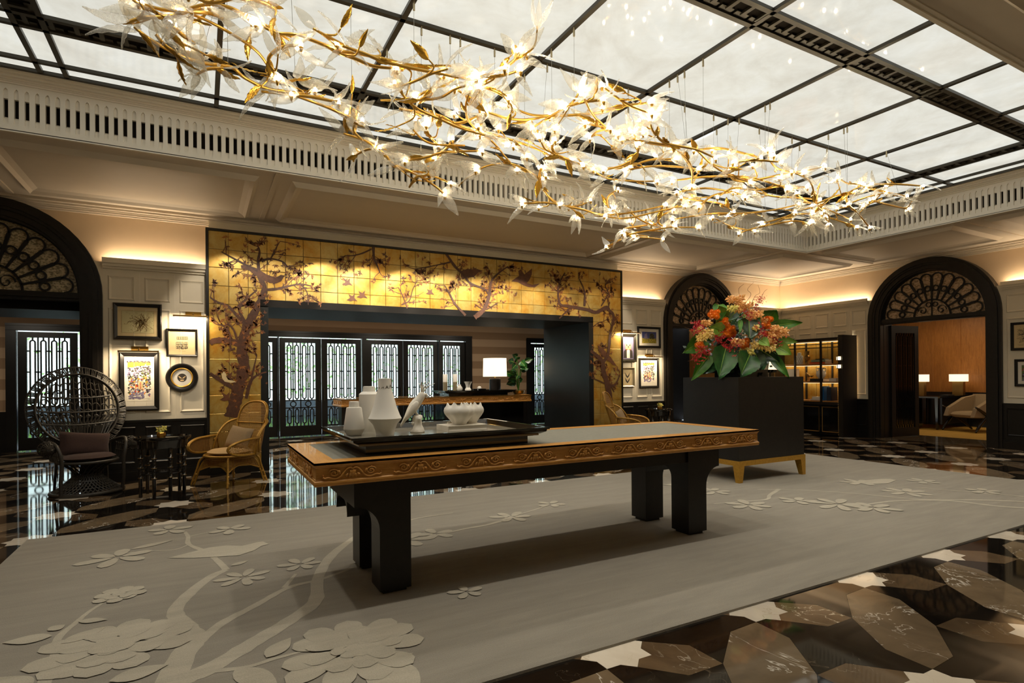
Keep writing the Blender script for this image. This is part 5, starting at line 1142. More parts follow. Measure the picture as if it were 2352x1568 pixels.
# ------------------------------------------------------------------ peacock chair
def peacock():
    t = thing('peacock_chair', 'black rattan peacock chair with huge round fan back and plum cushion', 'chair', (-1.27, 8.82, 0), math.radians(22)); B = 'black_rattan'
    # fan back in a plane leaning back; q=(x, h) -> 3-D
    def F(x, h, d=0): return Vector((x, .20+.22*(h-.45)-.10*x*x*0+.18*x*x-d, h))
    CZ, R = 1.03, .485
    def outline(rad, n=40, lo=.50):
        P = []
        for k in range(n+1):
            a = -PI/2-.62+ (2*PI+1.24)*0; 
        th0 = math.radians(-62); th1 = math.radians(242)
        P = [(rad*math.cos(th0+(th1-th0)*k/n), CZ+rad*math.sin(th0+(th1-th0)*k/n)*1.02) for k in range(n+1)]
        return [(.23, lo)]+P+[(-.23, lo)]
    o1 = outline(R-.045, 48); o2 = outline(R+.045, 48, .56)
    m = MB(); m.tube([F(*p) for p in o1], .030, 8, flat=.5); m.build('fan_hoop', B, t, True)
    m = MB(); m.tube([F(*p, -.01) for p in o2], .011, 6); m.build('outer_hoop', B, t, True)
    m = MB(); n = 110; A = bez([F(*p) for p in o1[1:-1]], 3); Bp = bez([F(*p) for p in o2[1:-1]], 3)
    for k in range(n):
        i = int(k/n*(len(A)-1)); j = min(len(A)-1, i+1); m.tube([A[i], (A[i]+Bp[j])/2+Vector((0, .008, 0)), Bp[j]], .0085, 4)
    m.build('border_wrap', B, t)
    # radiating canes fanning from the seat, with rows of loops and curls
    m = MB(); NR = 9
    for k in range(-NR, NR+1):
        f = k/NR; top = (f*.40, CZ+math.sqrt(max(0, (R-.07)**2-(f*.40)**2))); base = (f*.17, .50); mid = (f*.34, .82)
        m.tube(bez([F(*base), F(*mid), F(f*.43, 1.08), F(*top)], 4), .0085, 4)
        for dx in (-.012, .012): m.tube(bez([F(base[0]+dx, .5), F(mid[0]*.8+dx*4, .78), F(f*.40+dx*3, .93)], 3), .0075, 4)
    m.build('fan_canes', B, t)
    m = MB()
    for h in (.70, .86, 1.02, 1.20):
        w = math.sqrt(max(.01, (R-.07)**2-(h-CZ)**2)) if h > .75 else .30; m.tube([F(-w+2*w*q/12, h-.03*(1-((q-6)/6)**2)) for q in range(13)], .011, 5)
    m.build('cross_hoops', B, t)
    m = MB()
    for row, h in enumerate((.99, 1.08, 1.17, 1.26, 1.34, 1.41)):
        w = math.sqrt(max(.01, (R-.075)**2-(h-CZ)**2)); n = max(3, int(2*w/.082))
        for k in range(n):
            x = -w+2*w*(k+.5)/n; rr = .042; m.tube([F(x+rr*math.cos(a), h+rr*1.1*math.sin(a)-abs(x)*.15) for a in [PI*q/8 for q in range(9)]], .0075, 4)
    for row, h in enumerate((.80, .93)):
        w = .34+.06*row; n = 9
        for k in range(n):
            x = -w+2*w*(k+.5)/n; m.tube([F(x+.024*(1-q/14*.8)*math.cos(q/14*3.5*PI), h+.024*(1-q/14*.8)*math.sin(q/14*3.5*PI)) for q in range(15)], .0075, 4)
    m.build('fan_loops', B, t)
    # seat
    SZ = .40
    m = MB(); m.tube([(.31*math.cos(2*PI*k/28), -.04+.28*math.sin(2*PI*k/28), SZ) for k in range(28)], .018, 7, True); m.lathe([(0, SZ-.01), (.30, SZ-.01), (.30, SZ+.005), (0, SZ+.006)], 24, (0, -.04, 0), 1, .92); m.build('seat_ring', B, t, True)
    cushion(MB(), .29, .26, .085, 12, .5, True).build('seat_cushion', 'plum_fabric', t, True, (0, -.05, SZ+.05))
    # hour-glass base: woven cone on a wrapped ring
    def S(u, v): a = 2*PI*u; r = .37*(1-v)+.13*v; return Vector((r*math.cos(a), r*.94*math.sin(a)-.02, .035+.20*v**1.3))
    m = MB(); 
    for k in range(44):
        for s in (-1, 1): P = [S(((k/44)+s*.085*q/8) % 1, q/8) for q in range(9)]; m.tube(P, .0065, 4)
    for v in (.35, .7, 1): m.tube([S(k/32, v) for k in range(32)], .006, 5, True)
    m.build('base_weave', B, t); m = MB(); m.tube([S(k/36, 0)+Vector((0, 0, -.012)) for k in range(36)], .024, 7, True); m.build('base_ring', B, t, True)
    m = MB()
    for k in range(20): a = 2*PI*k/20; m.tube([(.13*math.cos(a), .12*math.sin(a)-.02, .23), (.18*math.cos(a+.3), .17*math.sin(a+.3)-.03, .31), (.29*math.cos(a+.5), .26*math.sin(a+.5)-.04, SZ-.01)], .0075, 4)
    m.build('waist_weave', B, t)
    for s in (-1, 1):
        m = MB(); m.tube(bez([(s*.31, -.22, .02), (s*.32, -.25, .2), (s*.315, -.27, SZ), (s*.33, -.28, .52), (s*.36, -.22, .63), (s*.38, -.05, .66), (s*.33, .16, .62), (s*.25, .22, .58)], 5), .021, 7); m.build('arm_post', B, t, True)
        m = MB(); m.tube(bez([(s*.28, .24, .02), (s*.27, .22, .25), (s*.25, .2, .5)], 4), .016, 6); m.build('back_leg', B, t, True)
        m = MB(); C0 = Vector((s*.40, -.20, .60))
        for k in range(10):
            a = PI*k/10
            m.tube([C0+Vector((.085*math.cos(b)*math.cos(a)*1, .10*math.sin(b)*1.25, .085*math.cos(b)*math.sin(a)))+Vector((s*.03, .05, -.01)) for b in [2*PI*q/14 for q in range(14)]], .007, 4, True)
        for b in (-.6, 0, .6): m.tube([C0+Vector((.085*math.cos(b)*math.cos(a)+s*.03, .125*math.sin(b)+.05, .085*math.cos(b)*math.sin(a)-.01)) for a in [2*PI*q/14 for q in range(14)]], .007, 4, True)
        m.build('arm_roll', B, t)
        m = MB()
        for k in range(6):
            y = -.22+.075*k; m.tube(bez([(s*.335, y, SZ+.01), (s*.35, y, .5), (s*.36, y+.005, .58)], 3), .0075, 4); m.tube([(s*.356, y+.022*(1-q/10*.7)*math.cos(q/10*3*PI), .575+.022*(1-q/10*.7)*math.sin(q/10*3*PI)) for q in range(11)], .0075, 4)
        m.tube([(s*.345, -.26, .50), (s*.35, .15, .50)], .006, 5); m.build('arm_gallery', B, t)
    return t
peacock()
tp = thing('throw_pillow', 'plum fabric pillow leaning in the black peacock chair', 'pillow', (-1.27-.03, 8.82+.06, .60), math.radians(22))
o = cushion(MB(), .27, .15, .12, 12, .5).build('pillow_cover', 'plum_fabric', tp, True); o.rotation_euler = (math.radians(72), math.radians(7), 0)

# ------------------------------------------------------------------ oval side tables with little orchid vases
def side_table(label, loc, rz=0):
    t = thing('side_table', label, 'table', loc, rz, 'black oval side tables'); H = .70
    MB().lathe([(.0, H-.012), (.27, H-.012), (.285, H-.008), (.297, H+.012), (.305, H+.012), (.302, H-.015), (.285, H-.03), (.0, H-.03)], 40, sy=.8).build('tray_top', 'black_gloss', t, 40)
    MB().lathe([(.255, H-.13), (.262, H-.125), (.268, H-.03), (.25, H-.03)], 40, sy=.8).build('apron', 'black_gloss', t, 40)
    pos = [(-.225, -.08), (-.08, -.205), (.085, -.195), (.225, -.075), (.17, .15), (-.17, .15)]
    for x, y in pos:
        m = MB(); pr = [(.016, 0), (.02, .004), (.022, .22), (.026, .225), (.03, .232), (.026, .239), (.022, .244), (.021, .34), (.025, .345), (.03, .352), (.025, .359), (.021, .364), (.022, .455), (.026, .46), (.03, .467), (.026, .474), (.022, .479), (.021, H-.12)]
        m.lathe(pr, 12, (x, y, 0)); o = m.build('leg', 'black_gloss', t, 40)
        m = MB()
        for z in (.232, .352, .467): m.lathe([(.0295, z-.003), (.0312, z), (.0295, z+.003)], 12, (x, y, 0))
        m.build('leg_band', 'old_brass', o, True)
    m = MB()
    for a, b in ((0, 1), (1, 2), (2, 3), (3, 4), (4, 5), (5, 0)): m.tube([(*pos[a], .30 if a % 2 else .27), (*pos[b], .30 if a % 2 else .27)], .008, 6)
    m.build('stretcher', 'black_gloss', t, True)
    return t, H-.012
def orchid_vase(label, loc):
    t = thing('orchid_vase', label, 'vase', loc, 0, 'small gold vases with yellow orchids')
    m = MB(); m.lathe([(.034, 0), (.045, .01), (.05, .035), (.048, .065), (.042, .075), (.036, .075), (.042, .06), (.044, .03), (.03, .008), (0, .008)], 7); m.build('faceted_vase', 'brass', t)
    rr = random.Random(int(loc[0]*100))
    for k in range(5):
        a = rr.uniform(0, 6.28); o = link('orchid', MO['lime'], t, (.03*math.cos(a), .03*math.sin(a), .095+.025*rr.random()), (rr.uniform(-.8, .2), rr.uniform(-.5, .5), a), .85)
    m = MB()
    for k in range(3): a = 2.1*k; m.tube([(0, 0, .01), (.012*math.cos(a), .012*math.sin(a), .06), (.03*math.cos(a), .03*math.sin(a), .10)], .003, 5)
    m.build('stem', 'leaf_mid', t, True)
s1, h1 = side_table('black oval side table with turned ringed legs between peacock chair and rattan chair', (-.425, 8.17, 0)); orchid_vase('small gold vase of yellow orchids on the side table beside the peacock chair', (-.44, 8.13, h1))
s2, h2 = side_table('black oval side table under the owl pictures beyond the long table', (8.32, 8.95, 0)); orchid_vase('small gold vase of yellow orchids on the side table under the owl pictures', (8.30, 8.88, h2))

# ================================================================== PICTURES AND PICTURE LIGHTS
plain('ink_brown', srgb(110, 80, 36), .7, var=.2); plain('ink_black', srgb(40, 36, 34), .7, var=.2); plain('paint_orange', srgb(226, 140, 26), .7, var=.2, vscale=40); plain('paint_red', srgb(180, 62, 34), .7, var=.2); plain('paint_blue', srgb(66, 72, 128), .7, var=.25, vscale=30); plain('paint_green', srgb(92, 104, 46), .7, var=.25, vscale=40); plain('paint_olive', srgb(170, 150, 52), .7, var=.25, vscale=40); plain('paint_violet', srgb(120, 110, 140), .7, var=.2); plain('paint_dark', srgb(52, 44, 40), .7, var=.25); plain('owl_buff', srgb(206, 176, 130), .7, var=.2, vscale=60); plain('owl_white', srgb(232, 224, 206), .7, var=.05); plain('mount_grey', srgb(214, 210, 202), .7, var=.02); plain('map_sea', srgb(196, 186, 140), .7, var=.06); plain('silver_gilt', srgb(178, 164, 132), .35, metal=.6, var=.08)
class Pic:
    """a framed picture: local a (across), b (up), depth towards the room; fn maps to the wall"""
    def __init__(s, name, label, fn, wall, a0, a1, z0, z1, fw=.045, fmat='black_lacquer', mount='paper_white', inner=None, depth=.04, lip=None):
        s.t = thing(name, label, 'picture', fn((a0+a1)/2, z0, wall), 0, 'framed pictures'); s.c = fn((a0+a1)/2, z0, wall); s.w, s.h = a1-a0, z1-z0
        ax = fn(1, 0, 0); s.fn = (lambda a, b, d: (a, -d, b)) if fn is YP else (lambda a, b, d: (-d, a, b))
        hw = s.w/2; m = MB(); g = s.fn
        O = [(-hw, 0), (hw, 0), (hw, s.h), (-hw, s.h)]; I = [(-hw+fw, fw), (hw-fw, fw), (hw-fw, s.h-fw), (-hw+fw, s.h-fw)]
        M = [(-hw+fw*.3, fw*.3), (hw-fw*.3, fw*.3), (hw-fw*.3, s.h-fw*.3), (-hw+fw*.3, s.h-fw*.3)]
        vs = [g(a, b, .004) for a, b in O]+[g(a, b, depth*.8) for a, b in O]+[g(a, b, depth) for a, b in M]+[g(a, b, depth*.55) for a, b in I]+[g(a, b, .01) for a, b in I]
        m.add(vs, [(q*4+k, q*4+(k+1) % 4, q*4+4+(k+1) % 4, q*4+4+k) for q in range(4) for k in range(4)]); m.build('frame', fmat, s.t)
        if lip: m = MB(); rect_ring(m, lambda a, b, d: g(a, b, d), -hw-.001, hw+.001, -.001, s.h+.001, fw*.38, .0, depth*1.02); m.build('frame_edge', lip, s.t)
        m = MB(); m.prism(I, g, .006, .012); m.build('mount', mount, s.t); s.d = .0125; s.hw = hw; s.fw = fw
    def poly(s, pts, mat, nm='print', d=0):
        m = MB(); m.prism([((a-.5)*s.w, b*s.h) for a, b in pts], s.fn, s.d+d, s.d+d+.0008); return m.build(nm, mat, s.t)
    def rect(s, a0, a1, b0, b1, mat, nm='print', d=0): return s.poly([(a0, b0), (a1, b0), (a1, b1), (a0, b1)], mat, nm, d)
    def daubs(s, n, a0, a1, b0, b1, mat, size, seed, nm='brushwork', d=.001, fall=None, asp=1):
        r = random.Random(seed); m = MB()
        for k in range(n):
            a, b = r.uniform(a0, a1), r.uniform(b0, b1)
            if fall and not fall((a-a0)/(a1-a0), (b-b0)/(b1-b0), r): continue
            x, y = (a-.5)*s.w, b*s.h; q = r.randint(4, 6); an = r.uniform(0, 6); P = [(x+size*r.uniform(.4, 1)*math.cos(an+2*PI*i/q)*asp, y+size*r.uniform(.4, 1)*math.sin(an+2*PI*i/q)) for i in range(q)]
            dd = s.d+d+.0008*r.random(); m.add([s.fn(u, v, dd) for u, v in P], [tuple(range(q))])
        return stuff(m.build(nm, mat, s.t))
    def strokes(s, paths, mat, w, nm='drawing', d=.001):
        m = MB()
        for P in paths:
            for (a, b), (c, e) in zip(P, P[1:]):
                x0, y0, x1, y1 = (a-.5)*s.w, b*s.h, (c-.5)*s.w, e*s.h; L = math.hypot(x1-x0, y1-y0) or 1; nx, ny = -(y1-y0)/L*w/2, (x1-x0)/L*w/2
                m.add([s.fn(x0-nx, y0-ny, s.d+d), s.fn(x1-nx, y1-ny, s.d+d), s.fn(x1+nx, y1+ny, s.d+d), s.fn(x0+nx, y0+ny, s.d+d)], [(0, 1, 2, 3)])
        return stuff(m.build(nm, mat, s.t))
def span(u0, v0, u1, v1, y=9.47): a, b = onY(u0, v0, y), onY(u1, v1, y); return a.x, b.x, b.z, a.z
def streets(p, a0, a1, b0, b1, seed, ca=.62, cb=.5):
    r = random.Random(seed); L = []
    for k in range(70):
        an = r.uniform(0, 6.28); a, b = ca*(a1-a0)+a0+r.gauss(0, .04), cb*(b1-b0)+b0+r.gauss(0, .05); P = [(a, b)]
        for q in range(r.randint(3, 9)):
            an += r.gauss(0, .45); a += .035*math.cos(an); b += .045*math.sin(an)
            if not (a0+.01 < a < a1-.01 and b0+.01 < b < b1-.01): break
            P.append((a, b))
        if len(P) > 1: L.append(P)
    for k in range(60):
        a, b = a0+.02+r.betavariate(1.2, 1.2)*(a1-a0-.04), b0+.03+r.random()*(b1-b0-.06); an = r.uniform(0, 3); L.append([(a, b), (a+.02*math.cos(an), min(b1-.01, b+.02*abs(math.sin(an))))])
    return L
x0, x1, z0, z1 = span(259, 694, 372, 781)
p = Pic('picture', 'framed sepia city map, topmost picture between the arch and the gilded portal', YP, WY, x0, x1, z0, z1, .05, 'black_lacquer', 'paper_cream', lip='silver_gilt')
p.rect(.17, .83, .19, .79, 'map_sea', 'map_sheet'); p.strokes(streets(p, .17, .83, .19, .79, 3), 'ink_brown', .0034, 'map_streets', .0012); p.strokes([[(.17, .19), (.83, .19), (.83, .79), (.17, .79), (.17, .19)], [(.64, .34), (.78, .34)], [(.66, .31), (.79, .31)], [(.67, .28), (.77, .28)], [(.69, .245), (.76, .245)], [(.60, .30), (.63, .42)]], 'ink_brown', .0018, 'map_border', .0013)
x0, x1, z0, z1 = span(381, 754, 454, 819)
p = Pic('picture', 'framed ink drawing of a building facade on cream paper under the brass picture light', YP, WY, x0, x1, z0, z1, .03, 'black_lacquer', 'paper_cream')
L = []
for b0, b1, a0, a1, nc in ((.62, .72, .34, .68, 6), (.30, .52, .32, .54, 5), (.30, .52, .58, .68, 3)):
    for k in range(4): b = b0+(b1-b0)*k/3; L.append([(a0, b), (a1, b)])
    for k in range(nc+1): a = a0+(a1-a0)*k/nc; L.append([(a, b0), (a, b1)])
p.strokes(L, 'ink_black', .004, 'facade_drawing'); p.daubs(40, .33, .67, .27, .36, 'ink_black', .006, 8, 'facade_shading'); p.daubs(30, .33, .67, .40, .46, 'ink_black', .005, 9, 'facade_shading'); p.strokes([[(.40, .2), (.62, .2)]], 'ink_black', .0015, 'caption_line')
def market(p, seed):
    p.rect(.18, .80, .16, .80, 'owl_white', 'sheet', -.0003)
    p.poly([(.2, .74), (.205, .83), (.78, .845), (.79, .775), (.5, .76), (.35, .735)], 'paint_orange', 'awning'); p.daubs(40, .2, .79, .82, .85, 'paint_dark', .012, seed+1, asp=1.5)
    p.daubs(260, .22, .78, .30, .76, 'paint_dark', .020, seed+2, fall=lambda a, b, r: r.random() < .35+.6*a*b); p.daubs(90, .22, .76, .26, .74, 'paint_violet', .022, seed+3); p.daubs(50, .55, .78, .4, .7, 'paint_green', .014, seed+4); p.daubs(40, .22, .5, .28, .6, 'paint_green', .014, seed+5); p.daubs(46, .25, .7, .28, .62, 'paint_orange', .015, seed+6); p.daubs(36, .3, .65, .3, .55, 'paint_red', .014, seed+7); p.daubs(46, .2, .78, .3, .78, 'owl_white', .012, seed+8, d=.002); p.daubs(30, .25, .6, .2, .3, 'paint_violet', .014, seed+9, asp=2)
    p.rect(.47, .58, .36, .5, 'owl_buff', 'signboard', .003); p.strokes([[(.50, .47), (.55, .47)], [(.525, .485), (.525, .43)], [(.5, .44), (.55, .44)], [(.5, .415), (.55, .415)], [(.525, .42), (.525, .375)], [(.505, .38), (.55, .39)]], 'paint_red', .006, 'sign_characters', .0045)
    p.strokes([[(.62, .2), (.7, .205), (.76, .2)], [(.7, .185), (.76, .187)]], 'ink_black', .002, 'signature'); p.rect(.745, .765, .235, .255, 'paint_red', 'seal', .001)
x0, x1, z0, z1 = span(273, 808, 366, 941)
market(Pic('picture', 'framed watercolour of a street with orange awning, beside the peacock chair', YP, WY, x0, x1, z0, z1, .06, 'black_lacquer', 'paper_white', depth=.05), 20)
# round owl miniature
c = onY(418, 867, 9.46); rp = thing('picture', 'small owl portrait in a round black frame with gilt ring', 'picture', (c.x, WY, c.z), 0, 'framed pictures'); Rr = (onY(456, 867, 9.46).x-onY(380, 867, 9.46).x)/2*1.0
def disc(prof, mat, nm, n=40):
    m = MB(); vs = []
    for r, d in prof: vs += [(r*Rr*math.cos(2*PI*k/n), -d, r*Rr*math.sin(2*PI*k/n)) for k in range(n)]
    k = len(prof); m.add(vs, [(i*n+j, i*n+(j+1) % n, (i+1)*n+(j+1) % n, (i+1)*n+j) for i in range(k-1) for j in range(n)]); return m.build(nm, mat, rp, 40)
disc([(1, .004), (1, .03), (.94, .045), (.86, .047), (.72, .035), (.68, .03)], 'black_lacquer', 'round_frame'); disc([(.69, .02), (.68, .034), (.64, .037), (.60, .03), (.58, .02)], 'gold_metal', 'gilt_ring'); disc([(.6, .018), (.0, .018)], 'mount_grey', 'mount'); disc([(.285, .0195), (.0, .0195)], 'paint_dark', 'print')
m = MB()
for s in (-1, 1): m.add([(s*.02*Rr, -.0205, -.02*Rr), (s*.2*Rr, -.0205, .12*Rr), (s*.22*Rr, -.0205, .06*Rr), (s*.08*Rr, -.0205, -.06*Rr)], [(0, 1, 2, 3)]); m.add([(s*.1*Rr+.04*Rr*math.cos(k), -.0206, -.02*Rr+.04*Rr*math.sin(k)) for k in (0, 1, 2, 3, 4, 5)], [tuple(range(6))])
m.add([(-.03*Rr, -.0207, -.05*Rr), (.03*Rr, -.0207, -.05*Rr), (0, -.0207, -.13*Rr)], [(0, 1, 2)]); m.add([(-.14*Rr, -.0204, -.14*Rr), (.14*Rr, -.0204, -.14*Rr), (.08*Rr, -.0204, -.24*Rr), (-.08*Rr, -.0204, -.24*Rr)], [(0, 1, 2, 3)]); m.build('owl_face', 'owl_buff', rp)
# right-hand group, beyond the portal
x0, x1, z0, z1 = span(1426, 766, 1462, 831); x0 = max(x0, 7.80)
p = Pic('picture', 'framed owl in a suit on dark ground, next to the gilded portal edge', YP, WY, x0-.02, x1, z0, z1, .06, 'dark_bronze', 'paint_violet', depth=.05, lip='silver_gilt')
p.poly([(.2, .14), (.8, .14), (.78, .38), (.64, .48), (.36, .48), (.22, .38)], 'paint_dark', 'jacket'); p.poly([(.4, .14), (.6, .14), (.6, .46), (.4, .46)], 'owl_white', 'shirt', .001); p.poly([(.34, .44), (.66, .44), (.70, .62), (.64, .72), (.36, .72), (.30, .62)], 'owl_buff', 'face', .002); p.poly([(.3, .74), (.48, .60), (.46, .68), (.36, .74)], 'owl_white', 'brow', .003); p.poly([(.7, .74), (.52, .60), (.54, .68), (.64, .74)], 'owl_white', 'brow', .003); p.poly([(.46, .56), (.54, .56), (.5, .48)], 'paint_dark', 'beak', .003); p.poly([(.36, .42), (.48, .44), (.36, .47)], 'paint_red', 'bow_tie', .004); p.poly([(.64, .42), (.52, .44), (.64, .47)], 'paint_red', 'bow_tie', .004)
for s in (-1, 1): p.poly([(.5+s*.1+.035*math.cos(k), .6+.03*math.sin(k)) for k in (0, 1.05, 2.1, 3.14, 4.2, 5.2)], 'paint_dark', 'eye', .0035)
x0, x1, z0, z1 = span(1465, 749, 1518, 799)
p = Pic('picture', 'framed landscape painting with blue sky and dark trees, above the orange street picture', YP, WY, x0, x1, z0, z1, .045, 'black_lacquer', 'paper_white')
p.rect(.2, .82, .22, .76, 'paint_blue', 'sky'); p.poly([(.2, .22), (.82, .22), (.82, .42), (.6, .45), (.4, .4), (.2, .46)], 'paint_olive', 'field', .001); p.poly([(.28, .42), (.32, .66), (.4, .7), (.44, .44)], 'paint_violet', 'cliff', .0015); p.poly([(.52, .42), (.55, .66), (.64, .7), (.72, .6), (.74, .42)], 'paint_dark', 'trees', .0015); p.daubs(90, .21, .81, .23, .45, 'paint_olive', .012, 4, d=.002); p.daubs(50, .21, .81, .23, .5, 'paint_green', .012, 5, d=.0025); p.daubs(30, .5, .76, .42, .7, 'paint_green', .01, 6, d=.0025)
x0, x1, z0, z1 = span(1426, 844, 1458, 888); x0 = max(x0, 7.80)
p = Pic('picture', 'small framed pair of dark crescent masks on cream, lowest by the portal edge', YP, WY, x0-.02, x1, z0, z1, .03, 'silver_gilt', 'paper_cream')
for b in (.62, .36): p.poly([(.3, b+.15), (.5, b-.08), (.7, b+.15), (.62, b-.06), (.5, b-.16), (.38, b-.06)], 'ink_black', 'mask_print'); p.poly([(.44, b+.06), (.56, b+.06), (.5, b-.02)], 'owl_buff', 'mask_face', .001)
x0, x1, z0, z1 = span(1469, 822, 1514, 890)
market(Pic('picture', 'framed watercolour of a crowded street with orange parasols above the far side table', YP, WY, x0, x1, z0, z1, .045, 'black_lacquer', 'paper_white'), 60)
for (u0, v0, u1, v1), lab, sd in (((2320, 741, 2400, 805), 'framed ink city map on the wall beside the study arch', 31), ((2329, 825, 2400, 887), 'framed small cityscape under the ink map beside the study arch', 32)):
    a, b = onX(u0, v0, 12.96), onX(u1, v1, 12.96); z_hi, z_lo = a.z, onX(u0, v1, 12.96).z
    p = Pic('picture', lab, XP, WX, a.y-(.62 if sd == 31 else .5), a.y, z_lo, z_hi, .045, 'black_lacquer', 'paper_cream' if sd == 31 else 'paper_white')
    if sd == 31: p.strokes(streets(p, .12, .88, .25, .85, sd), 'ink_black', .004, 'map_streets'); p.strokes([[(.7, .2), (.84, .2)], [(.72, .17), (.82, .17)]], 'ink_black', .002, 'caption_line')
    else: p.rect(.2, .8, .2, .78, 'paint_green', 'print'); p.daubs(60, .22, .78, .22, .76, 'paint_violet', .02, 4, d=.002); p.daubs(40, .22, .78, .22, .5, 'paint_dark', .02, 5, d=.002); p.daubs(20, .22, .78, .5, .7, 'paint_red', .015, 6, d=.002)
def picture_light(label, u0, v0, u1, v1, mu, power, gap=.0):
    a, b = onY(u0, v0, 9.30), onY(u1, v1, 9.30); zc = (a.z+b.z)/2; t = thing('picture_light', label, 'lamp', ((a.x+b.x)/2, WY, zc), 0, 'brass picture lights'); L = (b.x-a.x)/2; mx = onY(mu, v0, 9.4).x-(a.x+b.x)/2
    m = MB(); m.tube([(-L, -.2, 0), (L, -.2, 0)], .013, 10); m.build('lamp_tube', 'old_brass', t, 40); m = MB(); m.box(-L+.02, L-.02, -.206, -.194, -.0145, -.012); m.build('led_strip', 'led_line', t)
    m = MB(); m.tube(bez([(mx, -.195, .01), (mx, -.15, .04), (mx, -.03, .045)], 4), .008, 6); m.build('arm', 'old_brass', t, True); MB().box(mx-.10, mx+.10, -.035, 0, .02, .075).build('wall_plate', 'brass', t)
    d = bpy.data.lights.new('picture_lamp', 'AREA'); d.shape = 'RECTANGLE'; d.size = 2*L-.04; d.size_y = .012; d.energy = power; d.color = (1, .80, .54); o = bpy.data.objects.new('picture_lamp', d); C.objects.link(o); o.parent = t; o.location = (0, -.2, -.018); o.rotation_euler = (math.radians(22), 0, 0)
picture_light('brass picture light above the facade drawing by the gilded portal', 397, 724, 478, 727, 444, 9)
picture_light('brass picture light mounted over the orange awning watercolour', 270, 806, 365, 807, 320, 9)
picture_light('brass picture light over the owl in a suit', 1432, 763, 1471, 765, 1446, 8)
picture_light('brass picture light over the crowded street watercolour', 1485, 819, 1522, 820, 1497, 8)

# ================================================================== BOOKCASE by the study arch
bc = thing('bookcase', 'black metal framed bookcase with gilded backlit back panels and oak shelves', 'bookcase', (12.72, 8.5, 0)); bx, by = 12.72, 8.5
BX0, BX1, BY0, BY1 = 12.5-bx, 12.96-bx, 7.64-by, 9.4-by
MB().box(12.42-bx, 12.96-bx, 7.56-by, 7.66-by, 0, 2.27).build('end_panel', 'black_wood', bc)
stud = MB().ball((0, 0, 0), .011, 6, 4).mesh('stud', 'old_brass')
for k in range(52): link('stud', stud, bc, (12.425-bx, 7.665-by, .05+.042*k))
MB().box(12.42-bx, 12.96-bx, 9.36-by, 9.42-by, 0, 2.2).build('end_panel', 'black_wood', bc)
MB().box(BX0, BX1, BY0, BY1, .02, .70).build('base_cabinet', 'black_gloss', bc); MB().box(BX0-.01, BX1, BY0, BY1, .70, .76).build('cabinet_top', 'black_wood', bc)
for y0, y1 in ((7.70, 8.1), (8.16, 8.74), (8.8, 9.34)): m = MB(); rect_ring(m, lambda a, b, d: (d, a, b), y0-by, y1-by, .08, .66, .02, BX0-.0005, BX0-.012); m.build('cabinet_door_trim', 'old_brass', bc)
for z in (.765, 1.20, 1.61): MB().box(BX0+.02, BX1-.02, BY0, BY1, z, z+.03).build('shelf', 'shelf_oak', bc)
MB().box(BX0, BX1, BY0, BY1, 2.17, 2.23).build('top', 'black_wood', bc)
for y in (8.12, 8.77): MB().box(BX0-.005, BX0+.03, y-by-.02, y-by+.02, .76, 2.2).build('upright', 'black_wood', bc); MB().box(BX1-.03, BX1, y-by-.02, y-by+.02, .76, 2.2).build('upright', 'black_wood', bc)
for z in (2.08, 2.0): MB().box(BX0-.005, BX0+.015, BY0, BY1, z, z+.02).build('rail', 'dark_bronze', bc)
for k in range(6):
    for z0, z1 in ((.8, 1.2), (1.23, 1.61), (1.64, 2.17)): MB().box(BX1-.012, BX1, BY0+.005+k*.293, BY0+.29+k*.293, z0+.003, z1-.003).build('gilded_back_tile', 'gilded_tile', bc)
for z in (1.195, 1.605, 2.165):
    lamp('shelf_strip', 'AREA', (12.86, 8.52, z), 2.6, (1, .70, .36), .03, 1.7, (0, 0, 0)).name = 'shelf_strip'
    MB().box(BX1-.06, BX1-.04, BY0+.02, BY1-.02, z-.006, z).build('led_strip', 'led_line', bc)
for z in (1.70, 1.52):
    s = MB().box(12.36-bx, 12.42-bx, 7.57-by, 7.66-by, z, z+.10).build('sconce_cage', 'clear_glass', bc); MB().box(12.375-bx, 12.405-bx, 7.59-by, 7.64-by, z+.015, z+.085).build('sconce_bulb', 'sconce_glow', s)
    m = MB()
    for q in (0, .03, .07, .1): m.box(12.355-bx, 12.425-bx, 7.565-by, 7.665-by, z+q-.003, z+q+.003)
    m.build('sconce_band', 'old_brass', s)
MB().box(12.965-bx, 12.985-bx, 7.64-by, 7.65-by, .86, 2.24).build('edge_light', 'led_line', bc)
lamp('edge_light', 'AREA', (12.98, 7.60, 1.55), 7, (1, .80, .52), .03, 1.35, (PI/2, 0, 0))
SX = 12.68
def onshelf(u, v, z): q = onX(u, v, SX); return (SX, q.y, z)
o = pot('lidded_jar', 'white patterned lidded jar on the top bookcase shelf', 'jar', [(.07, 0), (.08, .02), (.085, .19), (.07, .215), (.04, .22), (.045, .23), (.045, .28), (.0, .29)], 'white_bisque', onshelf(1836, 830, 1.64), 20)
m = MB()
for k in range(10):
    a = 2*PI*k/10; m.tube([(.0865*math.cos(a+q*.16), .0865*math.sin(a+q*.16), .02+.17*q/6) for q in range(7)], .0022, 4); m.tube([(.0865*math.cos(a-q*.16), .0865*math.sin(a-q*.16), .02+.17*q/6) for q in range(7)], .0022, 4)
m.build('incised_pattern', 'felt_grey', o)
pot('bronze_urn', 'slender bronze urn beside the white patterned jar on the top shelf', 'urn', [(.05, 0), (.055, .015), (.02, .04), (.02, .07), (.06, .12), (.065, .18), (.04, .22), (.05, .30), (.056, .31), (.0, .29)], 'old_brass', onshelf(1854, 830, 1.64), 20)
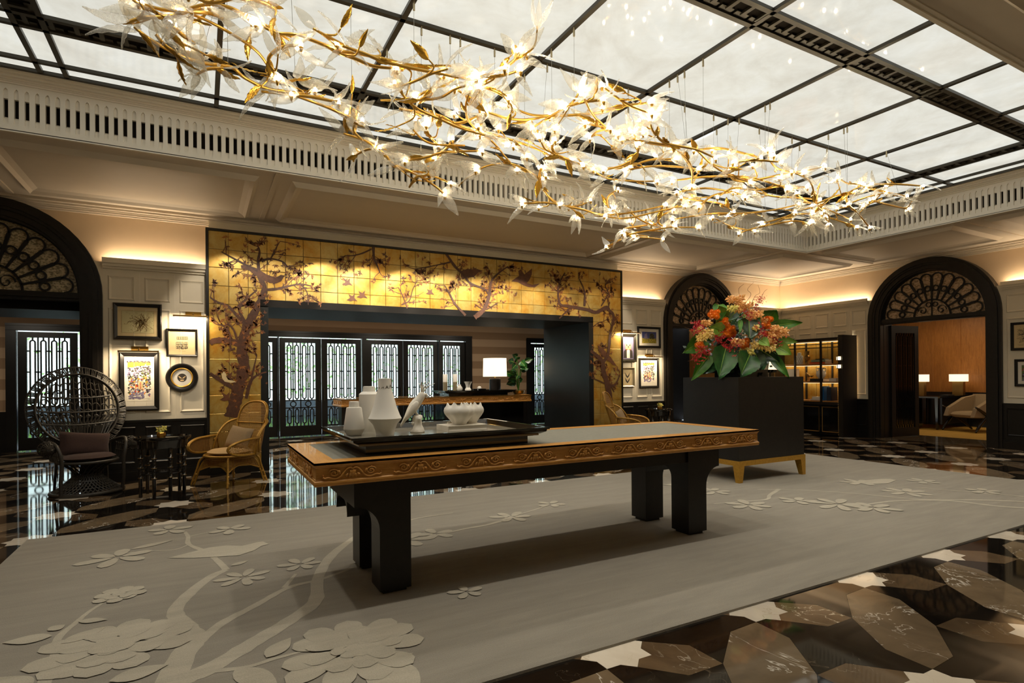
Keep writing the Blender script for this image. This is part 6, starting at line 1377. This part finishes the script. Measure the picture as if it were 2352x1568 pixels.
am = thing('amphora', 'white two-handled amphora standing on a black book on the middle shelf', 'vase', (*onshelf(1886, 860, 0)[:2], 1.30)); MB().lathe([(.05, 0), (.055, .01), (.09, .05), (.105, .11), (.10, .16), (.06, .2), (.058, .22), (.075, .25), (.065, .25), (.0, .2)], 24).build('body', 'white_ceramic', am, 40)
for s in (-1, 1): m = MB(); m.tube(bez([(0, s*.062, .235), (0, s*.105, .23), (0, s*.115, .19), (0, s*.09, .15)], 4), .010, 6); m.build('handle', 'white_ceramic', am, True)
bookn = [0]
def book(label, u, z, w, d, h, mat, rz=0, stand=False, x=None):
    q = onX(u, 850, SX); t = thing('book', label, 'book', (x or SX-.02, q.y, z), rz, 'books in the bookcase'); plainm = mat
    if stand: MB().box(-d/2, d/2, -w/2, -w/2+.004, 0, h).build('cover', mat, t); MB().box(-d/2, d/2, w/2-.004, w/2, 0, h).build('cover', mat, t); MB().box(-d/2, -d/2+.004, -w/2, w/2, 0, h).build('spine', mat, t); MB().box(-d/2+.004, d/2-.004, -w/2+.004, w/2-.004, .004, h-.004).build('pages', 'paper_white', t)
    else: MB().box(-d/2, d/2, -w/2, w/2, 0, .004).build('cover', mat, t); MB().box(-d/2, d/2, -w/2, w/2, h-.004, h).build('cover', mat, t); MB().box(-d/2, -d/2+.004, -w/2, w/2, 0, h).build('spine', mat, t); MB().box(-d/2+.004, d/2-.004, -w/2+.004, w/2-.004, .004, h-.004).build('pages', 'paper_white', t)
plain('book_orange', srgb(214, 82, 24), .6, var=.03); plain('book_green', srgb(142, 150, 116), .6, var=.03); plain('book_blue', srgb(40, 108, 170), .5, var=.05); plain('book_navy', srgb(34, 44, 62), .5, var=.15); plain('book_black', srgb(24, 24, 26), .5, var=.05); plain('book_white', srgb(220, 214, 204), .6, var=.02)
book('orange book, bottom of the pile on the top bookcase shelf', 1886, 1.64, .38, .26, .045, 'book_orange'); book('sage green book lying on the orange book', 1888, 1.685, .34, .25, .055, 'book_green'); book('thin dark book on the sage green book', 1890, 1.74, .20, .2, .02, 'book_black')
book('black book under the white amphora', 1884, 1.23, .32, .26, .07, 'book_black'); book('flat silver-grey book in the bottom shelf pile', 1883, .795, .30, .24, .03, 'book_white'); book('white boxed book lying on the flat grey book', 1884, .825, .26, .2, .055, 'book_white', .08)
book('bright blue book standing on the bottom shelf', 1898, .795, .03, .22, .33, 'book_blue', 0, True); book('navy picture-covered book standing next to the blue book', 1912, .795, .10, .24, .31, 'book_navy', 0, True); book('pale paper book leaning behind the blue book', 1892, .795, .02, .2, .30, 'book_white', 0, True)
book('stack of amber-lit white books in the end bay, middle shelf', 1920, 1.23, .16, .22, .08, 'book_white'); 
bird_o = thing('bird_figurine', 'small bronze bird figurine on the middle bookcase shelf', 'figurine', onshelf(1858, 850, 1.23)); MB().lathe([(.05, 0), (.05, .02), (.012, .03), (.01, .1)], 12).build('stand', 'shelf_oak', bird_o, 40); m = MB(); blob(m, [(0, -.12, .14, .004, .006), (0, -.06, .12, .02, .02), (0, .0, .13, .035, .035), (0, .05, .17, .025, .025), (0, .07, .2, .022, .02), (0, .1, .2, .004, .004)]); fix(m.build('bird', 'old_brass', bird_o, True))
o = MB().box(-.07, .07, -.11, .11, 0, .30).build('storage_box', 'book_white', None, False, (12.62, onX(1822, 858, 12.62).y, 1.23)); tag(o, 'white and peach storage box peeping over the plinth', 'box')
# lamp glimpsed between the flowers
tl = thing('floor_lamp', 'floor lamp with cream shade glimpsed behind the flowers', 'lamp', (12.2, 9.1, 0)); MB().lathe([(.14, 0), (.14, .02), (.02, .03), (.012, .05), (.012, 1.5), (0, 1.5)], 20).build('stand', 'old_brass', tl, 40); MB().lathe([(.14, 1.52), (.11, 1.74)], 24).build('shade', 'lamp_shade_far', tl, 40)

# ================================================================== REAR RECEPTION DESK
RZ = .96; RY0, RY1 = 12.1, 13.0; RX0, RX1 = onY(784, 917, RY0).x, onY(1221, 905, RY0).x
rd, rap = oak_table('reception_desk', 'oak desk with carved apron and black pedestal in the foyer beyond the portal', RX0, RX1, RY0, RY1, RZ, .165, None, 'black_gloss')
rcx, rcy = (RX0+RX1)/2, (RY0+RY1)/2; MB().box(4.9-rcx, RX1-.15-rcx, RY0+.15-rcy, RY1-.15-rcy, .0, rap).build('pedestal', 'black_gloss', rd); MB().box(RX0+.1-rcx, RX0+.3-rcx, RY0+.45-rcy, RY1-.1-rcy, 0, rap).build('leg', 'black_wood', rd)
yi = 12.42
rt_, rtf = stepped_tray('display_tray', 'black stepped tray under the lamp on the foyer desk', onY(1030, 890, 12.3).x, onY(1165, 890, 12.3).x, 12.28, 12.85, RZ, RZ+.13, .16, 'black_gloss')
def at_d(u): return (onY(u, 890, yi+.1).x, yi+.1, rtf)
for u, lab in ((1028, 'tall white pillar candle holder nearer the doors on the foyer desk'), (1051, 'tall white pillar candle holder behind the little ring-handled vase')):
    x = at_d(u); t = thing('candle_holder', lab, 'candle', (x[0], yi+.25, rtf), 0, 'pillar candles on the foyer desk'); MB().lathe([(.055, 0), (.055, .24), (0, .24)], 20).build('glass_base', 'silver_gilt', t, 40); MB().lathe([(.054, .24), (.054, .42), (.05, .425), (0, .42)], 20).build('candle', 'white_ceramic', t, 40)
x = at_d(1056); t = thing('ring_vase', 'small white ring-handled vase on the foyer desk', 'vase', x); MB().lathe([(.03, 0), (.07, .05), (.075, .09), (.05, .13), (.03, .15), (.034, .18), (0, .17)], 20, sy=.5).build('body', 'white_ceramic', t, 40); m = MB(); m.tube([(-.055+.028*math.cos(a), 0, .155+.028*math.sin(a)) for a in [2*PI*k/10 for k in range(10)]], .008, 5, True); m.build('ring_handle', 'white_ceramic', t, True)
pot('flared_vase', 'white flared vase between ring vase and black bowl on the foyer desk', 'vase', [(.045, 0), (.075, .03), (.075, .06), (.05, .1), (.06, .17), (.1, .245), (.09, .245), (0, .15)], 'white_ceramic', at_d(1075), 24)
pot('shallow_bowl', 'shallow black bowl holding a white egg on the foyer desk', 'bowl', [(.08, 0), (.15, .03), (.17, .07), (.155, .07), (.13, .04), (0, .03)], 'black_gloss', at_d(1101), 28)
x = at_d(1101); e = MB().ball((0, 0, 0), .055, 14, 10, (1, 1, .9)).build('egg', 'white_ceramic', None, True, (x[0], x[1], rtf+.083)); tag(e, 'white egg ornament lying in the shallow black bowl', 'ornament')
x = at_d(1137); t = thing('table_lamp', 'table lamp with glowing drum shade and black stone base on the foyer desk', 'lamp', (x[0], x[1], rtf)); MB().lathe([(.13, 0), (.14, .005), (.14, .30), (.13, .31), (0, .31)], 28, lobes=lambda a, z: 1+.015*math.sin(z*160)).build('base', 'black_wood', t, 40); MB().lathe([(.02, .31), (.012, .33), (.012, .38), (0, .38)], 12).build('neck', 'brass', t, True); MB().lathe([(.295, .36), (.285, .81)], 36).build('shade', 'lamp_shade_lit', t, 40)
lamp('table_lamp_bulb', 'POINT', (x[0], x[1], rtf+.58), 6, (1, .84, .6), .05)
# plant
pp = onY(1183, 905, 12.9); t = thing('potted_plant', 'broad-leaved green plant in a gold bowl at the end of the foyer desk', 'plant', (pp.x, 12.72, RZ)); MB().lathe([(.1, 0), (.14, .02), (.16, .08), (.15, .09), (0, .06)], 24).build('pot', 'brass', t, 40)
rr = random.Random(6); PO = Vector((pp.x, 12.72, RZ))
for k in range(17):
    a = rr.uniform(0, 6.28); h = rr.uniform(.25, .95); R = rr.uniform(.05, .22); b = PO+Vector((R*math.cos(a), R*math.sin(a)*.6, h)); tip = b+Vector((math.cos(a)*rr.uniform(.15, .32), math.sin(a)*.15, rr.uniform(-.12, .12)))
    big_leaf(b, tip, rr.uniform(.14, .22), rr.choice(['leaf_mid', 'leaf_deep', 'leaf_dark']), .12, 0, 6, 'leaf', 0, t, PO); m = MB(); m.tube(bez([(0, 0, .05), (R*.4*math.cos(a), R*.3*math.sin(a), h*.6), tuple(b-PO)], 4), .006, 5); m.build('stem', 'leaf_mid', t, True)

# ================================================================== STUDY FURNITURE
t = thing('writing_desk', 'black leather-clad desk carrying two lamps in the study', 'desk', (16.7, 7.9, .004)); D0, D1 = -.82, .85
MB().box(D0, D1, -.6, .5, .78, .82).build('top', 'black_gloss', t); MB().box(D0+.32, D1-.1, -.54, -.5, .12, .78).build('front_panel', 'black_wood', t); MB().box(D0+.05, D0+.3, -.1, .45, .04, .78).build('drawer_unit', 'black_gloss', t)
for x, y in ((D0+.08, -.54), (D1-.08, -.54), (D1-.08, .44)): MB().taper((x-.02, x+.02, y-.02, y+.02), 0, (x-.035, x+.035, y-.035, y+.035), .78).build('leg', 'black_gloss', t)
o = MB().box(-.16, .16, -.1, .1, 0, .025).build('desk_book', 'book_black', None, False, (16.75, 7.5, .826)); tag(o, 'flat black book lying between the two study lamps', 'book')
for x, y, lab in ((17.2, onX(2202, 880, 17.2).y, 'brass block lamp with glowing shade on the near end of the study desk'), (16.5, onX(2113, 880, 16.5).y, 'brass block lamp with glowing shade half hidden by the open study door')):
    t = thing('desk_lamp', lab, 'lamp', (x, y, .826), 0, 'study desk lamps'); MB().box(-.06, .06, -.12, .12, 0, .36).build('base', 'old_brass', t); MB().lathe([(.20, .36), (.20, .545)], 28).build('shade', 'lamp_shade_far', t, 40); lamp('desk_lamp_bulb', 'POINT', (x, y, .826+.45), 2.5, (1, .78, .5), .04)
t = thing('lounge_chair', 'grey upholstered angular armchair with black splayed legs in the study', 'chair', (16.25, 6.72, .004), math.radians(-20))
cushion(MB(), .36, .36, .16, 10, .4).build('seat', 'grey_fabric', t, True, (0, 0, .40))
m = MB(); m.prism([(-.42, .36), (.30, .34), (.46, .86), (.10, .80), (-.34, .56)], lambda a, b, d: (a, d, b), -.40, -.30); m.build('side_wing', 'grey_fabric', t); m = MB(); m.prism([(-.42, .36), (.30, .34), (.46, .86), (.10, .80), (-.34, .56)], lambda a, b, d: (a, d, b), .30, .40); m.build('side_wing', 'grey_fabric', t)
m = MB(); m.prism([(.22, .36), (.32, .34), (.50, .88), (.40, .88)], lambda a, b, d: (a, d, b), -.38, .38); m.build('backrest', 'grey_fabric', t)
for s in (-1, 1):
    for P in ([(-.42, s*.43, .60), (-.25, s*.43, .50), (-.05, s*.43, .36), (.25, s*.43, .15), (.42, s*.43, .01)], [(-.1, s*.43, .38), (-.28, s*.43, .2), (-.42, s*.43, .01)]):
        m = MB(); Q = bez(P, 4); m.tube(Q, [.018+.02*math.sin(PI*i/(len(Q)-1)) for i in range(len(Q))], 7); m.build('leg', 'black_gloss', t, True)

# ================================================================== CHANDELIER
def make_chandelier():
    rnd = random.Random(21)
    ch = thing('chandelier', 'long gold branch chandelier with crystal leaves and lit bulbs under the luminous ceiling', 'chandelier', (3.8, 4.5, 3.3)); OFF = Vector((3.8, 4.5, 3.3))
    def cp(u, v, e=0):
        q = _ray(u, v); t = 3.455/(q.z+.35*q.y)*(1+e); return Vector((q.x*t, q.y*t, CAMZ+q.z*t))
    BR = [[(291, 52), (328, 41), (374, 39), (430, 31), (470, 16)], [(423, 23), (476, 10), (525, 17), (561, 34), (604, 55), (668, 94)], [(436, 32), (464, 42), (508, 64), (561, 96), (593, 121), (614, 149), (620, 166), (612, 184)], [(308, 62), (349, 93), (408, 125), (470, 145), (532, 155), (561, 178), (617, 204), (700, 215)], [(357, 79), (381, 106), (408, 123)], [(383, 66), (402, 91), (425, 108)], [(400, 62), (425, 84), (447, 100)], [(451, 172), (476, 159), (512, 156)], [(680, 104), (646, 108), (621, 127), (618, 144), (632, 172)], [(623, 188), (657, 188), (689, 180)], [(306, 0), (319, 9), (350, 25), (376, 36)], [(445, -8), (480, 6), (520, 0), (560, -14)], [(583, 0), (610, 8), (625, 15)], [(330, 10), (365, 20), (400, 26), (436, 30)], [(436, 28), (480, 30), (512, 42)],
          [(600, 60), (640, 76), (681, 80), (732, 98), (781, 117), (819, 122), (876, 134), (929, 147), (972, 151), (1036, 151)], [(785, 105), (834, 122), (876, 139), (929, 153), (1004, 168), (1078, 183)], [(776, 122), (813, 134), (855, 151), (902, 157)], [(923, 198), (961, 183), (989, 170), (1029, 158)], [(874, 230), (919, 230), (1004, 226), (1046, 204), (1070, 198)], [(912, 198), (932, 226), (961, 251), (1014, 275), (1057, 294), (1110, 310)], [(917, 249), (951, 256), (1010, 266), (1046, 285), (1100, 302)], [(1014, 179), (993, 202), (961, 219)], [(600, 210), (653, 215), (685, 219), (715, 211)], [(679, 218), (727, 224), (770, 234)], [(681, 221), (749, 245), (791, 264), (812, 270)], [(793, 266), (791, 277), (802, 296), (821, 311), (844, 328), (887, 343)], [(825, 281), (813, 290), (815, 304), (834, 324)], [(789, 307), (834, 321), (866, 341), (887, 358), (904, 377), (960, 402), (1000, 428), (1018, 444)], [(815, 358), (838, 345), (866, 340)], [(938, 368), (983, 360), (1025, 349), (1100, 347)], [(1002, 358), (1027, 338), (1036, 326)], [(949, 298), (972, 321), (1004, 332), (1068, 334)], [(980, 292), (987, 313), (1004, 330)], [(720, 66), (760, 88), (800, 108)], [(900, 380), (930, 392), (975, 398), (1030, 418)], [(940, 430), (955, 408), (975, 400)],
          [(1079, 211), (1070, 241), (1074, 273), (1091, 294), (1113, 311), (1138, 332), (1159, 358), (1185, 387)], [(1104, 176), (1149, 160), (1185, 136), (1202, 128)], [(1102, 177), (1149, 174), (1187, 164)], [(1164, 153), (1181, 139), (1187, 122)], [(1113, 200), (1138, 209), (1160, 222)], [(1051, 207), (1089, 234), (1102, 256), (1100, 283)], [(1000, 270), (1045, 283), (1085, 273), (1108, 258)], [(1121, 258), (1159, 270), (1202, 275), (1255, 268)], [(1185, 251), (1223, 264), (1272, 266), (1319, 264), (1383, 258), (1436, 243), (1489, 236)], [(1227, 291), (1255, 273), (1302, 245), (1319, 230), (1331, 209)], [(1302, 245), (1340, 234), (1378, 230)], [(1389, 202), (1425, 230), (1457, 247), (1489, 258)], [(1340, 222), (1361, 262), (1389, 290), (1414, 308)], [(1351, 285), (1393, 294), (1440, 311), (1478, 326), (1542, 337)], [(1357, 315), (1372, 302), (1397, 296)], [(1242, 321), (1251, 341), (1268, 351), (1308, 366)], [(1272, 328), (1268, 343), (1283, 358), (1308, 368), (1334, 378)], [(1468, 336), (1459, 362), (1425, 381), (1393, 389)],
          [(1100, 299), (1164, 318), (1215, 335), (1255, 352)], [(1110, 310), (1150, 322), (1189, 337), (1206, 354)], [(1100, 388), (1132, 378), (1174, 376), (1217, 395), (1238, 412), (1247, 433), (1270, 459), (1302, 473), (1334, 471), (1351, 463)], [(1242, 388), (1238, 412), (1253, 442), (1281, 469), (1334, 480), (1387, 493), (1461, 486), (1525, 472)], [(1206, 468), (1249, 465), (1281, 469)], [(1310, 478), (1325, 488), (1325, 497)], [(1402, 488), (1395, 467), (1398, 450), (1415, 437)], [(1393, 497), (1440, 501), (1525, 482), (1568, 473)], [(1446, 486), (1472, 505), (1514, 520), (1600, 522)], [(1542, 484), (1517, 497), (1512, 510), (1523, 520)], [(1395, 565), (1415, 556), (1444, 539), (1493, 529), (1546, 520)], [(1459, 544), (1489, 546), (1520, 549)], [(1430, 532), (1440, 524), (1491, 516)], [(1268, 335), (1270, 352), (1291, 365), (1334, 378), (1366, 395), (1398, 410), (1461, 416), (1504, 416)], [(1370, 388), (1408, 386), (1430, 384), (1457, 365), (1466, 340)], [(1440, 390), (1493, 382), (1546, 382), (1600, 388)], [(1451, 382), (1493, 367), (1546, 365)], [(1493, 280), (1500, 301), (1525, 327), (1557, 335), (1600, 344), (1640, 362)], [(1436, 320), (1483, 325), (1542, 337), (1572, 359), (1589, 386), (1589, 424)],
          [(1550, 342), (1577, 369), (1590, 400), (1588, 428)], [(1550, 338), (1595, 342), (1630, 374), (1670, 400), (1720, 418)], [(1764, 347), (1769, 369), (1791, 389), (1836, 394), (1889, 383)], [(1675, 396), (1688, 414), (1729, 414), (1800, 400), (1840, 398)], [(1822, 396), (1858, 414), (1871, 445), (1880, 476), (1903, 494), (1903, 512)], [(1831, 445), (1854, 463), (1889, 476), (1952, 503)], [(1979, 427), (1947, 445), (1947, 467), (1970, 490), (1996, 521)], [(1992, 432), (2032, 441), (2081, 450)], [(2005, 423), (2063, 423), (2117, 427)], [(1952, 467), (1987, 454), (2032, 443)], [(1925, 409), (1947, 421), (1970, 423)], [(1550, 503), (1639, 490), (1706, 490), (1782, 481), (1830, 470)], [(1568, 454), (1595, 459), (1653, 467), (1684, 485)], [(1702, 534), (1737, 523), (1818, 508), (1858, 512)], [(1755, 512), (1800, 499), (1822, 490)], [(1818, 508), (1822, 494), (1862, 490)], [(1653, 450), (1684, 432), (1737, 436), (1800, 427), (1850, 430)], [(1550, 414), (1639, 405), (1729, 409), (1804, 432)], [(1715, 432), (1773, 450), (1835, 454), (1880, 458)], [(1600, 344), (1650, 340), (1700, 350), (1745, 362)], [(1560, 440), (1620, 432), (1680, 440)], [(1640, 500), (1680, 520), (1730, 530)], [(1870, 470), (1920, 450), (1960, 440)], [(1900, 498), (1930, 508), (1965, 520)], [(2000, 460), (2040, 470), (2085, 480)], [(1690, 372), (1740, 368), (1790, 372)], [(1610, 470), (1640, 448), (1690, 440)]]
    branches = []
    for pts in BR:
        e0, e1 = rnd.uniform(-.035, .035), rnd.uniform(-.035, .035); n = len(pts)-1
        P = bez([cp(u, v, e0+(e1-e0)*i/n)-OFF for i, (u, v) in enumerate(pts)], 6); branches.append(P)
    # ---- leaf meshes (unit length along +Y, upright +Z)
    def leafmesh(nm, mat, ruffle, th, curl, wd):
        n, h = 9, 3; top = []; bot = []
        for i in range(n+1):
            s = i/n; w = wd*math.sin(PI*(s*.94+.03)**.8)*(1-.15*s); z = curl*(s*s-.3*s)
            for k in range(-h, h+1):
                f = k/h; rz = ruffle*math.sin(s*26+abs(f)*3)*abs(f)+.10*wd*abs(f)**2*2.2; t = th*(1-abs(f))*math.sin(PI*min(1, s*.9+.08))+.0008
                top.append((w*f*(1+ruffle*1.5*math.sin(s*40)*abs(f)), s, z+rz+t)); bot.append((w*f*(1+ruffle*1.5*math.sin(s*40)*abs(f)), s, z+rz-t))
        R = 2*h+1; N = len(top); fs = []
        for i in range(n):
            for k in range(2*h): a = i*R+k; fs += [(a, a+1, a+R+1, a+R), (N+a+R, N+a+R+1, N+a+1, N+a)]
            a = i*R; fs += [(a, a+R, N+a+R, N+a), (a+R-1, N+a+R-1, N+a+2*R-1, a+2*R-1)]
        return MB().add(top+bot, fs).mesh(nm, mat, True)
    CR = [leafmesh('crystal_leaf', 'crystal', .012, .012, c, w) for c, w in ((.35, .17), (-.25, .14), (.15, .20), (.5, .15))]
    GL = [leafmesh('gold_leaf', 'gold_leaf_metal', .02, .006, c, w) for c, w in ((.2, .16), (-.15, .18), (.3, .14))]
    BU = MB().ball((0, 0, 0), .014, 6, 3, (1, 1, 1.5)).mesh('bulb', 'bulb_glow', True)
    CAL = MB().lathe([(.006, -.03), (.011, -.012), (.014, .0), (.010, .002)], 8).mesh('socket', 'gold_metal', True)
    leaves = []; bulbs = []; golds = []
    def frame(d, roll):
        d = d.normalized(); up = Vector((0, 0, 1)); s = d.cross(up)
        if s.length < .05: s = Vector((1, 0, 0))
        s.normalize(); u = s.cross(d); c, q = math.cos(roll), math.sin(roll); x = s*c+u*q; z = -s*q+u*c
        return Matrix((x, d, z)).transposed().to_quaternion()
    def flower(p, d, lit=True, n=None):
        d = d.normalized(); n = n or rnd.choice((2, 3, 3, 4)); r0 = rnd.uniform(0, 6.28)
        if lit: bulbs.append(p+d*.03)
        for k in range(n):
            a = r0+2*PI*k/n; o = d.orthogonal().normalized(); w = d.cross(o); side = o*math.cos(a)+w*math.sin(a); dd = (d*rnd.uniform(.7, 1.1)+side*rnd.uniform(.35, .8)+Vector((0, 0, rnd.uniform(-.25, .15)))).normalized()
            leaves.append((p+side*.008-d*.02, frame(dd, a+rnd.uniform(-.5, .5)), rnd.uniform(.17, .265), rnd.choice(CR)))
    for bi, P in enumerate(branches):
        m = MB(); r = rnd.uniform(.0095, .0125); N = len(P); m.tube(P, [r*(.72+.28*math.sin(PI*i/(N-1))) for i in range(N)], 7)
        L = sum((P[i+1]-P[i]).length for i in range(N-1)); o = m.build('branch', 'gold_metal', ch, True)
        near = BR[bi][0][0] < 950
        if not near or rnd.random() < .8: flower(P[0], P[0]-P[2], not near or rnd.random() < .6)
        if not near or rnd.random() < .8: flower(P[-1], P[-1]-P[-3], not near or rnd.random() < .6)
        for k in range(max(1, int(L/.5))):
            i = rnd.randrange(2, N-2); t = (P[i+1]-P[i-1]).normalized(); s = t.cross(Vector((0, 0, 1)))
            if s.length < .05: s = Vector((1, 0, 0))
            s.normalize(); d = (t*rnd.uniform(.3, .8)*rnd.choice((-1, 1))+s*rnd.choice((-1, 1))*rnd.uniform(.3, .9)+Vector((0, 0, rnd.uniform(-.6, .7)))).normalized(); ln = rnd.uniform(.08, .2)
            e = P[i]+d*ln+Vector((0, 0, ln*.3*rnd.uniform(-1, 1))); S = bez([P[i], P[i]+(t+d)*ln*.35, e], 4); m = MB(); m.tube(S, [.0085-.0035*q/(len(S)-1) for q in range(len(S))], 6); m.build('twig', 'gold_metal', o, True)
            if rnd.random() < (.4 if near else .62): flower(e, S[-1]-S[-2], rnd.random() < (.35 if near else .6))
            else: golds.append((e, frame(S[-1]-S[-2], rnd.uniform(-1, 1)), rnd.uniform(.13, .19), rnd.choice(GL)))
        for k in range(max(1, int(L/.45))):
            i = rnd.randrange(1, N-2); t = (P[i+1]-P[i]).normalized(); d = (t+Vector((rnd.uniform(-.4, .4), rnd.uniform(-.4, .4), rnd.uniform(-.35, .25)))).normalized()*rnd.choice((-1, 1, 1)); golds.append((P[i]+Vector((0, 0, -.008)), frame(d, rnd.uniform(-.7, .7)), rnd.uniform(.13, .2), rnd.choice(GL)))
    rnd.shuffle(leaves)
    def emitp(L, nm, cap):
        rest = MB()
        for i, (p, q, s, me) in enumerate(L):
            if i < cap: link(nm, me, ch, p, q, s)
            else:
                M = Matrix.Translation(p) @ q.to_matrix().to_4x4() @ Matrix.Scale(s, 4); rest.add([M @ v.co for v in me.vertices], [tuple(f.vertices) for f in me.polygons])
        if rest.v:
            me = rest.mesh(nm, L[0][3].materials[0], True); stuff(link(nm+'s_more', me, ch))
    emitp(leaves, 'crystal_leaf', 300); emitp(golds, 'gold_leaf', 300)
    for p in bulbs: b = link('bulb', BU, ch, p); link('socket', CAL, b, (0, 0, -.012))
    # suspension wires from the mullions
    mounts = [(2.75, 3.92), (2.75, 4.27), (1.04, 4.5), (1.46, 4.95), (1.46, 4.22), (1.62, 4.5), (1.876, 4.5), (1.97, 4.5), (4.07, 3.75), (4.07, 3.98), (4.07, 4.07), (4.07, 4.18), (2.85, 4.5), (3.82, 4.5), (5.04, 4.5), (5.27, 4.5), (5.37, 4.43), (5.37, 4.03), (5.37, 4.09), (6.1, 4.5), (6.69, 3.99), (6.69, 4.03), (6.69, 4.22), (7.9, 4.2), (.155, 4.6), (.155, 4.1), (.6, 4.5), (3.3, 4.5), (4.07, 4.8), (5.37, 4.75), (4.6, 4.5), (5.8, 4.5), (6.4, 4.5), (7.1, 4.5), (2.3, 4.5), (2.75, 4.75), (6.69, 4.6)]
    allp = [p+OFF for P in branches for p in P]
    for x, y in mounts:
        best = min(allp, key=lambda p: (p.x-x)**2+(p.y-y)**2-(.0*p.z)); b = best-OFF; a = Vector((x, y, 4.315))-OFF
        m = MB(); m.tube([a, b], .0016, 4); w = m.build('wire', 'steel_wire', ch)
        m = MB(); m.lathe([(.009, 0), (.009, .05), (.006, .06), (.006, .075), (0, .075)], 8, (a.x, a.y, a.z-.075)); m.build('ferrule', 'silver_gilt', w, 40)
    print('chandelier', len(branches), len(leaves), len(golds), len(bulbs))
make_chandelier()
